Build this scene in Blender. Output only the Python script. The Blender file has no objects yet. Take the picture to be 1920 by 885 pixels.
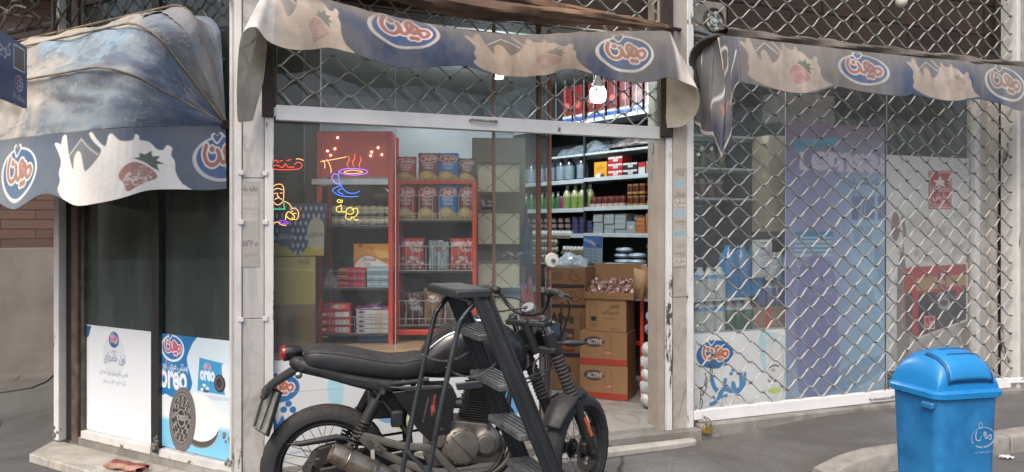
import bpy, random, unicodedata
import numpy as np
from math import sin, cos, tan, pi, radians, atan2, sqrt, hypot, floor
from mathutils import Vector, Matrix

random.seed(7)
sc = bpy.context.scene
col = sc.collection

# ------------------------------------------------------------------ camera
cam_d = bpy.data.cameras.new('camera')
cam = bpy.data.objects.new('camera', cam_d)
col.objects.link(cam)
cam.location = (0, 0, 1.5)
cam.rotation_euler = (radians(90), 0, 0)
cam_d.sensor_fit = 'HORIZONTAL'
cam_d.sensor_width = 36
cam_d.lens = 1450 / 1920 * 36
cam_d.shift_y = -12.5 / 1920
cam_d.clip_start = 0.05
cam_d.clip_end = 500
sc.camera = cam

# ------------------------------------------------------------------ world and sun
SUN_EL, SUN_AZ = 52, 205      # azimuth: compass angle the light comes from, clockwise from +Y
w = bpy.data.worlds.new('World')
sc.world = w
w.use_nodes = True
nt = w.node_tree
nt.nodes.clear()
sky = nt.nodes.new('ShaderNodeTexSky')
sky.sky_type = 'NISHITA'
sky.sun_disc = False
sky.sun_elevation = radians(SUN_EL)
sky.sun_rotation = radians(SUN_AZ)
sky.air_density = 1.0
sky.dust_density = 5.0
sky.ozone_density = 0.6
bgn = nt.nodes.new('ShaderNodeBackground')
bgn.inputs[1].default_value = 0.15
wo = nt.nodes.new('ShaderNodeOutputWorld')
nt.links.new(sky.outputs[0], bgn.inputs[0])
nt.links.new(bgn.outputs[0], wo.inputs[0])
sd = bpy.data.lights.new('sun', 'SUN')
sd.energy = 0.9
sd.angle = radians(25)
sd.color = (1, 0.95, 0.88)
sun = bpy.data.objects.new('sun', sd)
col.objects.link(sun)
sun_dir = Vector((sin(radians(SUN_AZ)) * cos(radians(SUN_EL)), cos(radians(SUN_AZ)) * cos(radians(SUN_EL)), sin(radians(SUN_EL))))
sun.rotation_euler = sun_dir.to_track_quat('Z', 'Y').to_euler()
sun.location = (0, 0, 12)
sc.view_settings.view_transform = 'Standard'
sc.view_settings.look = 'None'
sc.view_settings.gamma = 1
sc.view_settings.exposure = 0.70
sc.cycles.max_bounces = 8
sc.cycles.transparent_max_bounces = 16
sc.cycles.sample_clamp_indirect = 6

# ------------------------------------------------------------------ frames: x along a wall, y into it, z up
class Frame:
    def __init__(s, ox, oy, deg):
        s.ox, s.oy, s.a = ox, oy, radians(deg)
        s.ax, s.ay = cos(s.a), sin(s.a)
        s.nx, s.ny = -s.ay, s.ax
    def pt(s, u, d, z):
        return Vector((s.ox + u * s.ax + d * s.nx, s.oy + u * s.ay + d * s.ny, z))
    def sz(s, x, y, d=0.0):
        t = (x - 960) / 1450
        k = (t * (s.oy + d * s.ny) - s.ox - d * s.nx) / (s.ax - t * s.ay)
        Z = s.oy + k * s.ay + d * s.ny
        return k, 1.5 - (y - 430) / 1450 * Z
    def u(s, x, d=0.0):
        return s.sz(x, 0, d)[0]

A = Frame(0, 5.01, 21.8)            # the long shop front
B = Frame(-1.571, 4.38, -30.5)      # the angled window round the corner
K = Frame(-0.929, 3.86, 15)         # motorcycle
C = Frame(1.25, 6.6, -52.5)         # goods shelves beyond the doorway
D = Frame(0.556, 6.35, -22)         # cartons in the doorway
R = Frame(0, 5.02, 2)               # snack racks behind the glass
W = Frame(0, 0, 0)
ORG = {}

def tag(o, label=None, cat=None, group=None, kind=None):
    if label: o['label'] = label
    if cat: o['category'] = cat
    if group: o['group'] = group
    if kind: o['kind'] = kind
    return o

def thing(name, label, cat, fr, u, d, z, group=None, rot=0, kind=None):
    e = bpy.data.objects.new(name, None)
    col.objects.link(e)
    e.empty_display_size = 0.1
    e.location = fr.pt(u, d, z)
    e.rotation_euler = (0, 0, fr.a + rot)
    ORG[e.name] = Vector((u, d, z))
    return tag(e, label, cat, group, kind)

def clone(root, loc, rz, label=None, group=None):
    c = root.copy(); col.objects.link(c)
    c.location = loc; c.rotation_euler = (0, 0, rz)
    if label: c['label'] = label
    if group: c['group'] = group
    for ch in list(root.children):
        k = ch.copy(); col.objects.link(k); k.parent = c
        for g in list(ch.children):
            q = g.copy(); col.objects.link(q); q.parent = k
    return c

# ------------------------------------------------------------------ materials
def lin(c):
    return tuple(((x / 12.92) if x <= 0.04045 else ((x + 0.055) / 1.055) ** 2.4) for x in c[:3])
def hexc(h):
    return tuple(int(h[i:i + 2], 16) / 255 for i in (0, 2, 4))
_mats = {}
def nodes(name):
    m = bpy.data.materials.new(name); m.use_nodes = True
    n = m.node_tree; n.nodes.clear()
    out = n.nodes.new('ShaderNodeOutputMaterial')
    return m, n, out
def N(n, t, **k):
    x = n.nodes.new(t)
    for a, b in k.items(): setattr(x, a, b)
    return x
def noise(n, vec, scale, detail=4, rough=0.6, dist=0.0):
    x = N(n, 'ShaderNodeTexNoise')
    x.inputs['Scale'].default_value = scale; x.inputs['Detail'].default_value = detail
    x.inputs['Roughness'].default_value = rough; x.inputs['Distortion'].default_value = dist
    n.links.new(vec, x.inputs['Vector'])
    return x.outputs['Fac']
def coords(n, stretch=(1, 1, 1)):
    tc = N(n, 'ShaderNodeTexCoord'); mp = N(n, 'ShaderNodeMapping')
    mp.inputs['Scale'].default_value = stretch
    n.links.new(tc.outputs['Object'], mp.inputs['Vector'])
    return mp.outputs['Vector']
def ramp(n, fac, a, b):
    r = N(n, 'ShaderNodeMapRange'); r.inputs['From Min'].default_value = a; r.inputs['From Max'].default_value = b
    n.links.new(fac, r.inputs['Value']); return r.outputs[0]
def mixc(n, fac, a, b, mode='MIX'):
    x = N(n, 'ShaderNodeMix', data_type='RGBA', blend_type=mode)
    if isinstance(fac, (int, float)): x.inputs[0].default_value = fac
    else: n.links.new(fac, x.inputs[0])
    for s, v in ((6, a), (7, b)):
        if isinstance(v, (tuple, list)): x.inputs[s].default_value = (*v[:3], 1)
        else: n.links.new(v, x.inputs[s])
    return x.outputs[2]
def bsdf(n, out, colr, rough, met=0.0, spec=0.5, bumpv=None, bstr=0.3, bdist=0.003, coat=0.0):
    p = N(n, 'ShaderNodeBsdfPrincipled')
    if isinstance(colr, (tuple, list)): p.inputs['Base Color'].default_value = (*colr[:3], 1)
    else: n.links.new(colr, p.inputs['Base Color'])
    if isinstance(rough, (int, float)): p.inputs['Roughness'].default_value = rough
    else: n.links.new(rough, p.inputs['Roughness'])
    p.inputs['Metallic'].default_value = met
    p.inputs['Specular IOR Level'].default_value = spec
    p.inputs['Coat Weight'].default_value = coat
    if bumpv is not None:
        b = N(n, 'ShaderNodeBump'); b.inputs['Strength'].default_value = bstr; b.inputs['Distance'].default_value = bdist
        n.links.new(bumpv, b.inputs['Height']); n.links.new(b.outputs[0], p.inputs['Normal'])
    n.links.new(p.outputs[0], out.inputs[0])
    return p
def mat(name, c, rough=0.5, met=0.0, var=0.18, scale=9, c2=None, bump=0.15, bscale=70, spec=0.5, coat=0.0, dust=0.0):
    if name in _mats: return _mats[name]
    m, n, out = nodes(name)
    v = coords(n)
    c = c if isinstance(c, tuple) else lin(hexc(c))
    a = tuple(x * (1 - var) for x in c)
    b = tuple(min(1, x * (1 + var)) for x in c) if c2 is None else (c2 if isinstance(c2, tuple) else lin(hexc(c2)))
    f = ramp(n, noise(n, v, scale, 6), 0.3, 0.7)
    cc = mixc(n, f, a, b)
    if dust > 0:
        g = N(n, 'ShaderNodeNewGeometry'); s = N(n, 'ShaderNodeSeparateXYZ'); n.links.new(g.outputs['Normal'], s.inputs[0])
        up = ramp(n, s.outputs[2], 0.1, 1.0)
        mul = N(n, 'ShaderNodeMath', operation='MULTIPLY'); n.links.new(up, mul.inputs[0]); n.links.new(ramp(n, noise(n, v, scale * 2.5, 6), 0.25, 0.8), mul.inputs[1])
        m2 = N(n, 'ShaderNodeMath', operation='MULTIPLY'); n.links.new(mul.outputs[0], m2.inputs[0]); m2.inputs[1].default_value = dust
        cc = mixc(n, m2.outputs[0], cc, (0.22, 0.2, 0.175))
    rr = N(n, 'ShaderNodeMapRange'); rr.inputs['To Min'].default_value = max(0.02, rough - 0.1); rr.inputs['To Max'].default_value = min(1, rough + 0.12)
    n.links.new(f, rr.inputs['Value'])
    bsdf(n, out, cc, rr.outputs[0], met, spec, noise(n, v, bscale, 4) if bump else None, bump, 0.003, coat)
    _mats[name] = m
    return m
def chipped(name, paint, under, amount=0.35, scale=5, stretch=(1, 1, 0.35), rough=0.55, grime=0.5):
    if name in _mats: return _mats[name]
    m, n, out = nodes(name)
    v = coords(n, stretch); v2 = coords(n)
    paint = lin(hexc(paint)); under = lin(hexc(under))
    big = noise(n, v, scale, 8, 0.72, 0.4)
    chip = ramp(n, big, 1 - amount - 0.02, 1 - amount + 0.01)
    gr = ramp(n, noise(n, v2, 3.2, 7, 0.7), 0.4, 0.8)
    g2 = N(n, 'ShaderNodeMath', operation='MULTIPLY'); n.links.new(gr, g2.inputs[0]); g2.inputs[1].default_value = grime
    c = mixc(n, g2.outputs[0], paint, tuple(x * 0.38 + 0.03 for x in paint))
    fine = ramp(n, noise(n, v2, 42, 5, 0.8), 0.62, 0.68)
    c = mixc(n, fine, c, tuple(x * 0.6 for x in paint))
    c = mixc(n, chip, c, under)
    bsdf(n, out, c, rough, 0, 0.4, big, 0.25, 0.004)
    _mats[name] = m
    return m
def emit(name, c, s):
    if name in _mats: return _mats[name]
    m, n, out = nodes(name)
    e = N(n, 'ShaderNodeEmission'); e.inputs[0].default_value = (*lin(hexc(c)), 1); e.inputs[1].default_value = s
    n.links.new(e.outputs[0], out.inputs[0]); _mats[name] = m
    return m
def glassm(name, tint=(0.9, 0.93, 0.93), veil=0.05, gloss=1.0, veilc=(0.55, 0.6, 0.62)):
    if name in _mats: return _mats[name]
    m, n, out = nodes(name)
    v = coords(n, (1, 1, 0.5))
    t = N(n, 'ShaderNodeBsdfTransparent'); t.inputs[0].default_value = (*tint, 1)
    g = N(n, 'ShaderNodeBsdfGlossy'); g.inputs['Roughness'].default_value = 0.02
    b = N(n, 'ShaderNodeBump'); b.inputs['Strength'].default_value = 0.05; b.inputs['Distance'].default_value = 0.02
    n.links.new(noise(n, v, 2.2, 2), b.inputs['Height']); n.links.new(b.outputs[0], g.inputs['Normal'])
    fr = N(n, 'ShaderNodeLayerWeight'); fr.inputs['Blend'].default_value = 0.5
    pw = N(n, 'ShaderNodeMath', operation='POWER'); n.links.new(fr.outputs['Facing'], pw.inputs[0]); pw.inputs[1].default_value = 5
    k = N(n, 'ShaderNodeMath', operation='MULTIPLY_ADD'); n.links.new(pw.outputs[0], k.inputs[0]); k.inputs[1].default_value = 0.9 * gloss; k.inputs[2].default_value = 0.035 * gloss
    mx = N(n, 'ShaderNodeMixShader'); n.links.new(k.outputs[0], mx.inputs[0]); n.links.new(t.outputs[0], mx.inputs[1]); n.links.new(g.outputs[0], mx.inputs[2])
    d = N(n, 'ShaderNodeBsdfDiffuse'); d.inputs[0].default_value = (*veilc, 1)  # veil: dusty film that also paints haze and reflections over the pane
    dm = N(n, 'ShaderNodeMapRange'); dm.inputs['From Min'].default_value = 0.3; dm.inputs['From Max'].default_value = 0.75
    dm.inputs['To Min'].default_value = veil * 0.5; dm.inputs['To Max'].default_value = veil * 1.7
    n.links.new(noise(n, v, 3.5, 7, 0.65), dm.inputs['Value'])
    m2 = N(n, 'ShaderNodeMixShader'); n.links.new(dm.outputs[0], m2.inputs[0]); n.links.new(mx.outputs[0], m2.inputs[1]); n.links.new(d.outputs[0], m2.inputs[2])
    n.links.new(m2.outputs[0], out.inputs[0]); _mats[name] = m
    return m
def printed(name, rough=0.45, dirt=0.15, dirtc=(0.3, 0.26, 0.2), dscale=4, bump=0.1, bscale=30, spec=0.4, translucent=0.0):
    """a printed surface: the print is a colour attribute, dirt is procedural"""
    if name in _mats: return _mats[name]
    m, n, out = nodes(name)
    v = coords(n)
    at = N(n, 'ShaderNodeAttribute', attribute_name='Col')
    f = ramp(n, noise(n, v, dscale, 7, 0.68), 0.38, 0.78)
    k = N(n, 'ShaderNodeMath', operation='MULTIPLY'); n.links.new(f, k.inputs[0]); k.inputs[1].default_value = dirt
    c = mixc(n, k.outputs[0], at.outputs['Color'], dirtc)
    fine = ramp(n, noise(n, v, 55, 4), 0.35, 0.7)
    k2 = N(n, 'ShaderNodeMath', operation='MULTIPLY'); n.links.new(fine, k2.inputs[0]); k2.inputs[1].default_value = min(0.12, dirt * .35)
    c = mixc(n, k2.outputs[0], c, tuple(0.5 * x for x in dirtc))
    bsdf(n, out, c, rough, 0, spec, noise(n, v, bscale, 4), bump, 0.004)
    _mats[name] = m
    return m
def bricks(name, c1, c2, mortar, bw, bh, ms=0.012, rough=0.85, soot=0.5):
    if name in _mats: return _mats[name]
    m, n, out = nodes(name)
    tc = N(n, 'ShaderNodeTexCoord'); sp = N(n, 'ShaderNodeSeparateXYZ'); cb = N(n, 'ShaderNodeCombineXYZ')
    n.links.new(tc.outputs['Object'], sp.inputs[0]); n.links.new(sp.outputs[0], cb.inputs[0]); n.links.new(sp.outputs[2], cb.inputs[1])
    b = N(n, 'ShaderNodeTexBrick'); n.links.new(cb.outputs[0], b.inputs['Vector'])
    b.inputs['Scale'].default_value = 1; b.inputs['Brick Width'].default_value = bw; b.inputs['Row Height'].default_value = bh
    b.inputs['Mortar Size'].default_value = ms; b.inputs['Mortar Smooth'].default_value = 0.3
    for i, c in ((1, c1), (2, c2), (3, mortar)): b.inputs[i].default_value = (*lin(hexc(c)), 1)
    f = ramp(n, noise(n, tc.outputs['Object'], 2.5, 8, 0.7), 0.35, 0.8)
    k = N(n, 'ShaderNodeMath', operation='MULTIPLY'); n.links.new(f, k.inputs[0]); k.inputs[1].default_value = soot
    c = mixc(n, k.outputs[0], b.outputs[0], (0.03, 0.027, 0.025))
    ad = N(n, 'ShaderNodeMath', operation='ADD'); n.links.new(noise(n, tc.outputs['Object'], 40, 5), ad.inputs[0])
    inv = N(n, 'ShaderNodeMath', operation='MULTIPLY'); n.links.new(b.outputs[1], inv.inputs[0]); inv.inputs[1].default_value = -1.5; n.links.new(inv.outputs[0], ad.inputs[1])
    bsdf(n, out, c, rough, 0, 0.3, ad.outputs[0], 0.6, 0.006)
    _mats[name] = m
    return m
def marble(name, base='c9c6c0', vein='8d8882', stain=0.4, scale=2.0, rough=0.4):
    if name in _mats: return _mats[name]
    m, n, out = nodes(name)
    v = coords(n, (1, 1, 0.45))
    nz = noise(n, v, scale, 9, 0.62, 1.4)
    ab = N(n, 'ShaderNodeMath', operation='SUBTRACT'); n.links.new(nz, ab.inputs[0]); ab.inputs[1].default_value = 0.5
    a2 = N(n, 'ShaderNodeMath', operation='ABSOLUTE'); n.links.new(ab.outputs[0], a2.inputs[0])
    c = mixc(n, ramp(n, a2.outputs[0], 0.0, 0.05), lin(hexc(vein)), lin(hexc(base)))
    c = mixc(n, ramp(n, noise(n, v, 1.7, 7, 0.7), 0.3, 0.75), c, tuple(x * 0.8 for x in lin(hexc(base))))
    s = ramp(n, noise(n, coords(n), 3.6, 8, 0.75, 0.5), 0.5, 0.85)
    k = N(n, 'ShaderNodeMath', operation='MULTIPLY'); n.links.new(s, k.inputs[0]); k.inputs[1].default_value = stain
    c = mixc(n, k.outputs[0], c, (0.12, 0.1, 0.08))
    bsdf(n, out, c, rough, 0, 0.4, noise(n, v, 30, 5), 0.12, 0.003)
    _mats[name] = m
    return m
def ground_mat(name, c, c2, patch, rough=0.9, pscale=0.8):
    if name in _mats: return _mats[name]
    m, n, out = nodes(name)
    v = coords(n)
    cc = mixc(n, ramp(n, noise(n, v, 120, 4, 0.8), 0.36, 0.64), tuple(x * .72 for x in lin(hexc(c))), tuple(x * 1.12 for x in lin(hexc(c2))))
    cc = mixc(n, ramp(n, noise(n, v, pscale, 8, 0.65, 0.6), 0.42, 0.62), cc, lin(hexc(patch)))
    st = ramp(n, noise(n, v, 5.5, 8, 0.75), 0.56, 0.78)
    k = N(n, 'ShaderNodeMath', operation='MULTIPLY'); n.links.new(st, k.inputs[0]); k.inputs[1].default_value = 0.45
    cc = mixc(n, k.outputs[0], cc, tuple(x * 0.45 for x in lin(hexc(c))))
    vo = N(n, 'ShaderNodeTexVoronoi', feature='DISTANCE_TO_EDGE'); vo.inputs['Scale'].default_value = .9
    wv = N(n, 'ShaderNodeMix', data_type='VECTOR'); wv.inputs[0].default_value = .12
    nn = N(n, 'ShaderNodeTexNoise'); nn.inputs['Scale'].default_value = 3; nn.inputs['Detail'].default_value = 6; n.links.new(v, nn.inputs['Vector'])
    n.links.new(v, wv.inputs[4]); n.links.new(nn.outputs['Color'], wv.inputs[5]); n.links.new(wv.outputs[1], vo.inputs['Vector'])
    ck = ramp(n, vo.outputs['Distance'], .010, .002); kk = N(n, 'ShaderNodeMath', operation='MULTIPLY'); n.links.new(ck, kk.inputs[0]); n.links.new(ramp(n, noise(n, v, 1.1, 3), .48, .56), kk.inputs[1])
    cc = mixc(n, kk.outputs[0], cc, tuple(x * .3 for x in lin(hexc(c))))
    lt = ramp(n, noise(n, v, 23, 6, 0.8), 0.67, 0.74)
    k = N(n, 'ShaderNodeMath', operation='MULTIPLY'); n.links.new(lt, k.inputs[0]); k.inputs[1].default_value = 0.35
    cc = mixc(n, k.outputs[0], cc, (0.4, 0.39, 0.37))
    bsdf(n, out, cc, rough, 0, 0.3, noise(n, v, 90, 6, 0.8), 0.5, 0.006)
    _mats[name] = m
    return m

# ------------------------------------------------------------------ mesh builder
class MB:
    def __init__(s): s.v, s.f, s.m = [], [], []
    def add(s, vs, fs, m=0):
        b = len(s.v); s.v += [tuple(p) for p in vs]
        s.f += [tuple(i + b for i in f) for f in fs]; s.m += [m] * len(fs)
        return s
    def box(s, x0, x1, y0, y1, z0, z1, m=0):
        vs = [(x, y, z) for z in (z0, z1) for y in (y0, y1) for x in (x0, x1)]
        return s.add(vs, [(0, 2, 3, 1), (4, 5, 7, 6), (0, 1, 5, 4), (1, 3, 7, 5), (3, 2, 6, 7), (2, 0, 4, 6)], m)
    def obox(s, c, ax, ay, az, hx, hy, hz, m=0):
        c, ax, ay, az = map(Vector, (c, ax, ay, az))
        vs = [c + ax * (hx * i) + ay * (hy * j) + az * (hz * k) for k in (-1, 1) for j in (-1, 1) for i in (-1, 1)]
        return s.add(vs, [(0, 2, 3, 1), (4, 5, 7, 6), (0, 1, 5, 4), (1, 3, 7, 5), (3, 2, 6, 7), (2, 0, 4, 6)], m)
    def bar(s, p0, p1, w, t, up=(0, 0, 1), m=0):
        p0, p1 = Vector(p0), Vector(p1); a = (p1 - p0); L = a.length; a.normalize()
        u = Vector(up); u = (u - a * u.dot(a))
        if u.length < 1e-5: u = Vector((1, 0, 0)); u = u - a * u.dot(a)
        u.normalize(); v = a.cross(u)
        return s.obox((p0 + p1) / 2, a, v, u, L / 2, w / 2, t / 2, m)
    def tube(s, pts, r, n=8, m=0, closed=False, caps=True, sy=1.0, up=None):
        pts = [Vector(p) for p in pts]; k = len(pts)
        rs = r if isinstance(r, (list, tuple)) else [r] * k
        vs = []; prev = None
        for i, p in enumerate(pts):
            if closed: t = pts[(i + 1) % k] - pts[i - 1]
            else: t = pts[min(i + 1, k - 1)] - pts[max(i - 1, 0)]
            if t.length < 1e-9: t = Vector((0, 0, 1))
            t.normalize()
            if up is not None:
                a = Vector(up) - t * Vector(up).dot(t)
            elif prev is None:
                a = Vector((0, 0, 1)) if abs(t.z) < 0.9 else Vector((1, 0, 0)); a = a - t * a.dot(t)
            else: a = prev - t * prev.dot(t)
            a.normalize(); prev = a; b = t.cross(a)
            for j in range(n):
                q = 2 * pi * j / n
                vs.append(p + a * (rs[i] * cos(q)) + b * (rs[i] * sy * sin(q)))
        fs = []
        for i in range(k if closed else k - 1):
            for j in range(n):
                a0 = i * n + j; a1 = i * n + (j + 1) % n; i2 = (i + 1) % k
                fs.append((a0, a1, i2 * n + (j + 1) % n, i2 * n + j))
        if caps and not closed:
            fs.append(tuple(reversed(range(n)))); fs.append(tuple((k - 1) * n + j for j in range(n)))
        return s.add(vs, fs, m)
    def cyl(s, p0, p1, r0, r1=None, n=16, m=0):
        return s.tube([p0, p1], [r0, r0 if r1 is None else r1], n, m)
    def lathe(s, prof, c=(0, 0, 0), axis=(0, 0, 1), n=20, m=0, ms=None):
        c, ax = Vector(c), Vector(axis).normalized()
        a = Vector((1, 0, 0)) if abs(ax.x) < 0.9 else Vector((0, 0, 1)); a = (a - ax * a.dot(ax)).normalized(); b = ax.cross(a)
        vs = [c + ax * z + (a * cos(2 * pi * j / n) + b * sin(2 * pi * j / n)) * max(r, 1e-5) for r, z in prof for j in range(n)]
        base = len(s.v); s.v += [tuple(p) for p in vs]
        for i in range(len(prof) - 1):
            mm = ms[min(i, len(ms) - 1)] if ms else m
            for j in range(n):
                s.f.append((base + i * n + j, base + i * n + (j + 1) % n, base + (i + 1) * n + (j + 1) % n, base + (i + 1) * n + j)); s.m.append(mm)
        s.f.append(tuple(base + j for j in reversed(range(n)))); s.m.append(ms[0] if ms else m)
        s.f.append(tuple(base + (len(prof) - 1) * n + j for j in range(n))); s.m.append(ms[-1] if ms else m)
        return s
    def prism(s, pts, y0, y1, m=0, top=None):
        """outline in x,z extruded along y; top = outline at y1"""
        k = len(pts); top = top or pts
        vs = [(x, y0, z) for x, z in pts] + [(x, y1, z) for x, z in top]
        fs = [tuple(range(k)), tuple(reversed(range(k, 2 * k)))] + [(i, i + k, (i + 1) % k + k, (i + 1) % k) for i in range(k)]
        return s.add(vs, fs, m)
    def plan(s, pts, z0, z1, m=0):
        k = len(pts); vs = [(x, y, z0) for x, y in pts] + [(x, y, z1) for x, y in pts]
        return s.add(vs, [tuple(reversed(range(k))), tuple(range(k, 2 * k))] + [(i, (i + 1) % k, (i + 1) % k + k, i + k) for i in range(k)], m)
    def torus(s, c, ax, R, r, n=48, k=10, m=0, sq=1.0):
        c, ax = Vector(c), Vector(ax).normalized()
        a = Vector((1, 0, 0)) if abs(ax.x) < 0.9 else Vector((0, 0, 1)); a = (a - ax * a.dot(ax)).normalized(); b = ax.cross(a)
        vs, fs = [], []
        for i in range(n):
            q = 2 * pi * i / n; e = a * cos(q) + b * sin(q)
            for j in range(k):
                h = 2 * pi * j / k
                vs.append(c + e * (R + r * cos(h)) + ax * (r * sq * sin(h)))
        for i in range(n):
            for j in range(k):
                fs.append((i * k + j, ((i + 1) % n) * k + j, ((i + 1) % n) * k + (j + 1) % k, i * k + (j + 1) % k))
        return s.add(vs, fs, m)
    def grid(s, nx, ny, fn, m=0):
        vs = [fn(i / nx, j / ny) for j in range(ny + 1) for i in range(nx + 1)]
        fs = [(j * (nx + 1) + i, j * (nx + 1) + i + 1, (j + 1) * (nx + 1) + i + 1, (j + 1) * (nx + 1) + i) for j in range(ny) for i in range(nx)]
        return s.add(vs, fs, m)
    def sphere(s, c, r, n=14, k=8, m=0, sx=1, sy=1, sz=1):
        c = Vector(c)
        return s.add([c + Vector((r * sx * sin(pi * i / k) * cos(2 * pi * j / n), r * sy * sin(pi * i / k) * sin(2 * pi * j / n), -r * sz * cos(pi * i / k))) for i in range(k + 1) for j in range(n)],
                     [(i * n + j, i * n + (j + 1) % n, (i + 1) * n + (j + 1) % n, (i + 1) * n + j) for i in range(k) for j in range(n)], m)
    def build(s, name, mats, parent=None, fr=None, org=(0, 0, 0), bevel=0, smooth=True, seg=2, sub=0, solid=0, fix=False):
        if not isinstance(mats, (list, tuple)): mats = [mats]
        me = bpy.data.meshes.new(name)
        if parent is not None: o3 = ORG[parent.name]
        else: o3 = Vector(org)
        vs = np.array(s.v, dtype=np.float64) - np.array(o3)
        me.from_pydata(vs.tolist(), [], s.f)
        for q in mats: me.materials.append(q)
        me.polygons.foreach_set('material_index', s.m)
        if fix:
            import bmesh
            bm = bmesh.new(); bm.from_mesh(me); bmesh.ops.remove_doubles(bm, verts=bm.verts, dist=1e-5)
            bmesh.ops.recalc_face_normals(bm, faces=bm.faces); bm.to_mesh(me); bm.free()
        if smooth:
            me.polygons.foreach_set('use_smooth', [True] * len(me.polygons))
            me.update()
            try: me.set_sharp_from_angle(angle=radians(38))
            except Exception: pass
        me.update()
        o = bpy.data.objects.new(name, me); col.objects.link(o)
        ORG[o.name] = Vector(o3)
        if parent is not None: o.parent = parent
        else:
            f = fr or W
            o.location = f.pt(*o3) ; o.rotation_euler = (0, 0, f.a)
        if bevel:
            b = o.modifiers.new('bevel', 'BEVEL'); b.width = bevel; b.segments = seg; b.limit_method = 'ANGLE'; b.angle_limit = radians(40)
            b.harden_normals = False
        if sub:
            q = o.modifiers.new('sub', 'SUBSURF'); q.levels = sub; q.render_levels = sub
        if solid:
            q = o.modifiers.new('solid', 'SOLIDIFY'); q.thickness = solid
        return o

def spline(pts, n=8, closed=False):
    out = []; k = len(pts); pts = [tuple(p) for p in pts]
    rng = range(k if closed else k - 1)
    for i in rng:
        p0 = pts[i - 1] if (closed or i > 0) else pts[0]
        p1 = pts[i]; p2 = pts[(i + 1) % k]
        p3 = pts[(i + 2) % k] if (closed or i + 2 < k) else pts[-1]
        for j in range(n):
            t = j / n
            out.append(tuple(0.5 * (2 * b + (c - a) * t + (2 * a - 5 * b + 4 * c - d) * t * t + (3 * b - a - 3 * c + d) * t ** 3) for a, b, c, d in zip(p0, p1, p2, p3)))
    if not closed: out.append(pts[-1])
    return out

# ------------------------------------------------------------------ printing
def _forms():
    t = {}
    for cp in list(range(0xFB50, 0xFBFF + 1)) + list(range(0xFE70, 0xFEFD)):
        d = unicodedata.decomposition(chr(cp)).split()
        if len(d) == 2 and d[0] in ('<isolated>', '<initial>', '<medial>', '<final>'):
            t.setdefault(chr(int(d[1], 16)), {}).setdefault(d[0][1:-1], chr(cp))
    return t
FORMS = _forms()
def shape(s):
    """joined letter forms, laid out left to right"""
    if not any('\u0600' <= c <= '\u06ff' for c in s): return s
    s = s.replace('ئ', 'ی')
    out = []
    for i, c in enumerate(s):
        f = FORMS.get(c)
        if not f: out.append(c); continue
        pv = FORMS.get(s[i - 1]) if i > 0 else None
        nx = FORMS.get(s[i + 1]) if i + 1 < len(s) else None
        jp = pv is not None and 'initial' in pv
        jn = nx is not None and 'final' in nx and 'initial' in f
        k = 'medial' if jp and jn and 'medial' in f else 'initial' if jn and not jp else 'final' if jp and 'final' in f else 'isolated'
        if jp and jn and 'medial' not in f: k = 'final'
        out.append(f.get(k, f.get('isolated', c)))
    # numbers keep their own order
    out.reverse(); res = []; num = []
    for c in out:
        if c.isdigit(): num.append(c)
        else:
            res += reversed(num); num = []; res.append(c)
    return ''.join(res + list(reversed(num)))
_tcache = {}
def text_tris(body, bold=0.0):
    key = (body, bold)
    if key in _tcache: return _tcache[key]
    c = bpy.data.curves.new('lettering', 'FONT'); c.body = shape(body); c.resolution_u = 3; c.offset = bold
    o = bpy.data.objects.new('lettering', c); col.objects.link(o)
    dg = bpy.context.evaluated_depsgraph_get()
    me = bpy.data.meshes.new_from_object(o.evaluated_get(dg))
    me.calc_loop_triangles()
    co = np.array([v.co[:2] for v in me.vertices]).reshape(-1, 2)
    tr = np.array([t.vertices[:] for t in me.loop_triangles]).reshape(-1, 3)
    bpy.data.objects.remove(o); bpy.data.curves.remove(c); bpy.data.meshes.remove(me)
    if len(co) and len(tr):
        mn, mx = co.min(0), co.max(0); co = (co - mn) / np.maximum(mx - mn, 1e-6); asp = (mx - mn)[0] / max((mx - mn)[1], 1e-6)
        tri = co[tr]
    else: tri, asp = np.zeros((0, 3, 2)), 1
    _tcache[key] = (tri, asp)
    return _tcache[key]
def srgb(c):
    if isinstance(c, str): c = hexc(c)
    return np.array(lin(c))
def vnoise(U, V, sc_, seed=0):
    x, y = U * sc_ + 37.3 * seed, V * sc_ + 11.7 * seed
    xi, yi = np.floor(x).astype(np.int64), np.floor(y).astype(np.int64)
    fx, fy = x - xi, y - yi; fx = fx * fx * (3 - 2 * fx); fy = fy * fy * (3 - 2 * fy)
    def h(a, b):
        n = (a * 374761393 + b * 668265263 + seed * 1442695) & 0x7fffffff
        n = ((n ^ (n >> 13)) * 1274126177) & 0x7fffffff
        return ((n ^ (n >> 16)) & 0xffff) / 65535.0
    return (h(xi, yi) * (1 - fx) + h(xi + 1, yi) * fx) * (1 - fy) + (h(xi, yi + 1) * (1 - fx) + h(xi + 1, yi + 1) * fx) * fy
def fbm(U, V, s, seed=0, o=4):
    return sum(vnoise(U, V, s * 2 ** i, seed + i) * 0.5 ** i for i in range(o)) / sum(0.5 ** i for i in range(o))

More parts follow.
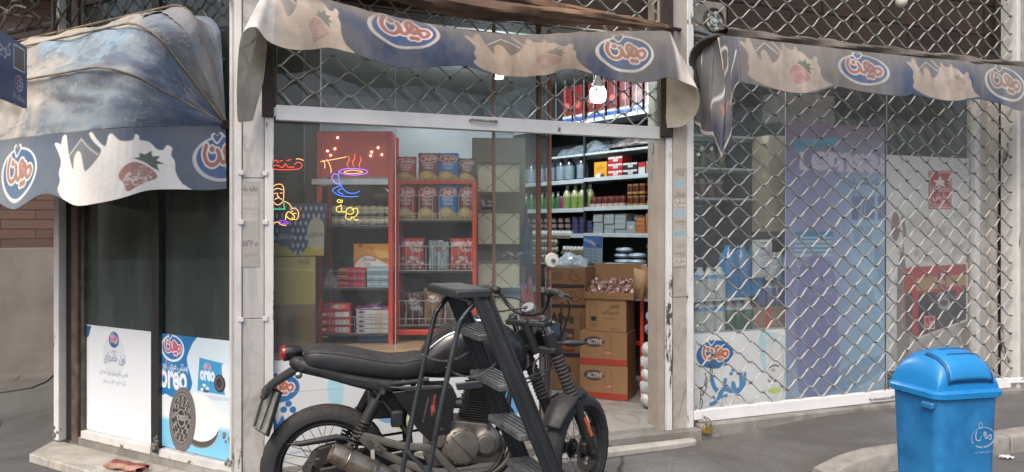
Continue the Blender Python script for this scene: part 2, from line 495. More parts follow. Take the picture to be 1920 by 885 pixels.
class Paint:
    """2D drawing on a regular grid of surface points; conv turns traced coordinates into surface metres"""
    def __init__(s, U, V, aa, conv=None, base='ffffff'):
        s.U, s.V, s.aa = U, V, aa; s.conv = conv or (lambda x, y: (x, y))
        s.C = np.empty(U.shape + (3,)); s.C[:] = srgb(base)
    def q(s, pts): return np.array([s.conv(*p) for p in pts], dtype=float)
    def blend(s, a, c):
        c = srgb(c) if isinstance(c, str) else np.array(c)
        s.C += (c - s.C) * np.clip(a, 0, 1)[..., None]
    def seg(s, P, closed, w=None):
        dmin = np.full(s.U.shape, 1e9); n = len(P)
        pad = (w or 0) + 3 * s.aa
        x0, x1, y0, y1 = P[:, 0].min() - pad, P[:, 0].max() + pad, P[:, 1].min() - pad, P[:, 1].max() + pad
        msk = (s.U > x0) & (s.U < x1) & (s.V > y0) & (s.V < y1)
        if not msk.any(): return None, None, None
        u, v = s.U[msk], s.V[msk]; dm = np.full(u.shape, 1e9); ins = np.zeros(u.shape, bool)
        for i in range(n if closed else n - 1):
            a, b = P[i], P[(i + 1) % n]; e = b - a; L = max(e @ e, 1e-12)
            t = np.clip(((u - a[0]) * e[0] + (v - a[1]) * e[1]) / L, 0, 1)
            dm = np.minimum(dm, np.hypot(u - a[0] - t * e[0], v - a[1] - t * e[1]))
            if closed:
                c = ((a[1] > v) != (b[1] > v)) & (u < (b[0] - a[0]) * (v - a[1]) / (b[1] - a[1] + 1e-12) + a[0])
                ins ^= c
        return msk, dm, ins
    def _put(s, msk, cov, c, al):
        a = np.zeros(s.U.shape); a[msk] = np.clip(cov, 0, 1) * al
        s.blend(a, c)
    def poly(s, pts, c, smooth=0, al=1.0, raw=False):
        P = np.array(pts, float) if raw else s.q(pts)
        if smooth: P = np.array(spline(P.tolist(), smooth, True))
        msk, dm, ins = s.seg(P, True)
        if msk is None: return
        s._put(msk, 0.5 - np.where(ins, -dm, dm) / s.aa, c, al)
    def line(s, pts, wd, c, smooth=0, al=1.0, closed=False, raw=False):
        P = np.array(pts, float) if raw else s.q(pts)
        if smooth: P = np.array(spline(P.tolist(), smooth, closed))
        msk, dm, ins = s.seg(P, closed, wd)
        if msk is None: return
        s._put(msk, 0.5 - (dm - wd / 2) / s.aa, c, al)
    def ell(s, cx, cy, rx, ry, c, al=1.0, rot=0, raw=False, n=40):
        pts = [(cx + rx * cos(2 * pi * i / n) * cos(rot) - ry * sin(2 * pi * i / n) * sin(rot), cy + rx * cos(2 * pi * i / n) * sin(rot) + ry * sin(2 * pi * i / n) * cos(rot)) for i in range(n)]
        s.poly(pts, c, 0, al, raw)
    def rect(s, x0, y0, x1, y1, c, al=1.0, raw=False):
        s.poly([(x0, y0), (x1, y0), (x1, y1), (x0, y1)], c, 0, al, raw)
    def text(s, body, x0, y0, x1, y1, c, al=1.0, bold=0.0, raw=False, shear=0.0):
        """fits the text in the box; x0,y0 = lower left, x1,y1 = upper right"""
        tri, asp = text_tris(body, bold)
        a = np.array((x0, y0) if raw else s.conv(x0, y0)); b = np.array((x1, y1) if raw else s.conv(x1, y1))
        cov = np.zeros(s.U.shape)
        us, vs = s.U[0, :], s.V[:, 0]
        for t in tri:
            p = a + np.stack([t[:, 0] + shear * t[:, 1], t[:, 1]], 1) * (b - a)
            i0, i1 = np.searchsorted(us, [p[:, 0].min() - s.aa, p[:, 0].max() + s.aa]); j0, j1 = np.searchsorted(vs, [p[:, 1].min() - s.aa, p[:, 1].max() + s.aa])
            if i1 <= i0 or j1 <= j0: continue
            u, v = s.U[j0:j1, i0:i1], s.V[j0:j1, i0:i1]
            ar = (p[1, 0] - p[0, 0]) * (p[2, 1] - p[0, 1]) - (p[2, 0] - p[0, 0]) * (p[1, 1] - p[0, 1])
            if abs(ar) < 1e-14: continue
            sg = 1 if ar > 0 else -1; dd = np.full(u.shape, 1e9)
            for k in range(3):
                e0, e1 = p[k], p[(k + 1) % 3]; L = hypot(*(e1 - e0)) + 1e-12
                dd = np.minimum(dd, sg * ((e1[0] - e0[0]) * (v - e0[1]) - (e1[1] - e0[1]) * (u - e0[0])) / L)
            cov[j0:j1, i0:i1] = np.maximum(cov[j0:j1, i0:i1], np.clip(0.5 + dd / s.aa, 0, 1))
        s.blend(cov * al, c)

def sheet(name, parent, x0, x1, z0, z1, d, fn, m, res=0.004, mapf=None, conv=None, base='ffffff', edge=None, fr=None, solid=0, back=None, org=None, flip=False):
    """a printed grid surface; mapf(U,V)->x,y,z arrays; edge(U,V)->bool keeps points"""
    nx, nz = max(2, int((x1 - x0) / res)), max(2, int((z1 - z0) / res))
    U, V = np.meshgrid(np.linspace(x0, x1, nx + 1), np.linspace(z0, z1, nz + 1))
    P = Paint(U, V, res * 1.1, conv, base)
    fn(P)
    if mapf: X, Y, Z = mapf(U, V)
    else: X, Y, Z = U, np.full(U.shape, d), V
    o3 = ORG[parent.name] if parent is not None else Vector(org or (0, 0, 0))
    co = np.stack([X - o3[0], Y - o3[1], Z - o3[2]], -1).reshape(-1, 3)
    idx = np.arange((nx + 1) * (nz + 1)).reshape(nz + 1, nx + 1)
    F = np.stack([idx[:-1, :-1], idx[:-1, 1:], idx[1:, 1:], idx[1:, :-1]], -1).reshape(-1, 4)
    if flip: F = F[:, ::-1]
    if edge is not None:
        k = (np.abs(P.C - srgb(base)).max(-1) > .012 if edge == 'ink' else edge(U, V)).reshape(-1); F = F[k[F].all(1)]
        used = np.unique(F); rm = -np.ones(len(co), int); rm[used] = np.arange(len(used))
        co = co[used]; F = rm[F]; cl = P.C.reshape(-1, 3)[used]
    else: cl = P.C.reshape(-1, 3)
    me = bpy.data.meshes.new(name)
    me.vertices.add(len(co)); me.vertices.foreach_set('co', co.ravel())
    me.loops.add(len(F) * 4); me.loops.foreach_set('vertex_index', F.ravel().astype(np.int32))
    me.polygons.add(len(F)); me.polygons.foreach_set('loop_start', np.arange(0, len(F) * 4, 4, dtype=np.int32))
    me.update(calc_edges=True)
    at = me.color_attributes.new('Col', 'FLOAT_COLOR', 'POINT')
    at.data.foreach_set('color', np.concatenate([cl, np.ones((len(cl), 1))], 1).ravel())
    me.materials.append(m)
    if back: me.materials.append(back)
    me.polygons.foreach_set('use_smooth', [True] * len(F)); me.update()
    o = bpy.data.objects.new(name, me); col.objects.link(o); ORG[o.name] = Vector(o3)
    if parent is not None: o.parent = parent
    else:
        f = fr or W; o.location = f.pt(*o3); o.rotation_euler = (0, 0, f.a)
    if solid:
        q = o.modifiers.new('solid', 'SOLIDIFY'); q.thickness = solid; q.offset = -1
        if back: q.material_offset = 1
    return o

def brand(P, cx, cy, rx, ry, core='b8685a', line='e6dcd0', ring='d8d4c8', blue='2c5590', heart=True, al=1.0, ringw=0.11, clip=None):
    """the oval emblem with the bubble letters; cx.. are raw surface metres"""
    P.ell(cx, cy, rx, ry, ring, al, raw=True)
    P.ell(cx + rx * 0.01, cy + ry * 0.03, rx * (1 - ringw), ry * (1 - ringw), blue, al, raw=True)
    T = lambda pts: [(cx + x * rx, cy + y * ry) for x, y in pts]
    st = [[(-.56, .58), (-.62, .2), (-.54, -.14), (-.37, -.26), (-.2, -.14), (-.13, .15), (-.2, .36)],
          [(-.13, .15), (-.06, -.12), (.05, -.16), (.11, .05), (.05, .32), (.12, .5), (.23, .4), (.21, .14), (.13, .02), (.26, -.1), (.38, 0)],
          [(.2, .3), (.32, .34), (.38, .15), (.3, 0)],
          [(.38, 0), (.46, .16), (.6, .2), (.68, .04), (.62, -.16), (.5, -.2), (.43, -.04)]]
    dots = [(-.37, .42), (.21, -.36), (.35, -.36)]
    s = (rx + ry) / 2
    for w_, c in ((0.27, line), (0.15, core)):
        for q in st: P.line(T(q), w_ * s, c, 4, al, raw=True)
        for q in dots: P.ell(*T([q])[0], 0.5 * (w_ + 0.06) * s * 1.0, 0.5 * (w_ + 0.06) * s, c, al, raw=True, n=16)
    if heart:
        h = [(-.2, .62), (-.34, .8), (-.4, 1.0), (-.3, 1.12), (-.18, 1.0), (-.08, 1.14), (.03, 1.02), (-.04, .84)]
        P.poly(T(h), line, 4, al, raw=True)
        P.poly([(cx + (x + .18) * rx * .68 - .18 * rx, cy + (y - .92) * ry * .68 + .92 * ry) for x, y in h], blue, 4, al, raw=True)

def splash(P, x0, y0, x1, y1, c='cdb79a', fade=0.0, berry='b06a5c', leaf='4a6a54', choc='8c8478', flip=False):
    """cream splash with berry; box in raw surface metres"""
    T = lambda pts: [(x0 + (x - 455) / 545 * (x1 - x0), y0 + (712 - y) / 267 * (y1 - y0)) for x, y in pts]
    P.poly(T([(515, 540), (600, 455), (690, 520), (615, 610)]), choc, 0, 0.8, raw=True)
    P.line(T([(525, 540), (602, 465), (680, 522)]), 0.006, 'c9c4bc', raw=True)
    pts = [(455, 480), (475, 476), (490, 482), (498, 450), (515, 445), (524, 465), (530, 490), (545, 530), (572, 572), (572, 530), (588, 506), (608, 515), (625, 550), (640, 575), (670, 550), (690, 510), (664, 480), (640, 450), (652, 445), (672, 470), (700, 497), (706, 462), (716, 455), (740, 482), (775, 484), (782, 462), (794, 470), (798, 486), (830, 497), (858, 528), (880, 530), (893, 512), (912, 525), (908, 552), (922, 580), (925, 620), (950, 668), (1000, 703), (880, 706), (790, 716), (680, 716), (560, 700), (492, 670), (500, 625), (490, 595), (497, 545)]
    P.poly(T(pts), c, 3, 1, raw=True)
    P.poly(T([(742, 610), (752, 580), (778, 566), (812, 582), (846, 612), (860, 640), (838, 652), (800, 662), (768, 672), (758, 640)]), berry, 4, 0.85 - fade, raw=True)
    bx0, bz0 = T([(802, 625)])[0]
    P.blend(np.clip((fbm(P.U, P.V, 75, 5, 2) - .5) * 6, 0, 1) * (np.hypot((P.U - bx0) / .075, (P.V - bz0) / .05) < 1) * .55, c)
    for i in range(34):
        a, r = i * 2.4, sqrt(i / 34)
        P.line([(bx0 + cos(a) * r * .07 - .004, bz0 + sin(a) * r * .042), (bx0 + cos(a) * r * .07 + .003, bz0 + sin(a) * r * .042 - .005)], 0.004, c, 0, 0.45, raw=True)
    P.poly(T([(778, 552), (800, 552), (796, 536), (818, 545), (838, 532), (842, 555), (870, 556), (856, 572), (884, 588), (858, 588), (866, 616), (840, 598), (822, 580), (802, 566)]), leaf, 0, 0.85 - fade, raw=True)

# ================================================================== SETTING
m_asph = ground_mat('asphalt', '5b5c5d', '6b6b6a', '4e4e4d')
m_walk = ground_mat('walk_asphalt', '636261', '747371', '575553', pscale=1.3)
m_conc = mat('kerb_concrete', '8b8781', 0.9, var=0.25, scale=12, bump=0.6, bscale=60)
m_alleywalk = ground_mat('alley_pave', '6c6966', '767370', '5e5b58')

def structure(o): o['kind'] = 'structure'; return o
mb = MB(); mb.grid(40, 40, lambda u, v: (-40 + 80 * u, -30 + 80 * v, 0))
structure(mb.build('road', m_asph, None, W))
# raised walk before the shops, fading down to the road on the left
def walk_h(s, d=-.5):
    h = 0.086 * min(1, max(0, (s - 0.9) / 1.6)) ** 1.3
    e = min(1, max(0, (d + .92) / .5)); k = min(1, max(0, (s - 1.55) / .35))
    return .004 + h * (k + (1 - k) * e)
mb = MB()
nx = 60
mb.grid(120, 14, lambda u, v: (-1.75 + 11.75 * u, -0.92 + 0.92 * v, walk_h(-1.75 + 11.75 * u, -.92 + .92 * v)))
structure(mb.build('pavement', m_walk, None, A))
mb = MB()
random.seed(3)
s = 1.62
while s < 9:
    L = 1.55
    a0 = s; pts = []
    for k in range(9):
        u = a0 + (L - 0.012) * k / 8
        h = 0.118 + random.uniform(-0.004, 0.004)
        if a0 < 1.7: h = 0.118 * min(1, (0.35 + (u - a0) * 2.2)) if k < 4 else h
        pts.append((u, h))
    prof = lambda h, rr=0.03: [(-1.07, 0.0), (-1.07, h - rr), (-1.062, h - rr * .3), (-1.04, h), (-0.93, h), (-0.91, h - rr), (-0.91, 0)]
    vs = []; n7 = 7
    for k, (u, h) in enumerate(pts):
        r2 = random.uniform(-0.004, 0.004)
        for (dd, zz) in prof(h): vs.append((u, dd + r2 - 0.015 * (u - 1.6) / 1.4, max(zz, 0)))
    fs = [(k * n7 + j, (k + 1) * n7 + j, (k + 1) * n7 + j + 1, k * n7 + j + 1) for k in range(8) for j in range(n7 - 1)]
    fs += [tuple(range(n7)), tuple(reversed(range(8 * n7, 9 * n7)))]
    mb.add(vs, fs); s += L
structure(mb.build('kerb', m_conc, None, A, bevel=0.006))
# alley pavement edge far left
G = Frame(-5.23, 7.9, 22)
mb = MB()
random.seed(5)
edge = [(-6, -1.15)] + [(-3 + 0.25 * i, -1.12 + random.uniform(-0.03, 0.03)) for i in range(12)] + [(0.15, -1.02), (0.42, -0.85), (0.5, -0.55), (0.5, 0)]
mb.plan(edge + [(-6, 0)], 0.0, 0.014)
structure(mb.build('pavement', m_alleywalk, None, G))

# alley wall: plaster below, brick above
m_plaster = mat('grey_plaster', '77736e', 0.9, var=0.28, scale=2.2, bump=0.5, bscale=35)
m_brick_l = bricks('brick_brown', '6c564d', '5f4c45', '4c403b', 0.62, 0.10, 0.008, soot=0.3)
m_dark = mat('soot_dark', '24211f', 0.8, var=0.4, scale=6)
m_brown_slab = mat('dark_ledge', '3b3230', 0.8, var=0.3, scale=5)
T = thing('alley_wall', 'brown brick wall with grey plastered foot across the side alley', 'wall', G, 0, 0, 0)
MB().box(-8, 1.6, 0, 0.3, 0.0, 1.31).build('plaster_base', m_plaster, T, bevel=0.01)
MB().box(-8, 1.6, 0.025, 0.3, 1.312, 7.0).build('brick_face', m_brick_l, T)
MB().box(-8, 1.6, -0.16, 0.02, 3.42, 3.58).box(-8, 1.6, -0.30, 0.02, 3.95, 4.3).build('ledge', m_brown_slab, T, bevel=0.01)
# return of the alley wall to the right, behind the corner shop

# ================================================================== SHOP BUILDING
m_marb = marble('pillar_marble', 'c6c3bf', '9a9690', 0.7)
m_marb2 = marble('pillar_marble_warm', 'b3aba1', '8a8279', 0.75)
m_step = marble('step_marble', 'b9b5ac', '8f8a80', 0.5)
m_whitepaint = chipped('white_chipped_steel', 'd6d5d3', '4a423c', 0.385, 7, (1, 1, 0.25))
m_whitepaint2 = chipped('white_bar_paint', 'e2e2e2', '4c4642', 0.33, 8, (0.6, 1, 1), grime=0.35)
m_rustpost = chipped('rusty_cream_steel', 'a0968a', '3b332d', 0.34, 6, (1, 1, 0.3), grime=0.7)
m_black = mat('black_gap', '141312', 0.8, var=0.5)
m_darkbrick = bricks('dark_tile_brick', '4d4039', '3f3430', '1d1a18', 0.62, 0.27, 0.008, soot=0.55)
m_greydark = mat('dark_steel', '3a3835', 0.6, var=0.4, scale=14, c2='5c5650')
m_brownjamb = mat('brown_jamb', '4a3a33', 0.6, var=0.35, scale=12, c2='6a5a50')
m_floor = marble('shop_floor_marble', '9e9c98', '77746f', 0.3, 1.2, 0.3)
m_ceil = mat('ceiling_plaster', '8c8d8c', 0.9, var=0.1)
m_inwall = mat('inside_wall', '5f6264', 0.8, var=0.2, scale=2)
m_silldirt = ground_mat('sill_cement', '8b8781', '98948e', '706c67', pscale=3)
m_grille = mat('grille_steel', '96948f', 0.55, 0.2, var=0.3, scale=12, c2='bcbab6', bump=0.4, bscale=200)
m_grille_dark = mat('grille_steel_sooty', '4b4845', 0.5, 0.4, var=0.35, scale=20, c2='7b7772', bump=0.2, bscale=200)
m_rivet = mat('rivet_blue', '4a6070', 0.5, 0.4, var=0.4, scale=30)

T = thing('shop_building', 'corner shop building with marble pillars, sooty lintel and white marble shop floor', 'building', A, 0, 0, 0)
TB = T
# lintel band over the openings and the storey above
MB().box(-1.48, 4.9, 0.22, 0.45, 2.9, 4.6).build('lintel_wall', m_darkbrick, T)
MB().box(-1.48, 1.15, 0.14, 0.22, 2.96, 3.02).box(1.4, 4.76, 0.14, 0.22, 3.0, 3.05).build('lintel_ledge', m_brown_slab, T, bevel=0.008)
MB().box(-1.75, 9.0, -0.35, 6.5, 4.6, 4.75).build('soffit', m_dark, T)
MB().box(-2.6, 9, -0.30, 6.5, 4.752, 7.0).build('upper_wall', m_brick_l, T)
# party walls, back wall, ceiling
MB().box(-2.8, 6.2, 4.4, 4.5, 0, 4.6).build('back_wall', m_inwall, T)
MB().plan([(-1.5, .46), (4.9, .46), (4.9, 4.39), (-2.7, 4.39), (-2.7, 1.5)], 3.05, 3.12).build('ceiling', m_ceil, T)
MB().plan([(-1.7, 0.0), (4.76, 0.0), (4.76, 4.39), (-2.7, 4.39), (-2.7, 1.35)], 0.02, 0.12).build('floor', m_floor, T)
MB().box(4.8, 4.9, 0.11, 4.39, 0, 4.59).build('side_wall', m_inwall, T)
MB().box(-2.8, -2.702, 1.45, 4.39, 0, 4.6).build('side_wall', m_plaster, T)
MB().box(1.24, 1.36, 0.145, 0.2, 0.12, 3.04).build('pier', m_inwall, T)
# pillar at the corner: marble slabs in steel angles
p = MB()
for z0, z1 in ((0.0, 0.99), (0.993, 1.79), (1.793, 2.6), (2.603, 4.6)):
    p.box(-1.652, -1.535, -0.02, 0.2, z0, z1)
p.build('corner_marble', m_marb, T, bevel=0.003)
MB().box(-1.694, -1.655, -0.03, 0.12, 0.03, 4.59).build('steel_angle', m_whitepaint, T, bevel=0.004)
m_dark_strip = chipped('dark_strip', '3a302a', '1a1614', .4, 6, (1, 1, .4), .8)  # flat dark strips covering the gaps at both grille edges
MB().box(-1.548, -1.484, -0.05, -0.034, 2.14, 4.58).build('dark_strip', m_dark_strip, T, bevel=.006)
MB().box(A.u(1237, -.05), A.u(1263, -.07), -0.07, -0.052, 2.14, 4.58).build('dark_strip', m_dark_strip, T, bevel=.006)
MB().box(-1.532, -1.482, -0.03, 0.12, 0.03, 4.59).build('steel_angle', m_whitepaint, T, bevel=0.004)
for z in (0.99, 1.02 + 0.52, 1.82, 2.42):
    MB().box(-1.675, -1.645, -0.038, -0.0305, z - 0.014, z + 0.014).build('clip', m_whitepaint, T, bevel=0.003)
    MB().box(-1.545, -1.515, -0.039, -0.0305, z - 0.014, z + 0.014).build('clip', m_whitepaint, T, bevel=0.003)
def bills(P):
    dk = '4a4846'
    for (y, t, c) in ((352, 'تخلیه چاه', dk), (374, 'لوله بازکنی', '8a8886'), (400, '۸۷ ۱۲', '6a6866'), (453, 'ه ۵۲۷', dk), (475, 'تعمیر', '8a8886'), (490, '۲۲۳', '9a9896')):
        P.text(t, 455, y + 9, 483, y - 3, c, 1, 0.03)
    P.rect(454, 368, 484, 388, 'c9c7c2', 0.4); P.rect(454, 395, 482, 414, 'c9c7c2', 0.5)
    P.line([(462, 580), (470, 584), (478, 580)], 0.003, 'a05050', 3)
def paper(name, px0, px1, py0, py1, fn, d, base, fr=A, parent=None, m=None, res=0.003, **k):
    a = fr.sz(px0, py1, d); b = fr.sz(px1, py0, d)
    z0, z1 = min(a[1], fr.sz(px1, py1, d)[1]), max(b[1], fr.sz(px0, py0, d)[1])
    if 'zr' in k: z0, z1 = k.pop('zr')
    return sheet(name, parent, a[0], b[0], z0, z1, d, fn, m, res, conv=lambda x, y: fr.sz(x, y, d), base=base, fr=fr, **k)
m_paper = printed('pasted_paper', 0.7, 0.45, (0.3, 0.28, 0.25), 7)
m_poster = printed('poster_vinyl', 0.35, 0.12, (0.35, 0.33, 0.3), 3)
m_poster_old = printed('poster_old', 0.45, 0.16, (0.34, 0.31, 0.28), 3)
paper('pasted_bills', 452, 486, 340, 500, bills, -0.0235, 'a9a6a1', parent=T, m=m_paper, res=0.003)

# pillar between doorway and shuttered window
UX = lambda px, d: A.u(px, d)
p = MB(); p.box(UX(1233, -.03), UX(1246, -.03), -0.03, 0.10, 0.03, 4.59); p.build('door_post', m_rustpost, T, bevel=0.005)
MB().box(UX(1246.5, -.03), UX(1250, -.05), -0.01, 0.1, 0.03, 4.59).build('shadow_gap', m_black, T)
for a_, b_, c_ in ((UX(1250.5, -.05), UX(1261, -.05), -.05), (UX(1289, -.045), UX(1301, -.045), -.045)): MB().box(a_, b_, c_, .14, .085, 4.59).build('steel_angle', m_whitepaint, T, bevel=0.004)
p = MB()
for z0, z1 in ((0.08, 1.02), (1.023, 1.4), (1.403, 2.28), (2.283, 3.4), (3.403, 4.6)):
    p.box(UX(1261.5, -.038) + .002, UX(1288.5, -.038), -0.038, 0.12, z0, z1)
p.build('pillar_marble', m_marb2, T, bevel=0.004)
def stick(P):
    rows = [(325, '۰۹۱۲', '6a625a'), (345, '۷۷۲۲۱', '6fa0b8'), (366, 'لوله بازکنی', '3a3633'), (380, 'تخلیه', '2e2c2a'), (399, '۵۵۳۲۱۸', '6fa0b8'), (418, '۶۶۳۲۲', '3a3633'), (438, '۵۵۷۸۲', '4a7fa0'), (460, 'باربری', '8a8078'), (478, '۳۳۲۷', '3a3633'), (490, 'حمل بار', '2e2c2a')]
    for i, (y, t, c) in enumerate(rows):
        if i in (3, 9): P.rect(1264, y - 6, 1286, y + 6, 'c9c2b8', 0.8)
        if i in (1, 4, 6): P.rect(1263, y - 8, 1286, y + 8, '9fb9c4', 0.6)
        P.text(t, 1265, y + 5, 1285, y - 6, c, 0.9, 0.02)
paper('pasted_bills', 1261, 1288, 315, 500, stick, -0.0415, 'aaa297', parent=T, m=m_paper, res=0.003)
# far right pillar
for a_, b_ in ((4.70, 4.745), (4.86, 4.90)): MB().box(a_, b_, -.05, .1, .085, 4.59).build('steel_angle', m_whitepaint, T, bevel=0.004)
MB().box(4.748, 4.857, -0.04, 0.1, 0.085, 4.59).box(4.903, 7.5, -0.02, 0.1, 0.0, 4.59).build('pillar_marble', m_marb2, T, bevel=0.004)
# sills
p = MB(); p.box(1.396, 4.70, -0.10, 0.08, 0.0, 0.125); p.build('cement_sill', m_silldirt, T, bevel=0.012)
p = MB(); p.plan([(0.1, -0.19), (0.7, -.195), (1.27, -0.185), (1.31, -0.165), (1.31, -0.105), (0.1, -0.092)], 0.0, 0.05); p.build('door_step', m_step, T, bevel=0.012)
p = MB(); p.plan([(-1.5, -0.09), (0.2, -0.09), (1.2, -0.10), (1.39, -0.12), (1.39, 0.0), (-1.5, 0.0)], 0.0, 0.1); p.build('threshold', m_silldirt, T, bevel=0.01)
# parapet panel under the window and its vinyl print
MB().box(-1.482, 0.20, 0.02, 0.06, 0.10, 0.735).build('window_panel', mat('white_panel', 'cfd2d2', 0.5, var=0.06), T)
def vin(P):
    P.rect(500, 670, 1030, 900, 'd6dadb')
    brand(P, *A.sz(522, 728, 0.017), 0.12, 0.085, 'b8685a', 'e8e8e8', '2c6ea8', '2c6ea8', heart=True)
    for x, y in ((541, 757), (532, 768), (549, 768), (570, 775)): P.ell(*A.sz(x, y, 0.017), 0.019, 0.019, '2f6fae', raw=True)
    P.poly([(500, 790), (512, 772), (520, 795), (530, 778), (540, 800), (552, 770), (560, 790), (572, 780), (566, 800), (545, 822), (520, 845), (505, 850)], '2f6fae', 3)
    P.poly([(618, 708), (636, 705), (645, 725), (640, 760), (625, 765), (614, 735)], '9fd2e0', 4, 0.8)
    P.text('...izedni Mihan', 540, 852, 585, 842, '3f79a8')
    P.line([(512, 738), (640, 728)], 0.003, 'a0a4a6')
    P.poly([(700, 700), (745, 690), (760, 740), (740, 790), (705, 780)], '4a9ac8', 4, 0.8)
    P.poly([(735, 760), (760, 775), (765, 805), (740, 800)], 'b9c86a', 3, 0.9)
    P.poly([(940, 700), (965, 705), (975, 760), (955, 790), (935, 750)], '4aa6d8', 4, 0.9)
    P.poly([(860, 765), (905, 740), (925, 770), (900, 800)], '5ab0dc', 4, 0.8)
sheet('panel_print', T, -1.480, 0.198, 0.17, 0.733, 0.017, vin, m_poster, 0.0035, conv=lambda x, y: A.sz(x, y, 0.017), base='d6dadb')
MB().box(-1.482, 0.22, 0.061, 1.05, 0.737, 0.757).build('window_bench', mat('bench_wood', 'a5886a', 0.5, var=0.2, scale=6), T, bevel=0.003)

m_glass = glassm('shop_glass', (0.95, 0.97, 0.97), veil=0.032)
m_alu = mat('brown_aluminium', '5c3f33', 0.45, 0.3, var=0.2)
MB().box(-1.482, 0.19, 0.036, 0.042, 0.76, 2.86).build('window_pane', m_glass, T, smooth=False)
p = MB(); p.box(0.192, 0.215, 0.02, 0.06, 0.12, 2.86).box(-1.482, 1.11, 0.02, 0.06, 2.862, 2.9); p.build('window_frame', m_alu, T, bevel=0.002)
# silvery joint in the glass
MB().box(-0.760, -0.757, 0.031, 0.035, 0.76, 2.86).build('glass_joint', mat('silver_seal', 'b9bcbc', 0.4), T)
# sliding door leaf, pushed left
TD = thing('door', 'glass sliding door with thin brown frame and round white knob, pushed half open', 'door', A, 0.2, 0.08, 0.12)
p = MB(); p.box(0.296, 0.318, 0.075, 0.105, 0.12, 2.84).box(-0.10, -0.085, 0.075, 0.105, 0.12, 2.84); p.build('door_frame', mat('brown_aluminium_worn', '7a5140', 0.45, 0.2, var=0.25), TD, bevel=0.002)
MB().box(-0.084, 0.295, 0.087, 0.093, 0.14, 2.82).build('pane', m_glass, TD, smooth=False)
ks, kz = A.sz(1035, 488, 0.06)
p = MB(); p.lathe([(0.0, 0.0), (0.048, 0.0), (0.05, 0.012), (0.045, 0.02), (0.0, 0.022)], (ks, 0.075, kz), (0, -1, 0), 24)
kn = p.build('knob', mat('knob_white', 'c6c4be', 0.35), TD)
MB().lathe([(0, 0), (0.014, 0), (0.012, 0.018), (0, 0.02)], (ks + 0.004, 0.053, kz), (0, -1, 0), 14).build('lock_barrel', mat('steel', '8c8c8a', 0.3, 0.9), kn)
MB().cyl((0.27, 0.07, 0.2), (0.27, 0.07, 1.17), 0.008).cyl((0.305, 0.068, 0.2), (0.305, 0.068, 1.17), 0.008).build('pull_bar', mat('chrome', 'b4b6b8', 0.15, 1.0), TD)

# ------------------------------------------------------------------ scissor grilles
def lattice(mb, s0, s1, z0, z1, Wc, h, d, r, seed, phase=0.0):
    rnd = random.Random(seed)
    n = int((z1 - z0) / h)
    np_ = 8
    for k in range(n):
        zc = z0 + (k + 0.5) * h
        pts = []
        i = 0
        half = Wc / 2
        u = s0 - phase * Wc
        sgn = 1 if k % 2 == 0 else -1
        j = 0
        while u <= s1 + half:
            for q in range(np_):
                f = q / np_
                x = u + f * half
                if s0 <= x <= s1:
                    tri = 1 - 2 * f; sm = cos(pi * f)
                    z = zc + sgn * (h / 2) * (0.25 * tri + 0.75 * sm)
                    wob = 0.005 * sin(x * 3.1 + k * .7) + 0.004 * sin(x * 11 + k * 2.3) + 0.003 * sin(x * 29 + k * 5)
                    pts.append((x, d + 0.005 * (1 if sgn * (1 - 2 * f) > 0 else -1) * abs(1 - 2 * f) + 0.006 * sin(x * 1.3 + k * 0.4), z + wob))
            u += half; sgn = -sgn; j += 1
        if len(pts) > 2: mb.tube([(a_ + .004 * sin(c_ * 21 + a_ * 3), b_, c_) for a_, b_, c_ in pts], r, 6, 0, sy=0.6, up=(0, -1, 0))
        # rivets where this strand meets the next
        u = s0 - phase * Wc; sgn = 1 if k % 2 == 0 else -1
        while u <= s1:
            if sgn > 0 and u > s0 + 0.01 and k < n - 1:
                mb.cyl((u, d - 0.013, zc + h / 2), (u, d + 0.011, zc + h / 2), 0.0075, n=7, m=1)
            u += half; sgn = -sgn

TG = thing('rolling_grille', 'white barred steel lattice shutter rolled half up over the open doorway and window', 'shutter', A, 0, -0.01, 2.13)
mb = MB(); lattice(mb, -1.46, 1.10, 2.215, 3.6, 0.207, 0.077, -0.012, 0.0082, 1)
mb.build('lattice', [m_grille, m_rivet], TG)
p = MB(); p.box(-1.47, 1.10, -0.035, 0.012, 2.128, 2.215); p.build('bottom_bar', m_whitepaint2, TG, bevel=0.004)
p = MB(); p.tube(spline([(-0.30, -0.036, 2.185), (-0.295, -0.06, 2.188), (-0.26, -0.066, 2.185), (-0.17, -0.066, 2.183), (-0.13, -0.06, 2.185), (-0.125, -0.036, 2.183)], 5), 0.008, 8)
p.build('handle', mat('worn_steel_handle', 'a09c96', 0.4, 0.5, var=0.3, scale=40), TG)
p = MB(); p.tube([(1.10, -0.03, 2.17), (1.165, -0.04, 2.17)], 0.014, 8).torus((1.175, -0.035, 2.172), (0, 1, 0), 0.017, 0.008, 16, 8)
p.build('lock_lug', m_whitepaint2, TG)
MB().box(-1.49, -1.465, -0.03, 0.0, 2.15, 2.2).build('lock_lug', m_whitepaint2, TG)
for s_ in (-1.474, 1.09): MB().box(s_ - 0.012, s_ + 0.012, -0.028, 0.008, 2.22, 4.5).build('guide_rail', m_greydark, TG, bevel=0.003)

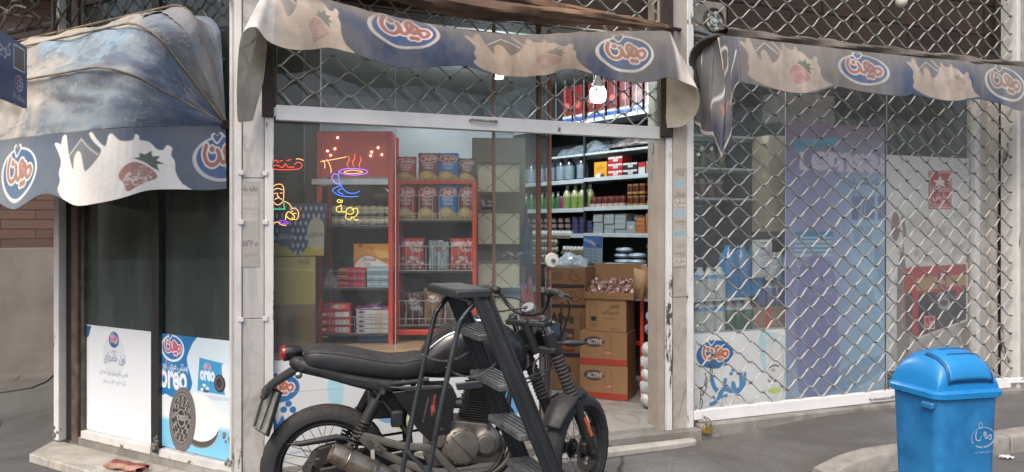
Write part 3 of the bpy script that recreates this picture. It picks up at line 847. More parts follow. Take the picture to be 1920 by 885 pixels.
TG = thing('rolling_grille', 'silver lattice shutter pulled fully down and padlocked over the poster window', 'shutter', A, 3, -0.01, 0.12)
mb = MB(); lattice(mb, 1.40, 4.69, 0.215, 3.9, 0.222, 0.0765, -0.015, 0.0078, 2, 0.3)
mb.build('lattice', [m_grille, m_rivet], TG)
MB().box(1.415, 4.64, -0.04, 0.01, 0.128, 0.213).build('bottom_bar', m_whitepaint2, TG, bevel=0.004)
MB().tube(spline([(3.02, -0.04, 0.165), (3.025, -0.06, 0.168), (3.06, -0.068, 0.163), (3.2, -0.068, 0.163), (3.25, -0.062, 0.168), (3.26, -0.04, 0.165)], 5), 0.009, 8).build('handle', bpy.data.materials['worn_steel_handle'], TG)
p = MB(); p.bar((4.62, -0.045, 0.195), (4.74, -0.06, 0.19), 0.014, 0.045).torus((4.74, -0.062, 0.19), (0, 1, 0), 0.018, 0.009, 16, 8)
p.build('lock_lug', m_whitepaint2, TG, bevel=0.003)
MB().box(1.372, 1.44, -0.055, -0.041, 0.15, 0.215).build('lock_lug', m_whitepaint2, TG, bevel=0.003)
# crumpled wire at the lower left of the shutter
mb = MB(); rnd = random.Random(9)
for k in range(7):
    pts = [(1.42 + 0.02 * k + rnd.uniform(-.02, .03), -0.03 + rnd.uniform(-.01, .01), 0.22 + 0.05 * k + 0.03 * q + rnd.uniform(-.02, .02)) for q in range(5)]
    mb.tube(spline(pts, 4), 0.004, 6)
mb.build('bent_wire', m_grille_dark, TG)
# padlock
ps, pz = A.sz(1326, 806, -0.12)
T = thing('padlock', 'small brass padlock hanging from the shutter corner', 'padlock', A, ps, -0.12, pz)
o = Vector((ps, -0.075, pz))
tl = radians(-14)
R2 = lambda x, z: (ps + x * cos(tl) - z * sin(tl), pz + x * sin(tl) + z * cos(tl))
pts = [R2(*q) for q in ((-0.033, -0.026), (0.033, -0.026), (0.036, 0.0), (0.033, 0.026), (-0.033, 0.026), (-0.036, 0.0))]
MB().prism(pts, -0.131, -0.109).build('lock_body', mat('brass', 'b59a5c', 0.35, 0.8, var=0.2), T, bevel=0.003)
q = [R2(-0.02 + 0, 0.02), R2(-0.022, 0.06), R2(-0.012, 0.078), R2(0.008, 0.078), R2(0.018, 0.06), R2(0.018, 0.02)]
MB().tube(spline([(x, -0.12 + (.045 if i in (2, 3) else 0), z) for i, (x, z) in enumerate(q)], 5), 0.0045, 8).build('shackle', mat('steel', '8c8c8a', 0.3, 0.9), T)

# ------------------------------------------------------------------ right window: glass and posters
m_glass2 = glassm('side_glass', (0.98, 0.99, 0.99), veil=0.07)
T = thing('display_window', 'display window of three tall panes behind the closed lattice shutter', 'window', A, 3, 0.10, 0.13)
s1, s2 = 2.31, 3.352
for a_, b_ in ((1.396, s1 - .003), (s1, s2 - .003), (s2, 4.33)): MB().box(a_, b_, 0.10, 0.106, 0.13, 2.98).build('pane', m_glass2, T, smooth=False)
for a_ in (s1, s2): MB().box(a_ - 0.003, a_, 0.096, 0.1, 0.13, 2.98).build('glass_joint', bpy.data.materials['silver_seal'], T)
MB().box(4.33, 4.39, 0.06, 0.14, 0.126, 2.98).box(1.397, 4.33, 0.08, 0.13, 0.126, 0.16).build('window_frame', mat('white_frame', 'c2c4c4', 0.5, var=0.12), T, bevel=0.003)
def cur(u, v):
    return (4.392 + 0.31 * u, 0.13 + 0.015 * sin(u * 9 + 2 * v) + 0.01 * sin(u * 23 + v * 7) * (1 - v), 0.13 + 2.8 * v)
MB().grid(30, 60, cur).build('crumpled_sheet', mat('crumpled_plastic', '9b9790', 0.5, var=0.2, scale=3, c2='b8b4ae', bump=0.8, bscale=9), T, solid=0.003)

def lam(P):
    a = (P.V - 0.2) / 2.15; g = np.clip((P.U - s1) / 1.04, 0, 1)
    top = srgb('7a5472'); mid = srgb('8688b0'); low = srgb('93b6cf'); rt = srgb('9dbdd0')
    t = np.clip((a - 0.78) * 4.5, 0, 1)[..., None]; r = np.clip(g * 1.5 - 0.45, 0, 1)[..., None]
    base = mid * (1 - r) + low * r
    base = base * (1 - t) + top * t
    l = np.clip(0.24 - a, 0, 1)[..., None] * 3
    P.C[:] = base * (1 - l) + rt * l
    n = fbm(P.U, P.V, 3, 4)[..., None]; P.C *= 0.85 + 0.3 * n
    P.poly([(1490, 262), (1572, 257), (1566, 275), (1490, 283)], '4a93b4')
    P.text('بهترین سوپر لیزر اسلیپ ایران', 1493, 279, 1560, 264, '243a58', 1, 0.02)
    P.text('L', 1499, 318, 1518, 285, 'd4c8d8', 1, 0.05)
    P.text('emsan', 1521, 320, 1677, 290, 'd0c4d8', 1, 0.045)
    P.text('تیغ اصلاح شش لبه', 1590, 352, 1677, 336, '2a3458', 1, 0.02)
    for x0, x1, y0, y1 in ((1597, 1640, 368, 412), (1646, 1677, 368, 412), (1600, 1634, 424, 455)):
        P.rect(x0, y0, x1, y1, '44487e', 0.7)
        P.line([(x0 + 22, y0), (x0 + 14, y1)], 0.02, '9db4cc', al=0.7); P.line([(x0 + 28, y0), (x0 + 22, y1)], 0.01, 'c0cede', al=0.6)
    P.poly([(1490, 440), (1558, 440), (1562, 480), (1490, 482)], '9ab2c6')
    for y in (449, 457, 465, 473): P.line([(1492, y), (1560, y)], 0.012, '4f80a6')
    P.rect(1490, 434, 1562, 444, '3a7aa6')
    for i in range(6): P.line([(1495 + i * 2, 495 + i * 34), (1503 + i, 512 + i * 34), (1497 + i * 2, 522 + i * 34)], 0.016, 'a9bed4', 2, 0.6)
    P.poly([(1500, 500), (1560, 490), (1572, 620), (1568, 730), (1497, 735)], '5c5c96', 2, 0.6)
    P.text('شش تیغه', 1520, 538, 1560, 522, 'a9b4d0', 0.8)
    P.text('اصلاح مردانه', 1516, 556, 1560, 546, 'a9b4d0', 0.7)
    for x, y, rx, ry, c, al in ((1630, 470, .2, .28, '8fb6cc', .5), (1640, 560, .18, .2, '7fa6c2', .5), (1620, 640, .25, .16, '86b0c8', .5), (1655, 500, .07, .2, '5a76a4', .5), (1610, 700, .3, .1, '4d7ea4', .5)):
        P.ell(*A.sz(x, y, 0.11), rx, ry, c, al, rot=0.3, raw=True)
    for i in range(5): P.line([(1600 + i * 8, 480 + i * 6), (1630 + i * 9, 520 + i * 25)], 0.03, 'a6c6d8', al=0.25)
    P.ell(*A.sz(1628, 575, 0.11), 0.015, 0.02, 'c2704a', 0.8, raw=True)
    P.line([(1588, 345), (1588, 740)], 0.006, '8faac0', al=0.7)
T = thing('poster', 'tall purple and blue razor poster filling the middle pane', 'poster', A, 2.8, 0.112, 0.2)
sheet('printed_face', T, s1 + 0.006, s2 - 0.008, 0.165, 2.335, 0.112, lam, m_poster_old, 0.0045, conv=lambda x, y: A.sz(x, y, 0.112))

def wallp(P):
    n = fbm(P.U, P.V, 2.2, 8); P.C[:] = srgb('d2cfcc') * (0.78 + 0.4 * n[..., None])
    n2 = fbm(P.U, P.V, 16, 3)
    P.blend(np.clip((n2 - 0.55) * 6, 0, 1) * np.clip((1.75 - P.V) * 3, 0, 1) * 0.45, '6c6560')
    P.blend(np.clip(1 - np.abs(P.V - 1.52) / 0.2, 0, 1) * np.clip((fbm(P.U, P.V, 5, 21) - .4) * 4, 0, 1) * .35, '6a625c')
    P.poly([(1683, 690), (1683, 500), (1700, 440), (1690, 400), (1700, 520), (1708, 600), (1700, 690)], '5e4a44', 2, 0.8)
    P.poly([(1810, 690), (1800, 560), (1815, 470), (1830, 440), (1842, 430), (1842, 690)], '7a5a4e', 2, 0.9)
    P.poly([(1683, 690), (1683, 630), (1740, 610), (1842, 600), (1842, 690)], '8d8078', 2, 0.6)
    P.ell(*A.sz(1679, 425, 0.112), 0.05, 0.12, '7b5f52', 0.9, raw=True)
    # red seal sign
    P.rect(1741, 320, 1784, 392, 'b02a3c')
    P.line([(1744, 323), (1781, 323), (1781, 354), (1744, 354)], 0.008, 'd8c8c4', closed=True)
    P.line([(1744, 358), (1781, 358), (1781, 389), (1744, 389)], 0.008, 'd8c8c4', closed=True)
    P.poly([(1762, 328), (1766, 338), (1776, 338), (1769, 344), (1773, 352), (1762, 346), (1752, 352), (1756, 344), (1749, 338), (1759, 338)], 'e0d6d2')
    P.text('چاوش', 1749, 379, 1778, 361, 'e0d6d2', 1, 0.03)
    P.text('CHAVOSH', 1750, 387, 1777, 382, 'e0d6d2')
    # tea carton
    P.poly([(1694, 505), (1711, 500), (1711, 628), (1697, 610)], 'a9443f')
    P.poly([(1697, 550), (1711, 548), (1711, 628), (1699, 610)], '4a4140')
    P.poly([(1711, 500), (1812, 494), (1812, 600), (1722, 632), (1711, 628)], 'ac2a36')
    P.poly([(1718, 522), (1812, 514), (1812, 534), (1718, 546)], 'a88a5c')
    P.poly([(1722, 552), (1812, 540), (1812, 600), (1722, 630)], '2c2a33')
    P.line([(1713, 498), (1812, 493)], 0.02, 'cfc9c4'); P.line([(1813, 494), (1813, 600), (1722, 634)], 0.018, 'cfc9c4')
    P.rect(1758, 506, 1774, 540, '93283a'); P.ell(*A.sz(1766, 514, .112), 0.012, 0.012, 'e6dcd8', raw=True)
    P.text('چای', 1762, 534, 1772, 522, 'e6dcd8', .8)
    P.ell(*A.sz(1770, 570, 0.112), 0.075, 0.05, 'b9b4b2', 0.8, raw=True); P.ell(*A.sz(1770, 568, 0.112), 0.05, 0.03, '4c3a36', 1, raw=True)
    P.line([(1756, 556), (1764, 548), (1772, 556), (1780, 546)], 0.008, 'cfcac8', 3, .8)
    P.text('چای ممتاز', 1765, 562, 1800, 552, 'b8b2b4', .7)
    P.rect(1732, 592, 1754, 618, 'a82c38'); P.line([(1734, 594), (1752, 594), (1752, 616), (1734, 616)], 0.006, 'e0d0d0', closed=True); P.text('هل', 1737, 612, 1750, 598, 'e0d0d0')
    P.rect(1793, 538, 1802, 556, 'b03644')
T = thing('poster', 'grey stone-look tea poster with a red seal and a red and black carton', 'poster', A, 3.8, 0.112, 0.3)
sheet('printed_face', T, s2 + 0.006, 4.32, 0.33, 2.115, 0.112, wallp, m_poster_old, 0.0045, conv=lambda x, y: A.sz(x, y, 0.112))

def shir(P):
    P.C[:] = srgb('d8dcdc') * (0.9 + 0.2 * fbm(P.U, P.V, 2, 5)[..., None])
    P.poly([(1420, 628), (1440, 622), (1470, 632), (1482, 650), (1470, 660), (1450, 640), (1432, 650), (1436, 700), (1424, 680)], 'a2cad2', 3, 0.85)
    P.poly([(1430, 632), (1460, 628), (1478, 660), (1475, 720), (1450, 735), (1436, 700), (1440, 650)], 'cdcfcd', 3, 0.7)
    brand(P, *A.sz(1338, 664, 0.112), 0.165, 0.105, 'c0693f', 'e2e0dc', '2d6aa0', '2d6aa0')
    b = '4a86b4'
    P.line([(1331, 706), (1337, 726), (1350, 735), (1357, 712)], 0.035, b, 4); P.line([(1350, 735), (1340, 752), (1330, 757)], 0.03, b, 4)
    P.line([(1357, 728), (1370, 732), (1372, 718), (1376, 732), (1386, 730), (1386, 698)], 0.035, b, 3); P.line([(1372, 730), (1390, 726), (1394, 700)], 0.028, b, 3)
    for x, y in ((1368, 700), (1372, 693), (1351, 743), (1358, 741)): P.ell(*A.sz(x, y, .112), 0.018, 0.014, b, raw=True)
    P.text('ICISL', 1350, 758, 1398, 738, 'b3aa94', .8)
    P.text('Pasteurizedni Homogenised', 1306, 769, 1392, 762, '3f7090', 1, .02)
    for x in (1447, 1480): P.line([(x - 10, 690), (x + 2, 684), (x + 10, 686)], 0.012, '3a3c3c', 3, .9); P.ell(*A.sz(x, 693, .112), 0.02, 0.014, '9aa6aa', raw=True)
    P.ell(*A.sz(1482, 706, .112), 0.05, 0.045, '36506e', 1, raw=True); P.text('میهن', 1474, 712, 1490, 700, 'c8d0d8')
    P.poly([(1436, 730), (1452, 726), (1462, 728), (1456, 736), (1442, 737)], 'b5c86e', 2)
    P.line([(1462, 650), (1468, 700), (1464, 740)], 0.006, '6c9c98', 3)
    for x, y in ((1440, 705), (1437, 712), (1460, 722)): P.line([(x, y), (x + 5, y + 4)], 0.01, '3a4444')
T = thing('poster', 'white dairy sticker with blue oval emblem behind the lower left of the shutter', 'poster', A, 1.8, 0.094, 0.2)
sheet('printed_face', T, 1.40, s1 - 0.006, 0.163, 0.735, 0.094, shir, m_poster_old, 0.0035, conv=lambda x, y: A.sz(x, y, 0.112))

# behind it: cream column, shelves with bottles
mc = mat('cream_board', 'b3a78f', 0.6, var=0.12, scale=4)
T = thing('cream_column', 'cream boarded column standing behind the left pane of the shuttered window', 'column', A, 2.2, 0.32, 0.12)
CA, CB = A.u(1441, .3), A.u(1488, .3)
MB().box(CA, CB, 0.3, 0.5, 1.48, 2.25).build('column_face', mc, T, bevel=0.005)
MB().box(CA + .01, CB - .01, 0.32, 0.5, 0.12, 1.478).build('column_foot', mat('dark_board', '3a2f2b', 0.6), T, bevel=0.005)

# ------------------------------------------------------------------ left angled window (frame B)
T = thing('corner_window', 'tall dark window round the corner with white footing and steel posts', 'window', B, -0.75, 0, 0.06)
MB().box(-1.775, -1.715, -0.03, 0.1, 0.07, 4.59).build('outer_post', m_whitepaint, T, bevel=0.004)
MB().box(-1.712, -1.62, 0.02, 0.12, 0.07, 4.59).build('dark_channel', m_black, T)
MB().box(-1.618, -1.545, 0.0, 0.12, 0.07, 4.59).build('brown_jamb', m_brownjamb, T, bevel=0.004)
MB().box(-1.543, -1.508, 0.02, 0.12, 0.07, 4.59).build('inner_jamb', m_greydark, T, bevel=0.003)
MB().box(B.u(284, .015), B.u(297, .015), 0.015, 0.1, 0.10, 3.0).build('mullion', mat('dark_mullion', '2a2b2a', 0.45, var=0.3), T, bevel=0.003)
m_glass3 = glassm('dark_glass', (0.7, 0.74, 0.72), veil=0.09, veilc=(.4, .46, .44))
for a_, b_ in ((-1.506, -.757), (-.683, 0)):
    MB().box(a_, b_, 0.045, 0.051, 0.16, 3.0).build('pane', m_glass3, T, smooth=False)
    MB().box(a_, b_ - .01, -.002, .06, .11, .16).build('bottom_rail', chipped('rail_paint', 'cfcdc9', '6a635b', 0.38, 9, (1, 1, 1)), T, bevel=0.004)
p = MB(); p.box(-1.6, 0.0, 0.005, 0.1, 0.045, 0.113); p.build('cement_base', m_silldirt, T, bevel=0.006)
p = MB(); p.box(-1.775, 0.02, 0.03, 0.2, 3.0, 4.6); p.build('header_wall', m_greydark, T)
MB().box(-0.022, -0.003, -0.02, 0.1, 0.06, 4.59).build('corner_angle', m_whitepaint, T, bevel=0.004)
# lumps of mortar on the posts
rnd = random.Random(4)
for (u, z) in ((-1.74, 0.12), (-0.70, 0.16), (-0.66, 0.2), (-0.02, 0.2), (-0.02, 0.3)):
    mb = MB()
    for k in range(5): mb.sphere((u + rnd.uniform(-.03, .03), -0.03 + rnd.uniform(-.01, .02), z + rnd.uniform(-.03, .04)), rnd.uniform(.008, .017), 8, 6, sy=.5)
    mb.build('mortar_lump', mat('mortar', '6e6963', 0.95, var=0.35, scale=20, bump=0.8), T)
# step slab
T = thing('marble_step', 'worn cream marble step slab under the corner window', 'step', B, -0.8, -0.2, 0)
p = MB(); p.plan([(-1.80, -0.03), (-1.62, -0.27), (-0.80, -0.285), (-0.795, 0.01), (-1.79, 0.01)], 0.0, 0.058)
p.build('slab', m_step, T, bevel=0.008); p = MB().plan([(-0.792, -0.29), (0.05, -0.33), (0.06, 0.01), (-0.79, 0.01)], 0.0, 0.06)
p.build('slab', m_step, T, bevel=0.008)
# dark sheet added behind the glass, standing for the dim interior
T = thing('dim_backdrop', 'added dark greenish interior curtain behind the corner window glass', 'backdrop', B, -0.75, 0.5, 0.12)
def bl(u, v): return (-1.62 + 1.37 * u, 0.40 + 0.03 * sin(u * 40) + 0.02 * sin(u * 13 + 1), 0.13 + 2.9 * v)
MB().grid(120, 4, bl).build('cloth', mat('dark_green_backdrop', '38403b', 0.9, var=0.3, scale=3, c2='4f5c53'), T, solid=0.004)

def p1f(P):
    P.C[:] = srgb('e4e8ec')
    P.poly([(150, 610), (171, 611), (166, 630), (156, 640), (150, 640)], '2f5f9c', 0)
    P.ell(*B.sz(214, 668, 0.04), 0.12, 0.13, 'c9ced3', 0.6, raw=True); P.ell(*B.sz(214, 668, 0.04), 0.112, 0.122, 'd9dee3', 0.9, raw=True)
    brand(P, *B.sz(214, 637, 0.04), 0.056, 0.052, 'c46a80', 'e6e8ee', '2f5f9c', '2f5f9c')
    P.text('بستنی', 208, 662, 219, 655, '7c8088')
    P.text('نون خامه‌ای'.replace('\u200c', ''), 195, 681, 236, 664, '2f5080', 1, .02)
    P.text('طعم بی نظیر بستنی نون خامه ای', 188, 704, 241, 698, '6a7a94')
    P.text('شرکت فرآورده های لبنی میهن', 193, 718, 237, 712, '7a98b8')
    P.text('تهران خیابان میهن پلاک ده', 194, 812, 238, 806, 'b4b8bc')
    n = fbm(P.U, P.V, 25, 6); P.blend(np.clip((n - .72) * 8, 0, 1) * np.clip((.26 - P.V) * 20, 0, 1) * np.clip((P.U + .85) * 10, 0, 1), '55504a')
T = thing('poster', 'plain white ice cream poster with a small blue oval on top, on the left pane', 'poster', B, -1.1, -0.0, 0.16)
sheet('printed_face', T, B.u(154, .04), B.u(284, .04), 0.162, 0.862, 0.0, p1f, m_poster, 0.0028, conv=lambda x, y: B.sz(x, y, 0.04), mapf=lambda U, V: (U, 0.042 - 0.006 * np.sin((U + 1.5) * 2.1), V), solid=0.002)

def p2f(P):
    P.C[:] = srgb('d4e4ee')
    t = np.clip((0.52 - P.V) * 8, 0, 1)[..., None]; P.C[:] = P.C * (1 - t) + srgb('e6e9ea') * t
    t = np.clip((0.36 - P.V) * 30, 0, 1)[..., None]; P.C[:] = P.C * (1 - t) + srgb('7cc2e2') * t
    P.poly([(290, 620), (366, 628), (362, 645), (352, 672), (358, 700), (362, 722), (350, 742), (325, 745), (310, 738), (290, 737)], '1f77b4', 4)
    brand(P, *B.sz(324, 653, 0.04), 0.115, 0.082, 'c4506a', 'f0f0f4', 'e8eef4', '2f70b4', ringw=0.14)
    P.text('بستنی میهن اورئو', 299, 694, 354, 679, 'f4f8fc', 1, .01)
    P.text('oreo', 300, 726, 352, 700, 'f4f8fc', 1, .035)
    # wafer sandwich pack
    P.poly([(376, 670), (432, 684), (432, 742), (372, 732)], '3f9acb')
    P.poly([(418, 684), (432, 684), (432, 742), (424, 740), (420, 710)], 'dfeaf0', 2)
    brand(P, *B.sz(391, 688, 0.04), 0.032, 0.026, 'c4506a', 'f0f0f4', 'e8eef4', '2f70b4', heart=False)
    P.text('oreo', 377, 712, 405, 697, 'eef4fa', 1, .06)
    P.ell(*B.sz(414, 719, 0.04), 0.05, 0.052, '2e2c2e', raw=True); P.ell(*B.sz(413, 718, 0.04), 0.036, 0.040, '6a6868', raw=True); P.ell(*B.sz(413, 718, 0.04), 0.028, 0.03, '2e2c2e', raw=True)
    for x, y in ((385, 722), (391, 728), (381, 730)): P.ell(*B.sz(x, y, 0.04), 0.014, 0.009, 'f2f4f4', raw=True)
    P.ell(*B.sz(388, 733, 0.04), 0.03, 0.009, '2e4a60', .8, raw=True)
    P.poly([(360, 738), (432, 746), (432, 752), (366, 746)], 'b9cbd6', 2, .7)
    # big biscuit
    cx, cz = B.sz(341, 784, 0.04)
    a = -0.12; rx, ry = 0.118, 0.186
    X = (P.U - cx) * cos(a) + (P.V - cz) * sin(a); Y = -(P.U - cx) * sin(a) + (P.V - cz) * cos(a)
    # cream below right
    bx, bz = B.sz(377, 800, 0.04)
    P.ell(bx, bz, 0.165, 0.125, '55504e', 1, rot=0.15, raw=True)
    P.ell(bx + 0.003, bz + 0.035, 0.17, 0.12, 'f0f0ef', 1, rot=0.1, raw=True)
    P.ell(bx - 0.02, bz + 0.10, 0.17, 0.10, 'e9ecec', 1, raw=True)
    aa_ = np.arctan2((P.V - bz), (P.U - bx)); rr = np.hypot((P.U - bx) / .185, (P.V - bz) / .13)
    P.blend(((rr > .9) & (rr < 1.0) & (P.V < bz - .02)) * (0.5 + .5 * np.sin(aa_ * 130)) * .7, 'a8a4a0')
    rad = np.hypot(X / rx, Y / ry); th = np.arctan2(Y / ry, X / rx)
    P.blend(np.clip((1.09 - np.hypot((X - .012) / rx, (Y + .006) / ry)) * 30, 0, 1), '6a6664')
    P.blend(np.clip((1 - rad) * 30, 0, 1), '4a4746')
    P.blend(np.clip((1 - rad) * 30, 0, 1) * (rad > .86) * (0.5 + 0.5 * np.sin(th * 70)), '8e8a88')
    P.blend((rad < .86).astype(float), '3b3837')
    P.blend((np.abs(rad - .8) < .02) * .9, 'a29e9c')
    for rr_, nn, wd in ((.66, 12, .11), (.46, 9, .10)):
        for i in range(nn):
            q = 2 * pi * i / nn + (0.2 if nn == 9 else 0)
            px, py = rr_ * cos(q), rr_ * sin(q)
            for dx, dy in ((wd, wd), (wd, -wd)):
                p0 = ((px - dx * .8) * rx, (py - dy * .8) * ry); p1_ = ((px + dx * .8) * rx, (py + dy * .8) * ry)
                f = lambda p: (cx + p[0] * cos(a) - p[1] * sin(a), cz + p[0] * sin(a) + p[1] * cos(a))
                P.line([f(p0), f(p1_)], 0.0055, 'a8a4a2', raw=True)
    P.ell(cx, cz, rx * .36, ry * .3, '3b3837', 1, rot=a, raw=True)
    P.line([(cx + x * rx, cz + y * ry) for x, y in ((-.3, 0.04), (-.2, .24), (.1, .28), (.3, .1), (.25, -.18), (-.05, -.28), (-.28, -.12))], 0.006, 'aaa6a4', 3, closed=True, raw=True)
    P.text('OREO', cx - .035, cz - .014, cx + .04, cz + .02, 'b4b0ae', 1, .05, raw=True)
T = thing('poster', 'blue and white biscuit ice cream poster with a big black sandwich biscuit', 'poster', B, -0.35, 0.0, 0.16)
sheet('printed_face', T, B.u(297, .04), B.u(432, .04), 0.164, 0.858, 0.0, p2f, m_poster, 0.0025, conv=lambda x, y: B.sz(x, y, 0.04), mapf=lambda U, V: (U, 0.04 - 0.008 * np.sin((U + .7) * 3.5), V), solid=0.002)
# rag on the step
rs, _ = B.sz(280, 852, -0.1)
T = thing('folded_rag', 'folded maroon and pink cloth lying on the marble step', 'cloth', B, -0.72, -0.13, 0.06)
mb = MB()
def rag(u, v):
    q = 2 * pi * v
    x = -0.92 + 0.30 * u; y = -0.14 - 0.03 * u + 0.028 * cos(q) * (1 + .2 * sin(u * 9)) + 0.03 * u; z = 0.078 + 0.016 * sin(q) + 0.004 * sin(u * 14 + q * 2) + 0.012 * u
    return (x + 0.01 * cos(q), y, z)
mb.grid(24, 16, rag); mb.build('maroon_fold', mat('rag_maroon', '7a4440', 0.95, var=0.3, scale=20, bump=.5), T)
mb = MB(); mb.grid(24, 16, lambda u, v: tuple(a + b for a, b in zip(rag(u, v), (0.01, -0.045 + .02 * u, -0.004)))); mb.build('pink_fold', mat('rag_pink', 'a07c6c', 0.95, var=0.3, scale=20, bump=.5), T)

# upper lattice behind the fan awning, and crumpled lattice by the alley
T = thing('upper_grille', 'dark lattice panel fixed above the corner window behind the canopy', 'grille', B, -0.9, -0.02, 2.5)
mb = MB(); lattice(mb, -1.76, -0.04, 2.3, 4.3, 0.20, 0.08, -0.04, 0.007, 5); mb.build('lattice', [m_grille_dark, m_rivet], T)
MB().box(-1.76, -0.04, -0.05, -0.02, 4.3, 4.36).box(-1.77, -1.74, -0.05, -0.02, 2.3, 4.3).build('frame', m_greydark, T)
T = thing('folded_grille', 'bundle of folded steel lattice jutting above the canopy at the alley corner', 'grille', B, -1.9, -0.2, 2.9)
mb = MB(); rnd = random.Random(2)
for k in range(9):
    x0 = -2.1 + 0.05 * k
    pts = []
    for q in range(9):
        f = q / 8
        pts.append((x0 + rnd.uniform(-.03, .03) + (0.06 if q % 2 else -0.06), -0.25 + 0.05 * k + rnd.uniform(-.03, .03), 2.86 + 0.5 * f + rnd.uniform(-.02, .02)))
    mb.tube(spline(pts, 3), 0.008, 6)
for k in range(6):
    pts = [(-2.15 + 0.09 * q, -0.3 + 0.06 * k + rnd.uniform(-.03, .03), 2.9 + 0.08 * k + (0.04 if q % 2 else 0) + rnd.uniform(-.02, .02)) for q in range(7)]
    mb.tube(spline(pts, 3), 0.008, 6)
mb.build('folded_lattice', m_grille_dark, T)
MB().tube([(-2.2, -0.1, 2.88), (-1.72, -0.02, 2.9)], 0.02).build('bracket', m_greydark, T)
T = thing('overhang', 'dark sooty overhang above the corner window', 'overhang', B, -1, -0.3, 3.2)
MB().box(-2.2, 0.0, -0.55, 0.0, 3.45, 3.6).build('board', m_dark, T)
MB().box(-2.2, 0.0, -0.56, -0.53, 3.4, 4.9).build('fascia', mat('grey_tin', '4a4a49', 0.6, .2, var=.3), T)

# street sign on its post
S = Frame(-2.255, 3.58, 104)
T = thing('street_sign', 'dark blue alley name sign with a brown square and a small flower emblem', 'sign', S, -0.25, 0, 2.2)
sx = S.sz
mb = MB(); mb.box(-0.62, 0.0, -0.008, 0.008, 2.06, 2.345)
mb.build('sign_plate', mat('sign_blue', '1f2f68', 0.45, var=0.12), T, bevel=0.002)
def sg(P):
    P.C[:] = srgb('22346e'); n = fbm(P.U, P.V, 6, 3); P.C *= 0.9 + .2 * n[..., None]
    R_ = lambda x0, z0, x1, z1, c: P.poly([(x0, z0), (x1, z0), (x1, z1), (x0, z1)], c, raw=True)
    R_(-0.165, 2.215, -0.03, 2.325, 'c8cccc'); R_(-0.157, 2.222, -0.038, 2.318, '5a3a34')
    P.text('کوچه', -0.36, 2.23, -0.195, 2.32, 'c6cbd6', 1, .02, raw=True)
    for i in range(8):
        q = 2 * pi * i / 8
        P.ell(-0.10 + 0.033 * cos(q), 2.157 + 0.023 * sin(q), 0.020, 0.014, 'c86a78' if cos(q) < -.3 else 'b8c4dc', 1, raw=True, n=16); P.ell(-0.10 + 0.033 * cos(q), 2.157 + 0.023 * sin(q), 0.013, 0.009, '22346e', 1, raw=True, n=16)
    P.text('منطقه ۱۷', -0.17, 2.08, -0.03, 2.112, 'b8c0d0', 1, .02, raw=True)
sheet('sign_print', T, -0.618, -0.002, 2.063, 2.342, -0.0095, sg, m_poster, 0.0022)
MB().cyl((-0.60, 0.03, 0), (-0.60, 0.03, 2.6), 0.025).build('post', m_greydark, T)
MB().box(-0.63, -0.57, 0.008, 0.03, 2.12, 2.16).box(-0.63, -0.57, 0.008, 0.03, 2.24, 2.28).build('clamp', m_greydark, T)

# ================================================================== AWNINGS
m_cloth = printed('awning_cloth', 0.75, 0.7, (0.19, 0.175, 0.16), 3.5, 0.6, 11, 0.2)
m_cloth_b = printed('awning_cloth_faded', 0.75, 0.38, (0.30, 0.28, 0.25), 3.0, 0.9, 8, 0.2)
m_back = mat('awning_back', 'b5a894', 0.85, var=0.3, scale=4, c2='d8d0c0', bump=0.3)
m_roll = mat('soiled_canvas', '3a2c24', 0.85, var=0.4, scale=3.2, c2='8a6e5a', bump=0.5, bscale=20)
m_rib = mat('rib_tube', '6f6252', 0.7, 0.1, var=0.4, scale=10, c2='9a8a72')


def fade(P, k=.35, c=(.30, .30, .31)):
    L_ = P.C.mean(-1, keepdims=True); tone = L_ / .30 * np.array(c); P.C[:] = P.C * (1 - k) + tone * k

def interp(tab, x):
    """tab rows: (key, vec...)"""
    k = np.array([r[0] for r in tab], float)
    return [np.interp(x, k, np.array([r[i] for r in tab], float)) for i in range(1, len(tab[0]))]
def dense(tab, n=8): return spline(tab, n)

def cloth_base(P, c1='33456a', c2='6c6a66', seed=1, lo=0.35, hi=0.65, s=2.5):
    n = fbm(P.U, P.V, s, seed, 5)
    t = np.clip((n - lo) / (hi - lo), 0, 1)[..., None]
    P.C[:] = srgb(c1) * (1 - t) + srgb(c2) * t
    st = fbm(P.U * 6, P.V * 0.8, 6, seed + 9, 3)
    P.C *= 0.86 + 0.28 * st[..., None]

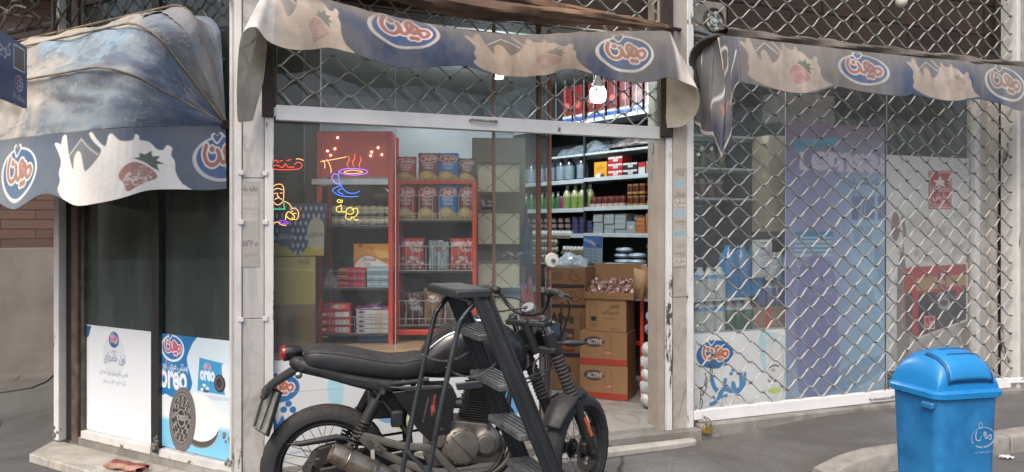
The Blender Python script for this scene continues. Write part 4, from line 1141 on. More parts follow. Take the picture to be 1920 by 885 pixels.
# ---- centre awning: collapsed, its printed valance hanging across the doorway
T = thing('awning', 'collapsed canvas awning with printed blue and cream valance hanging over the open shop', 'awning', A, -0.2, -0.25, 2.8)
top = dense([(-1.76, -1.50, -0.02, 2.50), (-1.70, -1.53, -.06, 2.58), (-1.66, -1.56, -0.10, 2.66), (-1.60, -1.57, -0.20, 2.76), (-1.50, -1.50, -0.26, 2.80), (-1.2, -1.2, -0.28, 2.775), (-0.95, -.95, -0.28, 2.735), (-0.44, -.44, -0.27, 2.69), (0.0, 0, -0.27, 2.70), (0.41, .41, -0.27, 2.755), (0.97, .97, -0.26, 2.815), (1.08, 1.06, -0.22, 2.80), (1.18, 1.10, -0.14, 2.72), (1.30, 1.13, -0.05, 2.60)])
bot = dense([(-1.76, -1.60, -0.04, 2.12), (-1.71, -1.655, -.09, 2.10), (-1.67, -1.685, -0.16, 2.11), (-1.635, -1.69, -.24, 2.34), (-1.60, -1.67, -0.30, 2.53), (-1.535, -1.60, -0.35, 2.565), (-1.50, -1.53, -0.33, 2.50), (-1.40, -1.38, -0.31, 2.475), (-1.195, -1.195, -0.30, 2.505), (-0.98, -.98, -0.31, 2.455), (-0.80, -.80, -0.31, 2.425), (-0.44, -.44, -0.29, 2.465), (-.28, -.28, -0.30, 2.435), (-0.1, -.1, -0.31, 2.425), (0.1, .1, -0.30, 2.45), (0.26, .26, -0.28, 2.505), (.42, .42, -0.29, 2.49), (0.645, .645, -0.31, 2.445), (.85, .85, -0.31, 2.46), (0.97, .98, -0.30, 2.50), (1.05, 1.10, -0.34, 2.47), (1.12, 1.20, -0.34, 2.42), (1.18, 1.26, -0.24, 2.30), (1.24, 1.22, -0.12, 2.215), (1.30, 1.12, -0.05, 2.20)])
def map1(U, V):
    a = interp(top, U); b = interp(bot, U)
    v = (V - 2.40) / 0.42
    bul = 0.018 * np.sin(pi * v) + 0.010 * np.sin(U * 11 + 1.2 * v) * (1 - v)
    k = [bb * (1 - v) + aa * v for aa, bb in zip(a, b)]
    return k[0], k[1] - bul, k[2] + 0.002 * np.sin(U * 40)
def v1(P):
    cloth_base(P, '2f4468', '626468', 3)
    # V runs 2.40 (hem) .. 2.82 (top) on the cloth itself
    n = fbm(P.U, P.V, 5, 8)
    P.blend(np.clip((P.V - 2.66) * 9, 0, 1) * np.clip(0.3 + (n - .3) * 2, 0, 1) * 0.75, '867c70')
    P.blend(np.clip((n - .55) * 5, 0, 1) * .5, '6a6460')
    splash(P, -1.62, 2.38, -1.07, 2.88, 'c2ab92', 0.1, 'a8766c', '4a5a52')
    P.blend(((P.U < -1.49)).astype(float) * 1, 'e2dfdb'); P.blend(((P.U < -1.53) & (P.V > 2.76)) * .9, '7d7b78')
    P.blend(np.clip(1 - np.abs(P.U + 1.5) / .08, 0, 1) * .6, 'c9bfb4')
    brand(P, -0.785, 2.71, 0.215, 0.155, 'a85a50', 'd8c4b4', 'bfb6a6', '29508c', heart=False)
    splash(P, -0.42, 2.395, 0.44, 2.79, 'ae9478', 0.25, 'a0685e', '4c5e50', '75604c')
    P.blend(np.clip(1 - np.abs(P.U + 0.12) / .05, 0, 1) * .4 * (P.V > 2.3), '6a5a4c')
    brand(P, 0.665, 2.625, 0.215, 0.15, '9c6450', 'cbb8a4', 'c2b9aa', '3a5a80')
    P.blend(np.clip((P.U - 1.02) * 60, 0, 1) * 1.0, 'd3cabb'); P.blend(((P.U > 1.05) & (P.U < 1.11) & (P.V > 2.66) & (P.V < 2.66 + (P.U - 1.05) * 2)) * .9, '86857f')
    P.blend(np.clip((P.V - 2.76) * 25, 0, 1) * .6, '7a6f64')  # top band toned for the shadow of the folded canvas above
    n2 = fbm(P.U * 4, P.V, 5, 30); P.C *= (0.7 + 0.6 * n2)[..., None]; fade(P, .33)
sheet('valance', T, -1.76, 1.30, 2.40, 2.82, -0.3, v1, m_cloth, 0.0042, mapf=map1, solid=0.0025, back=m_back)
# the folded canvas above
for k, tab in enumerate(([(-1.52, -0.18, 2.98, .10), (-1.0, -0.2, 2.93, .085), (-0.4, -0.2, 2.85, .075), (0.2, -0.19, 2.86, .06), (0.7, -0.2, 2.87, .04), (1.05, -0.2, 2.86, .02)],
                         [(-1.55, -0.1, 3.05, .09), (-0.9, -0.12, 3.0, .09), (-0.2, -0.12, 2.93, .075), (0.4, -0.13, 2.90, .055), (1.0, -0.16, 2.87, .02)])):
    d_ = spline(tab, 10)
    def fn(u, v, d_=d_, k=k):
        i = min(int(u * (len(d_) - 1)), len(d_) - 1); s_, dd, z, r = d_[i]
        q = 2 * pi * v; rr = r * (1 + .16 * sin(3 * q + u * 9 + k) + .08 * sin(7 * q - u * 23) + .05 * sin(u * 60 + q))
        return (s_, dd + rr * cos(q) * 1.1, z + rr * sin(q) * .8)
    mb = MB(); mb.grid(len(d_) - 1, 28, fn); mb.build('folded_canvas', m_roll, T)
MB().tube([(-1.5, -0.22, 2.80), (-0.6, -0.22, 2.69), (0.0, -.22, 2.69), (1.0, -0.21, 2.83), (1.12, -0.15, 2.86)], 0.016).tube([(1.05, -0.2, 2.86), (1.25, -0.05, 2.9), (1.24, 0.0, 2.9)], 0.014).tube([(-1.5, -0.2, 2.80), (-1.6, -0.02, 2.9)], 0.014).build('support_bar', mat('rusty_bar', '3d2f28', 0.8, .2, var=.4), T)

# ---- right awning
T = thing('awning', 'narrow canvas awning with draped left end over the shuttered poster window', 'awning', A, 3, -0.35, 2.8)
top = dense([(1.10, 1.405, -0.03, 2.60), (1.17, 1.385, -0.12, 2.73), (1.26, 1.375, -0.24, 2.785), (1.36, 1.40, -0.34, 2.80), (1.47, 1.48, -0.36, 2.802), (2.0, 2.0, -0.36, 2.80), (2.9, 2.9, -0.36, 2.80), (3.8, 3.8, -0.36, 2.815), (4.6, 4.6, -0.36, 2.82)])
bot = dense([(1.10, 1.43, -0.02, 2.30), (1.17, 1.36, -0.10, 2.22), (1.22, 1.345, -0.2, 2.15), (1.27, 1.38, -0.30, 2.12), (1.31, 1.40, -0.34, 1.98), (1.36, 1.44, -0.36, 2.12), (1.41, 1.45, -0.37, 2.40), (1.47, 1.50, -0.38, 2.49), (1.55, 1.56, -.38, 2.485), (2.04, 2.04, -0.40, 2.445), (2.33, 2.33, -0.38, 2.515), (2.6, 2.6, -.38, 2.50), (2.95, 2.95, -0.40, 2.485), (3.1, 3.1, -.38, 2.515), (3.3, 3.3, -0.39, 2.49), (3.55, 3.55, -0.40, 2.485), (3.8, 3.8, -0.38, 2.52), (4.05, 4.05, -.38, 2.50), (4.25, 4.25, -0.40, 2.455), (4.6, 4.6, -0.38, 2.53)])
def map2(U, V):
    a = interp(top, U); b = interp(bot, U); v = (V - 2.46) / 0.345
    k = [bb * (1 - v) + aa * v for aa, bb in zip(a, b)]
    side = np.clip((1.42 - U) * 10, 0, 1)
    return k[0] + side * 0.02 * np.sin(V * 14 + U * 30), k[1] - 0.014 * np.sin(pi * v) - 0.008 * np.sin(U * 9) * (1 - v) + side * 0.018 * np.sin(U * 95), k[2]
def v2(P):
    cloth_base(P, '31507c', '74716c', 12)
    P.blend(np.clip((P.V - 2.66) * 6, 0, 1) * .85, '7d7870')
    P.blend(np.clip((fbm(P.U, P.V, 1.6, 19) - .45) * 5, 0, 1) * .5, '77726b')
    splash(P, 1.50, 2.47, 2.30, 2.81, 'b09c88', 0.0, 'a8665a', '4a6650', '716c66')
    brand(P, 2.60, 2.645, 0.245, 0.128, 'a5655a', 'c8b8ac', 'b4b6b2', '3f6190')
    splash(P, 3.03, 2.47, 3.80, 2.79, 'b39f88', 0.3, 'a8766c', '5a6a64', '7a756e')
    brand(P, 4.08, 2.645, 0.225, 0.14, '96756a', 'bfb4a8', 'b9b7b0', '626e7c')
    # draped end
    sd_ = P.U < 1.46
    P.blend(sd_.astype(float), '5b5f66'); P.blend(np.clip((2.57 - P.V) * 20, 0, 1) * sd_, '2e3a62')
    P.blend((sd_ & (P.V < 2.475)) * 1.0, 'b8b2a8')
    P.line([(1.25, 2.56), (1.29, 2.62), (1.33, 2.68), (1.39, 2.70)], 0.008, 'c8ccce', 4, raw=True)
    P.line([(1.36, 2.58), (1.42, 2.62), (1.455, 2.70)], 0.010, 'c8ccce', 3, raw=True)
    P.line([(1.32, 2.72), (1.33, 2.75), (1.36, 2.765), (1.39, 2.74), (1.37, 2.70), (1.345, 2.69)], 0.012, 'cfc4bc', 4, raw=True)
    P.line([(1.30, 2.60), (1.32, 2.58), (1.345, 2.595)], 0.014, 'b05a50', 3, raw=True)
    P.blend(np.clip(1 - np.abs(P.U - 1.475) / .012, 0, 1), '2c4f86')
    n2 = fbm(P.U * 4, P.V, 5, 31); P.C *= (0.7 + 0.6 * n2)[..., None]; fade(P, .40)
sheet('valance', T, 1.10, 4.60, 2.46, 2.805, -0.36, v2, m_cloth, 0.0042, mapf=map2, solid=0.0025, back=m_back)
def roll2(u, v):
    q = 2 * pi * v; r = 0.038 * (1 + .2 * sin(3 * q + u * 30) + .1 * sin(u * 70)); s_ = 1.42 + 3.2 * u
    return (s_, -0.30 + r * 1.6 * cos(q), 2.83 + r * sin(q))
MB().grid(80, 16, roll2).build('folded_canvas', mat('grey_brown_canvas', '4a433d', .85, var=.3, scale=4, c2='7a7068', bump=.4), T)
mb = MB()
for k in range(5):
    x0 = 1.33 + 0.022 * k
    mb.tube(spline([(x0 + .02, -0.02, 2.62 - .03 * k), (x0, -0.08, 2.74), (x0, -0.2, 2.80), (x0 + .05, -0.30, 2.82)], 6), [0.013] * 19, 8)
mb.build('folded_edge', mat('grey_canvas', '4b4a49', .85, var=.3), T)
MB().tube([(1.36, 0.0, 2.93), (1.5, -0.12, 2.86), (1.75, -0.2, 2.84)], 0.018).tube([(1.42, -0.3, 2.80), (4.62, -0.3, 2.82)], 0.014).tube([(4.62, -0.3, 2.82), (4.72, 0, 2.86)], 0.014).build('support_bar', mat('blue_grey_tube', '3f484e', 0.6, .4, var=.4), T)

# ---- corner canopy: cloth stretched over four pivoting hoops
T = thing('canopy', 'large faded blue and cream fan-shaped canopy over the corner window', 'awning', B, -0.9, -0.3, 2.1)
HZ = 2.09
def hoop(alpha, R, n=44, L=1.95, rc=0.17):
    """points of a hoop at elevation alpha: right arm, rounded corner, front bar, left arm"""
    pts = []
    path = [(0.0, 0.0), (0.0, R - rc)] + [(-rc + rc * cos(q), R - rc + rc * sin(q)) for q in [pi / 2 * i / 8 for i in range(1, 9)]]
    path += [(-rc - (L - 2 * rc) * i / 10, R) for i in range(1, 11)]
    path += [(-L + rc - rc * sin(q), R - rc + rc * cos(q)) for q in [pi / 2 * i / 8 for i in range(1, 9)]] + [(-L, 0.0)]
    ds = [0]
    for a, b in zip(path, path[1:]): ds.append(ds[-1] + hypot(b[0] - a[0], b[1] - a[1]))
    return path, ds
HO = [(radians(-8), 0.70), (radians(18), 0.70), (radians(44), 0.68), (radians(71), 0.67), (radians(86), 0.64)]
def hoop_pt(p, alpha, R, sag=0.0):
    path, ds = hoop(alpha, R)
    x = np.interp(p * ds[-1], ds, [q[0] for q in path]); r = np.interp(p * ds[-1], ds, [q[1] for q in path])
    return x, r * (1 - sag)
def mapc(U, V):
    # U: 0..1 along the hoops (0 = right hub), V: 0..4 hoop number
    k = np.clip(V.astype(int), 0, len(HO) - 2); f = V - k
    al = np.array([h[0] for h in HO]); Rr = np.array([h[1] for h in HO])
    a = al[k] * (1 - f) + al[k + 1] * f; R_ = Rr[k] * (1 - f) + Rr[k + 1] * f
    path, ds = hoop(0, 0.70)
    x = np.interp(U * ds[-1], ds, [q[0] for q in path]); r = np.interp(U * ds[-1], ds, [q[1] for q in path]) / 0.70 * R_
    sag = (0.05 + 0.035 * vnoise(U * 3, V, 2.2, 4)) * np.sin(pi * f) * np.clip(r * 2.5, 0, 1)
    wr = 0.016 * (fbm(U * 5, V * .7, 3.0, 7) - .5) * 2 + 0.007 * np.sin(U * 60 + 4 * V) * np.sin(pi * f) + 0.010 * np.sin(U * 34 - 6 * V + 3 * vnoise(U, V, 4, 3))
    rr = r * (1 - sag) + wr * np.clip(r * 3, 0, 1)
    x = x + 0.01 * np.sin(V * 3)
    return x - 0.03, -0.03 - rr * np.cos(a), HZ + rr * np.sin(a)
def pc(P):
    # faded cream to the left, dirty blue to the right and at the hub
    n = fbm(P.U * 5, P.V * .8, 1.6, 41, 5); n2 = fbm(P.U * 5, P.V, 3.5, 52, 4)
    t = np.clip((0.58 - P.U) * 3.4 + (n - .5) * 2.0, 0, 1)[..., None]
    P.C[:] = srgb('aaa39a') * (1 - t) + srgb('788690') * t
    P.blend(np.clip((0.34 - P.U) * 3.2 + (n2 - .5) * 1.8, 0, 1) * .85, '475a72')
    P.blend(np.clip((0.25 - P.U) * 9 + (n2 - .5) * 2, 0, 1) * np.clip(1.5 - np.abs(P.V - .9) / 1.1, 0, 1) * .85, '2f4466')
    P.blend(np.clip((n - .56) * 6, 0, 1) * np.clip((P.V - .8) * 2, 0, 1) * np.clip((P.U - .14) * 8, 0, 1) * .7, '86a4ba')
    P.blend(np.clip((n2 - .6) * 6, 0, 1) * .18, 'b8a48e')
    P.blend(np.clip(1 - np.abs(P.V - 3.0) / 1.2, 0, 1) * np.clip((.3 - P.U) * 6, 0, 1) * .7, '828488')
    P.blend(((P.V < 2.55) & (P.V > 2.0)) * np.clip((.22 - P.U) * 10, 0, 1) * .6, '55534e')
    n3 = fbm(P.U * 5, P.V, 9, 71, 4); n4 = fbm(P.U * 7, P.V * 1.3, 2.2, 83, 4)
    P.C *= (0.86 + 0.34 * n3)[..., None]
    P.blend(np.clip(1 - np.abs(n4 - .5) / .010, 0, 1) * .35, 'cfc4b4'); P.blend(np.clip(1 - np.abs(n4 - .525) / .012, 0, 1) * .35, '3a3c42')  # creases painted in: a pale lit line beside a dark shaded one
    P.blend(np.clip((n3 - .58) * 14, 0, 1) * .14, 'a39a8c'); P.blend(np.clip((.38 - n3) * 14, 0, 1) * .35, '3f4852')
    P.blend(np.clip((P.U - .3) * 8, 0, 1) * np.clip(fbm(P.U * 20, P.V * .6, 2, 9) * 3 - 1.5, 0, 1) * .5, 'd2c2ae')
def mapc2(U, V): return mapc(U / 3.1, V * 4.0)
def pc2(P):
    Q = Paint.__new__(Paint); Q.__dict__.update(P.__dict__); Q.U = P.U / 3.1; Q.V = P.V * 4.0; pc(Q)
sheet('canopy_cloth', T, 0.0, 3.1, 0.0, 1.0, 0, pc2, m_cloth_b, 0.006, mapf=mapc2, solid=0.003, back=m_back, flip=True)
# patch sewn over the top right
def mp(U, V):
    x, y, z = mapc(U / 3.1, V * 4.0); return x, y - 0.012, z + 0.008
sheet('cloth_patch', T, 0.22, 0.95, 0.66, 0.93, 0, lambda P: (cloth_base(P, '72787c', '85858a', 5), None)[0], m_cloth_b, 0.008, mapf=mp, solid=0.002, flip=True, edge=lambda U, V: V > 0.665 + 0.02 * np.sin(U * 9) + np.clip(.5 - U, 0, 1) * .10)
# hoops as binding ribs outside
for i, (al, R_) in enumerate(HO[1:4]):
    path, ds = hoop(al, R_)
    pts = [(x - 0.03, -0.03 - (r + 0.012) * cos(al), HZ + (r + 0.012) * sin(al)) for x, r in path]
    MB().tube(pts, 0.006, 8).build('hoop_rib', m_rib, T)
for hx in (-.035, -1.98): MB().obox((hx, -0.045, HZ), (1, 0, 0), (0, 1, 0), (0, 0, 1), .018, .025, .024).build('hinge', m_black, T, bevel=.004)
# valance round three sides, U = length along the lowest hoop
path0, ds0 = hoop(0, 0.70)
hem = dense([(0.0, .36), (0.14, .355), (0.30, .335), (0.48, .325), (0.64, .36), (0.82, .375), (0.98, .335), (1.10, .31), (1.20, .315), (1.32, .36), (1.42, .385), (1.6, .34), (1.8, .32), (2.05, .36), (2.3, .37), (3.6, .34)], 5)
def mapv(U, V):
    x = np.interp(U, ds0, [q[0] for q in path0]); r = np.interp(U, ds0, [q[1] for q in path0]); h = interp(hem, U)[0]
    a = HO[0][0]
    out = 0.010 * np.sin(U * 9 + 1) * (1 - V) + 0.03 * (1 - V) * np.clip(U * 2, 0, 1)
    rr = (r + 0.008) 
    # push outwards: along y for the front, along x for the arm
    return x - 0.03 + out * np.clip(1 - U / .7, 0, 1), -0.03 - rr * cos(a) - out * np.clip(U / .7, 0, 1), HZ + rr * sin(a) - h * (1 - V) 
def valp(P):
    P.C[:] = 0
    H = 0.345
    Q = P; n = fbm(P.U, P.V * H, 3, 61, 4)
    t = np.clip((n - .35) * 3, 0, 1)[..., None]
    P.C[:] = srgb('3b5880') * (1 - t) + srgb('5f6c7c') * t
    P.blend(np.clip((P.U - 1.0) * 2, 0, 1) * .6, '7d8a92')
    P.blend(np.clip((P.V - .8) * 5, 0, 1) * .4, '55524e')
    V0 = P.V.copy(); P.V = P.V * H; U0 = P.U.copy(); P.U = -P.U   # draw with x to the right
    splash(P, -1.08, -0.03, -0.20, 0.335, 'ece8e0', -0.1, 'a8665c', '44574c', '7d8084')
    P.blend(np.clip(1 - np.abs(P.U + .75) / .2, 0, 1) * np.clip(.12 - P.V, 0, 1) * 4 * .6, 'd6c6ae')
    brand(P, -0.02, 0.165, 0.20, 0.125, 'b0685a', 'e2dcd4', 'c9ccca', '36609a')
    brand(P, -1.40, 0.165, 0.17, 0.135, 'b07a66', 'e8e2da', 'dcdedc', '4a7096')
    fade(P, .2)
    P.U = U0; P.V = V0
sheet('valance', T, 0.0, ds0[-1] - 0.02, 0.0, 1.0, 0, valp, m_cloth_b, 0.0045, mapf=mapv, solid=0.0025, back=m_back, flip=True)
# a loose scrap hanging inside the hem
def scr(u, v): return (-1.22 + 0.14 * u - 0.05 * v + .01 * sin(v * 9), -0.70 + 0.03 * sin(u * 6) , 1.69 - 0.17 * v + .02 * u)
MB().grid(10, 12, scr).build('loose_scrap', m_back, T, solid=0.002)

# ================================================================== INSIDE THE SHOP
def lampmat(): return emit('lamp_glow', 'f4fff4', 32)
m_whiteshelf = mat('shelf_steel', 'b9c0c2', 0.45, 0.1, var=0.08)
m_redsteel = mat('red_steel', 'c8391f', 0.4, 0.0, var=0.15, scale=12)
m_wire = mat('basket_wire', '9a9a98', 0.35, 0.6)
m_pack = printed('pack_print', 0.35, 0.06, (0.3, 0.3, 0.3), 6, 0.15, 60)
m_card = printed('carton_board', 0.75, 0.12, (0.25, 0.2, 0.14), 4, 0.15, 60)
m_kraft = mat('kraft_board', '8e6a4b', 0.8, var=0.12, scale=5)
def ceiling_lamp(px, py, d, r, label, st):
    s_, z = A.sz(px, py, d)
    T = thing('ceiling_lamp', label, 'lamp', A, s_, d, z)
    prof = [(0.0, -r * 1.0), (r * .5, -r * .98), (r * .85, -r * .8), (r * .98, -r * .4), (r, 0), (r * .95, r * .5), (r * .7, r * .8), (r * .35, r * .92), (0, r * .95)]
    MB().lathe(prof, (s_, d, z), (0, 0, 1), 20).build('bulb', st, T)
    MB().lathe([(r * .8, r * .8), (r * .8, r * 1.15), (r * .35, r * 1.9), (r * .3, r * 2.4), (0.0, r * 2.45)], (s_, d, z), (0, 0, 1), 20).build('lamp_cap', mat('lamp_white', 'dfe4e2', .4), T)
    MB().cyl((s_, d, z + r * 2.4), (s_, d, 3.05), 0.006, n=8).build('cord', m_black, T)
    return T
ceiling_lamp(1121, 177, 0.55, 0.062, 'lit white bulb lamp hanging inside the open doorway', emit('lamp_glow', 'eafff0', 42))
ceiling_lamp(934, 137, 1.6, 0.05, 'lit lamp half hidden by the hem of the centre awning', emit('lamp_glow_b', 'eef8ff', 620))
s_, z_ = A.sz(1690, 3, -0.1)
T = thing('bulb_lamp', 'unlit round white bulb hanging above the right awning', 'lamp', A, s_, -0.1, z_)
MB().sphere((s_, -0.1, z_), 0.045, 18, 12).build('bulb', mat('opal_bulb', 'c9c4ba', .3), T)
MB().cyl((s_, -0.1, z_ + .04), (s_, -0.1, z_ + 1.1), 0.008).build('cord', m_black, T)
# extractor fan
s_, z_ = A.sz(1339, 38, 0.05)
T = thing('extractor_fan', 'small grimy extractor fan in the grille above the marble pillar', 'fan', A, s_, 0.05, z_)
MB().box(s_ - .17, s_ + .12, 0.06, 0.12, z_ - .14, z_ + .14).build('housing', mat('grimy_white', '8a867e', .6, var=.3), T, bevel=.01)
MB().torus((s_, 0.05, z_), (0, 1, 0), 0.085, 0.008).torus((s_, 0.05, z_), (0, 1, 0), 0.045, 0.004, 24, 6).build('guard', m_greydark, T)
mb = MB()
for i in range(5):
    q = 2 * pi * i / 5; mb.bar((s_, 0.056, z_), (s_ + .07 * cos(q), 0.05, z_ + .07 * sin(q)), 0.028, 0.004, up=(0.3, 1, .2))
mb.cyl((s_, .04, z_), (s_, .06, z_), .018); mb.build('fan_blade', m_whiteshelf, T)

# ---- long goods shelf beyond the doorway (frame C), u runs from deep left to near right
SH = [0.90, 1.185, 1.455, 1.70, 1.975, 2.53]
T = thing('goods_shelf', 'long white steel shelf unit of groceries seen through the doorway', 'shelf', C, -1.0, 0.2, 0.12)
for z in SH:
    MB().box(-2.6, -0.93, 0.0, 0.36, z - 0.022, z - 0.003).box(-2.6, -0.93, -0.012, 0.001, z - 0.036, z + 0.004).build('shelf_board', m_whiteshelf, T, bevel=0.002)
    MB().box(-0.925, 0.30, 0.0, 0.36, z - 0.012, z + 0.0).box(-0.925, 0.30, -0.012, 0.001, z - 0.026, z + 0.010).build('shelf_board', m_whiteshelf, T, bevel=0.002)
for a_ in (-.935, -2.62, .30): MB().box(a_, a_ + .02, -0.005, 0.02, 0.12, 2.95).build('upright', mat('dark_upright', '2a2c30', .5), T)
MB().box(-2.7, 0.4, 0.37, 0.39, 0.12, 2.95).build('back_panel', mat('shelf_back', '2e3234', .8, var=.2), T)
def boxy(name, label, cat, fr, u0, u1, d, dep, z0, z1, base, fn=None, group=None, m=None, res=0.004, side=None, bev=0.002):
    T = thing(name, label, cat, fr, (u0 + u1) / 2, d, z0, group)
    MB().box(u0, u1, d, d + dep, z0, z1).build('carton', mat('board_' + (side or base), side or base, 0.6, var=0.08), T, bevel=bev)
    if fn: sheet('printed_face', T, u0 + .002, u1 - .002, z0 + .002, z1 - .002, d - 0.0015, fn, m or m_pack, res, base=base)
    return T
def cu(px, d=0.05): return C.u(px, d)
# upper red packs
def rp(P):
    z0 = P.V.min(); P.blend((P.V < z0 + 0.05).astype(float), '2c5ea4'); P.blend(((P.V > z0 + .05) & (P.V < z0 + .075)).astype(float), 'b8c4c0')
    P.ell((P.U.min() + P.U.max()) / 2, z0 + .17, .035, .035, 'c8685a', .7, raw=True)
first = None
for i in range(10):
    u = cu(1058) + i * 0.155
    if first is None:
        first = boxy('snack_pack', 'red foil snack pack with blue foot standing on the top shelf', 'snack pack', C, u, u + 0.13, 0.03, 0.06, SH[5], SH[5] + .36, '6a1d1b', rp, 'red packs on the top shelf')
        base_u = u
    else: clone(first, C.pt(u + 0.065, 0.03, SH[5]), C.a)
T = thing('hook_rack', 'row of thin vertical wires in front of the red packs on the top shelf', 'wire rack', C, -0.6, 0, SH[5])
for i in range(13): MB().cyl((-1.45 + i * .135, -0.02, SH[5] - .02), (-1.45 + i * .135, -0.02, SH[5] + .42), 0.004, n=6).build('wire', m_wire, T)
# foil and plastic under the top shelf
def blob_sheet(name, label, cat, fr, u0, u1, d, z, h, m, seed, group=None, dep=0.25):
    rnd = random.Random(seed); ph = [rnd.uniform(0, 6) for _ in range(6)]
    def f(u, v):
        q = pi * v
        r = 0.5 + .5 * sin(pi * u) ** .4
        n = .18 * sin(9 * u + ph[0] + 3 * v) + .12 * sin(17 * u + ph[1] + 7 * v) + .08 * sin(31 * u + ph[2] - 11 * v)
        return (u0 + (u1 - u0) * u, d + dep * v + .02 * n, z + h * sin(q) ** .6 * r * (1 + n))
    o = MB().grid(40, 18, f).build(name, m, None, fr, ((u0 + u1) / 2, d, z), solid=.002)
    return tag(o, label, cat, group)
m_foil = mat('crumpled_foil', '8f9aa2', 0.28, 0.5, var=0.3, scale=14, bump=1.0, bscale=25)
m_film = glassm('plastic_film', (0.8, 0.84, 0.86), 0.35, 1.5, (0.6, 0.66, 0.7))
blob_sheet('foil_pack', 'crumpled silver foil bags lying under the top shelf', 'bag', C, -1.35, -0.62, 0.02, SH[4] + .25, .10, m_foil, 4)
blob_sheet('foil_pack', 'crumpled red and brown sachets lying under the top shelf at right', 'bag', C, -0.6, 0.0, 0.02, SH[4] + .27, .09, mat('sachet_red', '6c4a48', .35, .2, var=.5, scale=14, c2='9a9694', bump=.8, bscale=25), 5)
T = thing('upper_board', 'thin white board shelf holding crumpled bags', 'shelf', C, -.7, 0, SH[4] + .24)
MB().box(-1.4, 0.3, 0.0, 0.34, SH[4] + .225, SH[4] + .245).build('board', m_whiteshelf, T)
# bottles
def bottle(name, label, group, fr, spots, prof, mats, ms, n=14):
    f = None
    for (u, d, z) in spots:
        if f is None:
            f = MB().lathe(prof, (u, d, z), (0, 0, 1), n, ms=ms).build(name, mats, None, fr, (u, d, z)); tag(f, label, name.split('_')[-1], group)
        else:
            c = f.copy(); col.objects.link(c); c.location = fr.pt(u, d, z)
    return f
def plast(name, c, r=.25): return mat(name, c, r, 0, var=.12, scale=14, bump=0, coat=.3)
m_cap = plast('cap_white', 'cfd2d0')
bottle('large_bottle', 'dark grey-blue cleaner bottle in the row on the fourth shelf', 'grey-blue bottles on the fourth shelf', C,
       [(cu(x), .1, SH[4]) for x in (975, 990, 1006, 1026, 1046, 1062, 1085)], [(.0, 0), (.052, .0), (.056, .02), (.056, .15), (.045, .19), (.02, .205), (.02, .235), (0, .236)], [plast('bot_grey', '39444e'), plast('bot_lbl', '7a8a94'), plast('cap_dark', '5a2a30')], [0, 0, 1, 0, 0, 2, 2])
bottle('juice_bottle', 'pale yellow-green lime juice bottle with pointed white top', 'lime juice bottles on the third shelf', C,
       [(cu(x), .08, SH[3]) for x in (1060, 1075, 1089, 1102)], [(0, 0), (.044, 0), (.048, .02), (.048, .12), (.042, .15), (.018, .20), (.013, .235), (0, .236)], [plast('lime_green', '728448'), plast('lime_pale', 'a2a47a'), m_cap], [0, 0, 0, 1, 1, 2, 2])
bottle('green_bottle', 'small dark green bottle beside the door edge on the third shelf', 'small green bottles', C,
       [(cu(x), .1, SH[3]) for x in (980, 990, 1000, 1010, 1020, 1030, 1040)], [(0, 0), (.03, 0), (.034, .02), (.034, .1), (.014, .14), (.012, .18), (0, .181)], [plast('dk_green', '2f6a38'), m_cap], [0, 0, 0, 0, 1, 1])
bottle('drink_can', 'magenta topped can beside the lime juice bottles', None, C, [(cu(1049), .08, SH[3])], [(0, 0), (.03, 0), (.032, .01), (.032, .12), (.026, .13), (0, .131)], [plast('magenta', '7c3050')], [0] * 5)
bottle('pickle_jar', 'dark red jar with pale lid, one of the row beside the juice bottles', 'dark red jars on the third shelf', C,
       [(cu(x), .07, SH[3]) for x in (1111, 1122, 1133, 1144, 1155, 1166)] + [(cu(x), .2, SH[3] + .001) for x in (1116, 1128, 1139, 1150, 1162)], [(0, 0), (.036, 0), (.038, .01), (.038, .04), (.038, .075), (.034, .085), (.034, .105), (0, .106)], [plast('dkred', '4e1e1e'), plast('jar_lbl', 'b49a90'), plast('lid_red', '7c3a30')], [0, 0, 1, 0, 0, 2, 2])
bottle('honey_jar', 'amber jar with gold lid stacked two high near the door post', 'amber jars near the door post', C,
       [(cu(x), .07, SH[3] + k * .105) for x in (1181, 1192, 1204) for k in (0, 1)], [(0, 0), (.034, 0), (.037, .01), (.037, .03), (.037, .065), (.034, .082), (.034, .1), (0, .101)], [plast('amber', '52261a', .15), plast('gold_lbl', 'a08050'), plast('gold_lid', '8e6a3a')], [0, 0, 1, 0, 0, 2, 2])
bottle('honey_jar', 'tall brown jar with white label right beside the door post', None, C, [(cu(1222), .07, SH[3])], [(0, 0), (.05, 0), (.053, .01), (.053, .05), (.053, .12), (.05, .18), (.05, .205), (0, .206)], [plast('amber', '52261a', .15), plast('lbl_white', 'b0aaa0'), plast('lid_red', '7c3a30')], [0, 0, 1, 0, 0, 2, 2])
bottle('stacked_tin', 'small dark tin stacked in columns on the second shelf', 'dark tins on the second shelf', C,
       [(cu(x), .07, SH[2] + k * .056) for x in (978, 990, 1001, 1012, 1024, 1037, 1050, 1063) for k in range(3)], [(0, 0), (.032, 0), (.034, .004), (.034, .014), (.034, .04), (.033, .052), (0, .053)], [plast('tin_dark', '33242c'), plast('tin_lbl', '84706c'), m_cap], [0, 0, 1, 1, 0, 0])
bottle('paste_tub', 'purple-blue tub stacked four high on the second shelf', 'purple tubs on the second shelf', C,
       [(cu(x), .07, SH[2] + k * .042) for x in (1078, 1091) for k in range(4)] + [(cu(1105), .07, SH[2] + k * .042) for k in range(3)], [(0, 0), (.036, 0), (.04, .03), (.043, .036), (.043, .040), (0, .041)], [plast('tub_purple', '44426a'), plast('tub_lid', '6a6a8c')], [0, 0, 0, 1, 1])
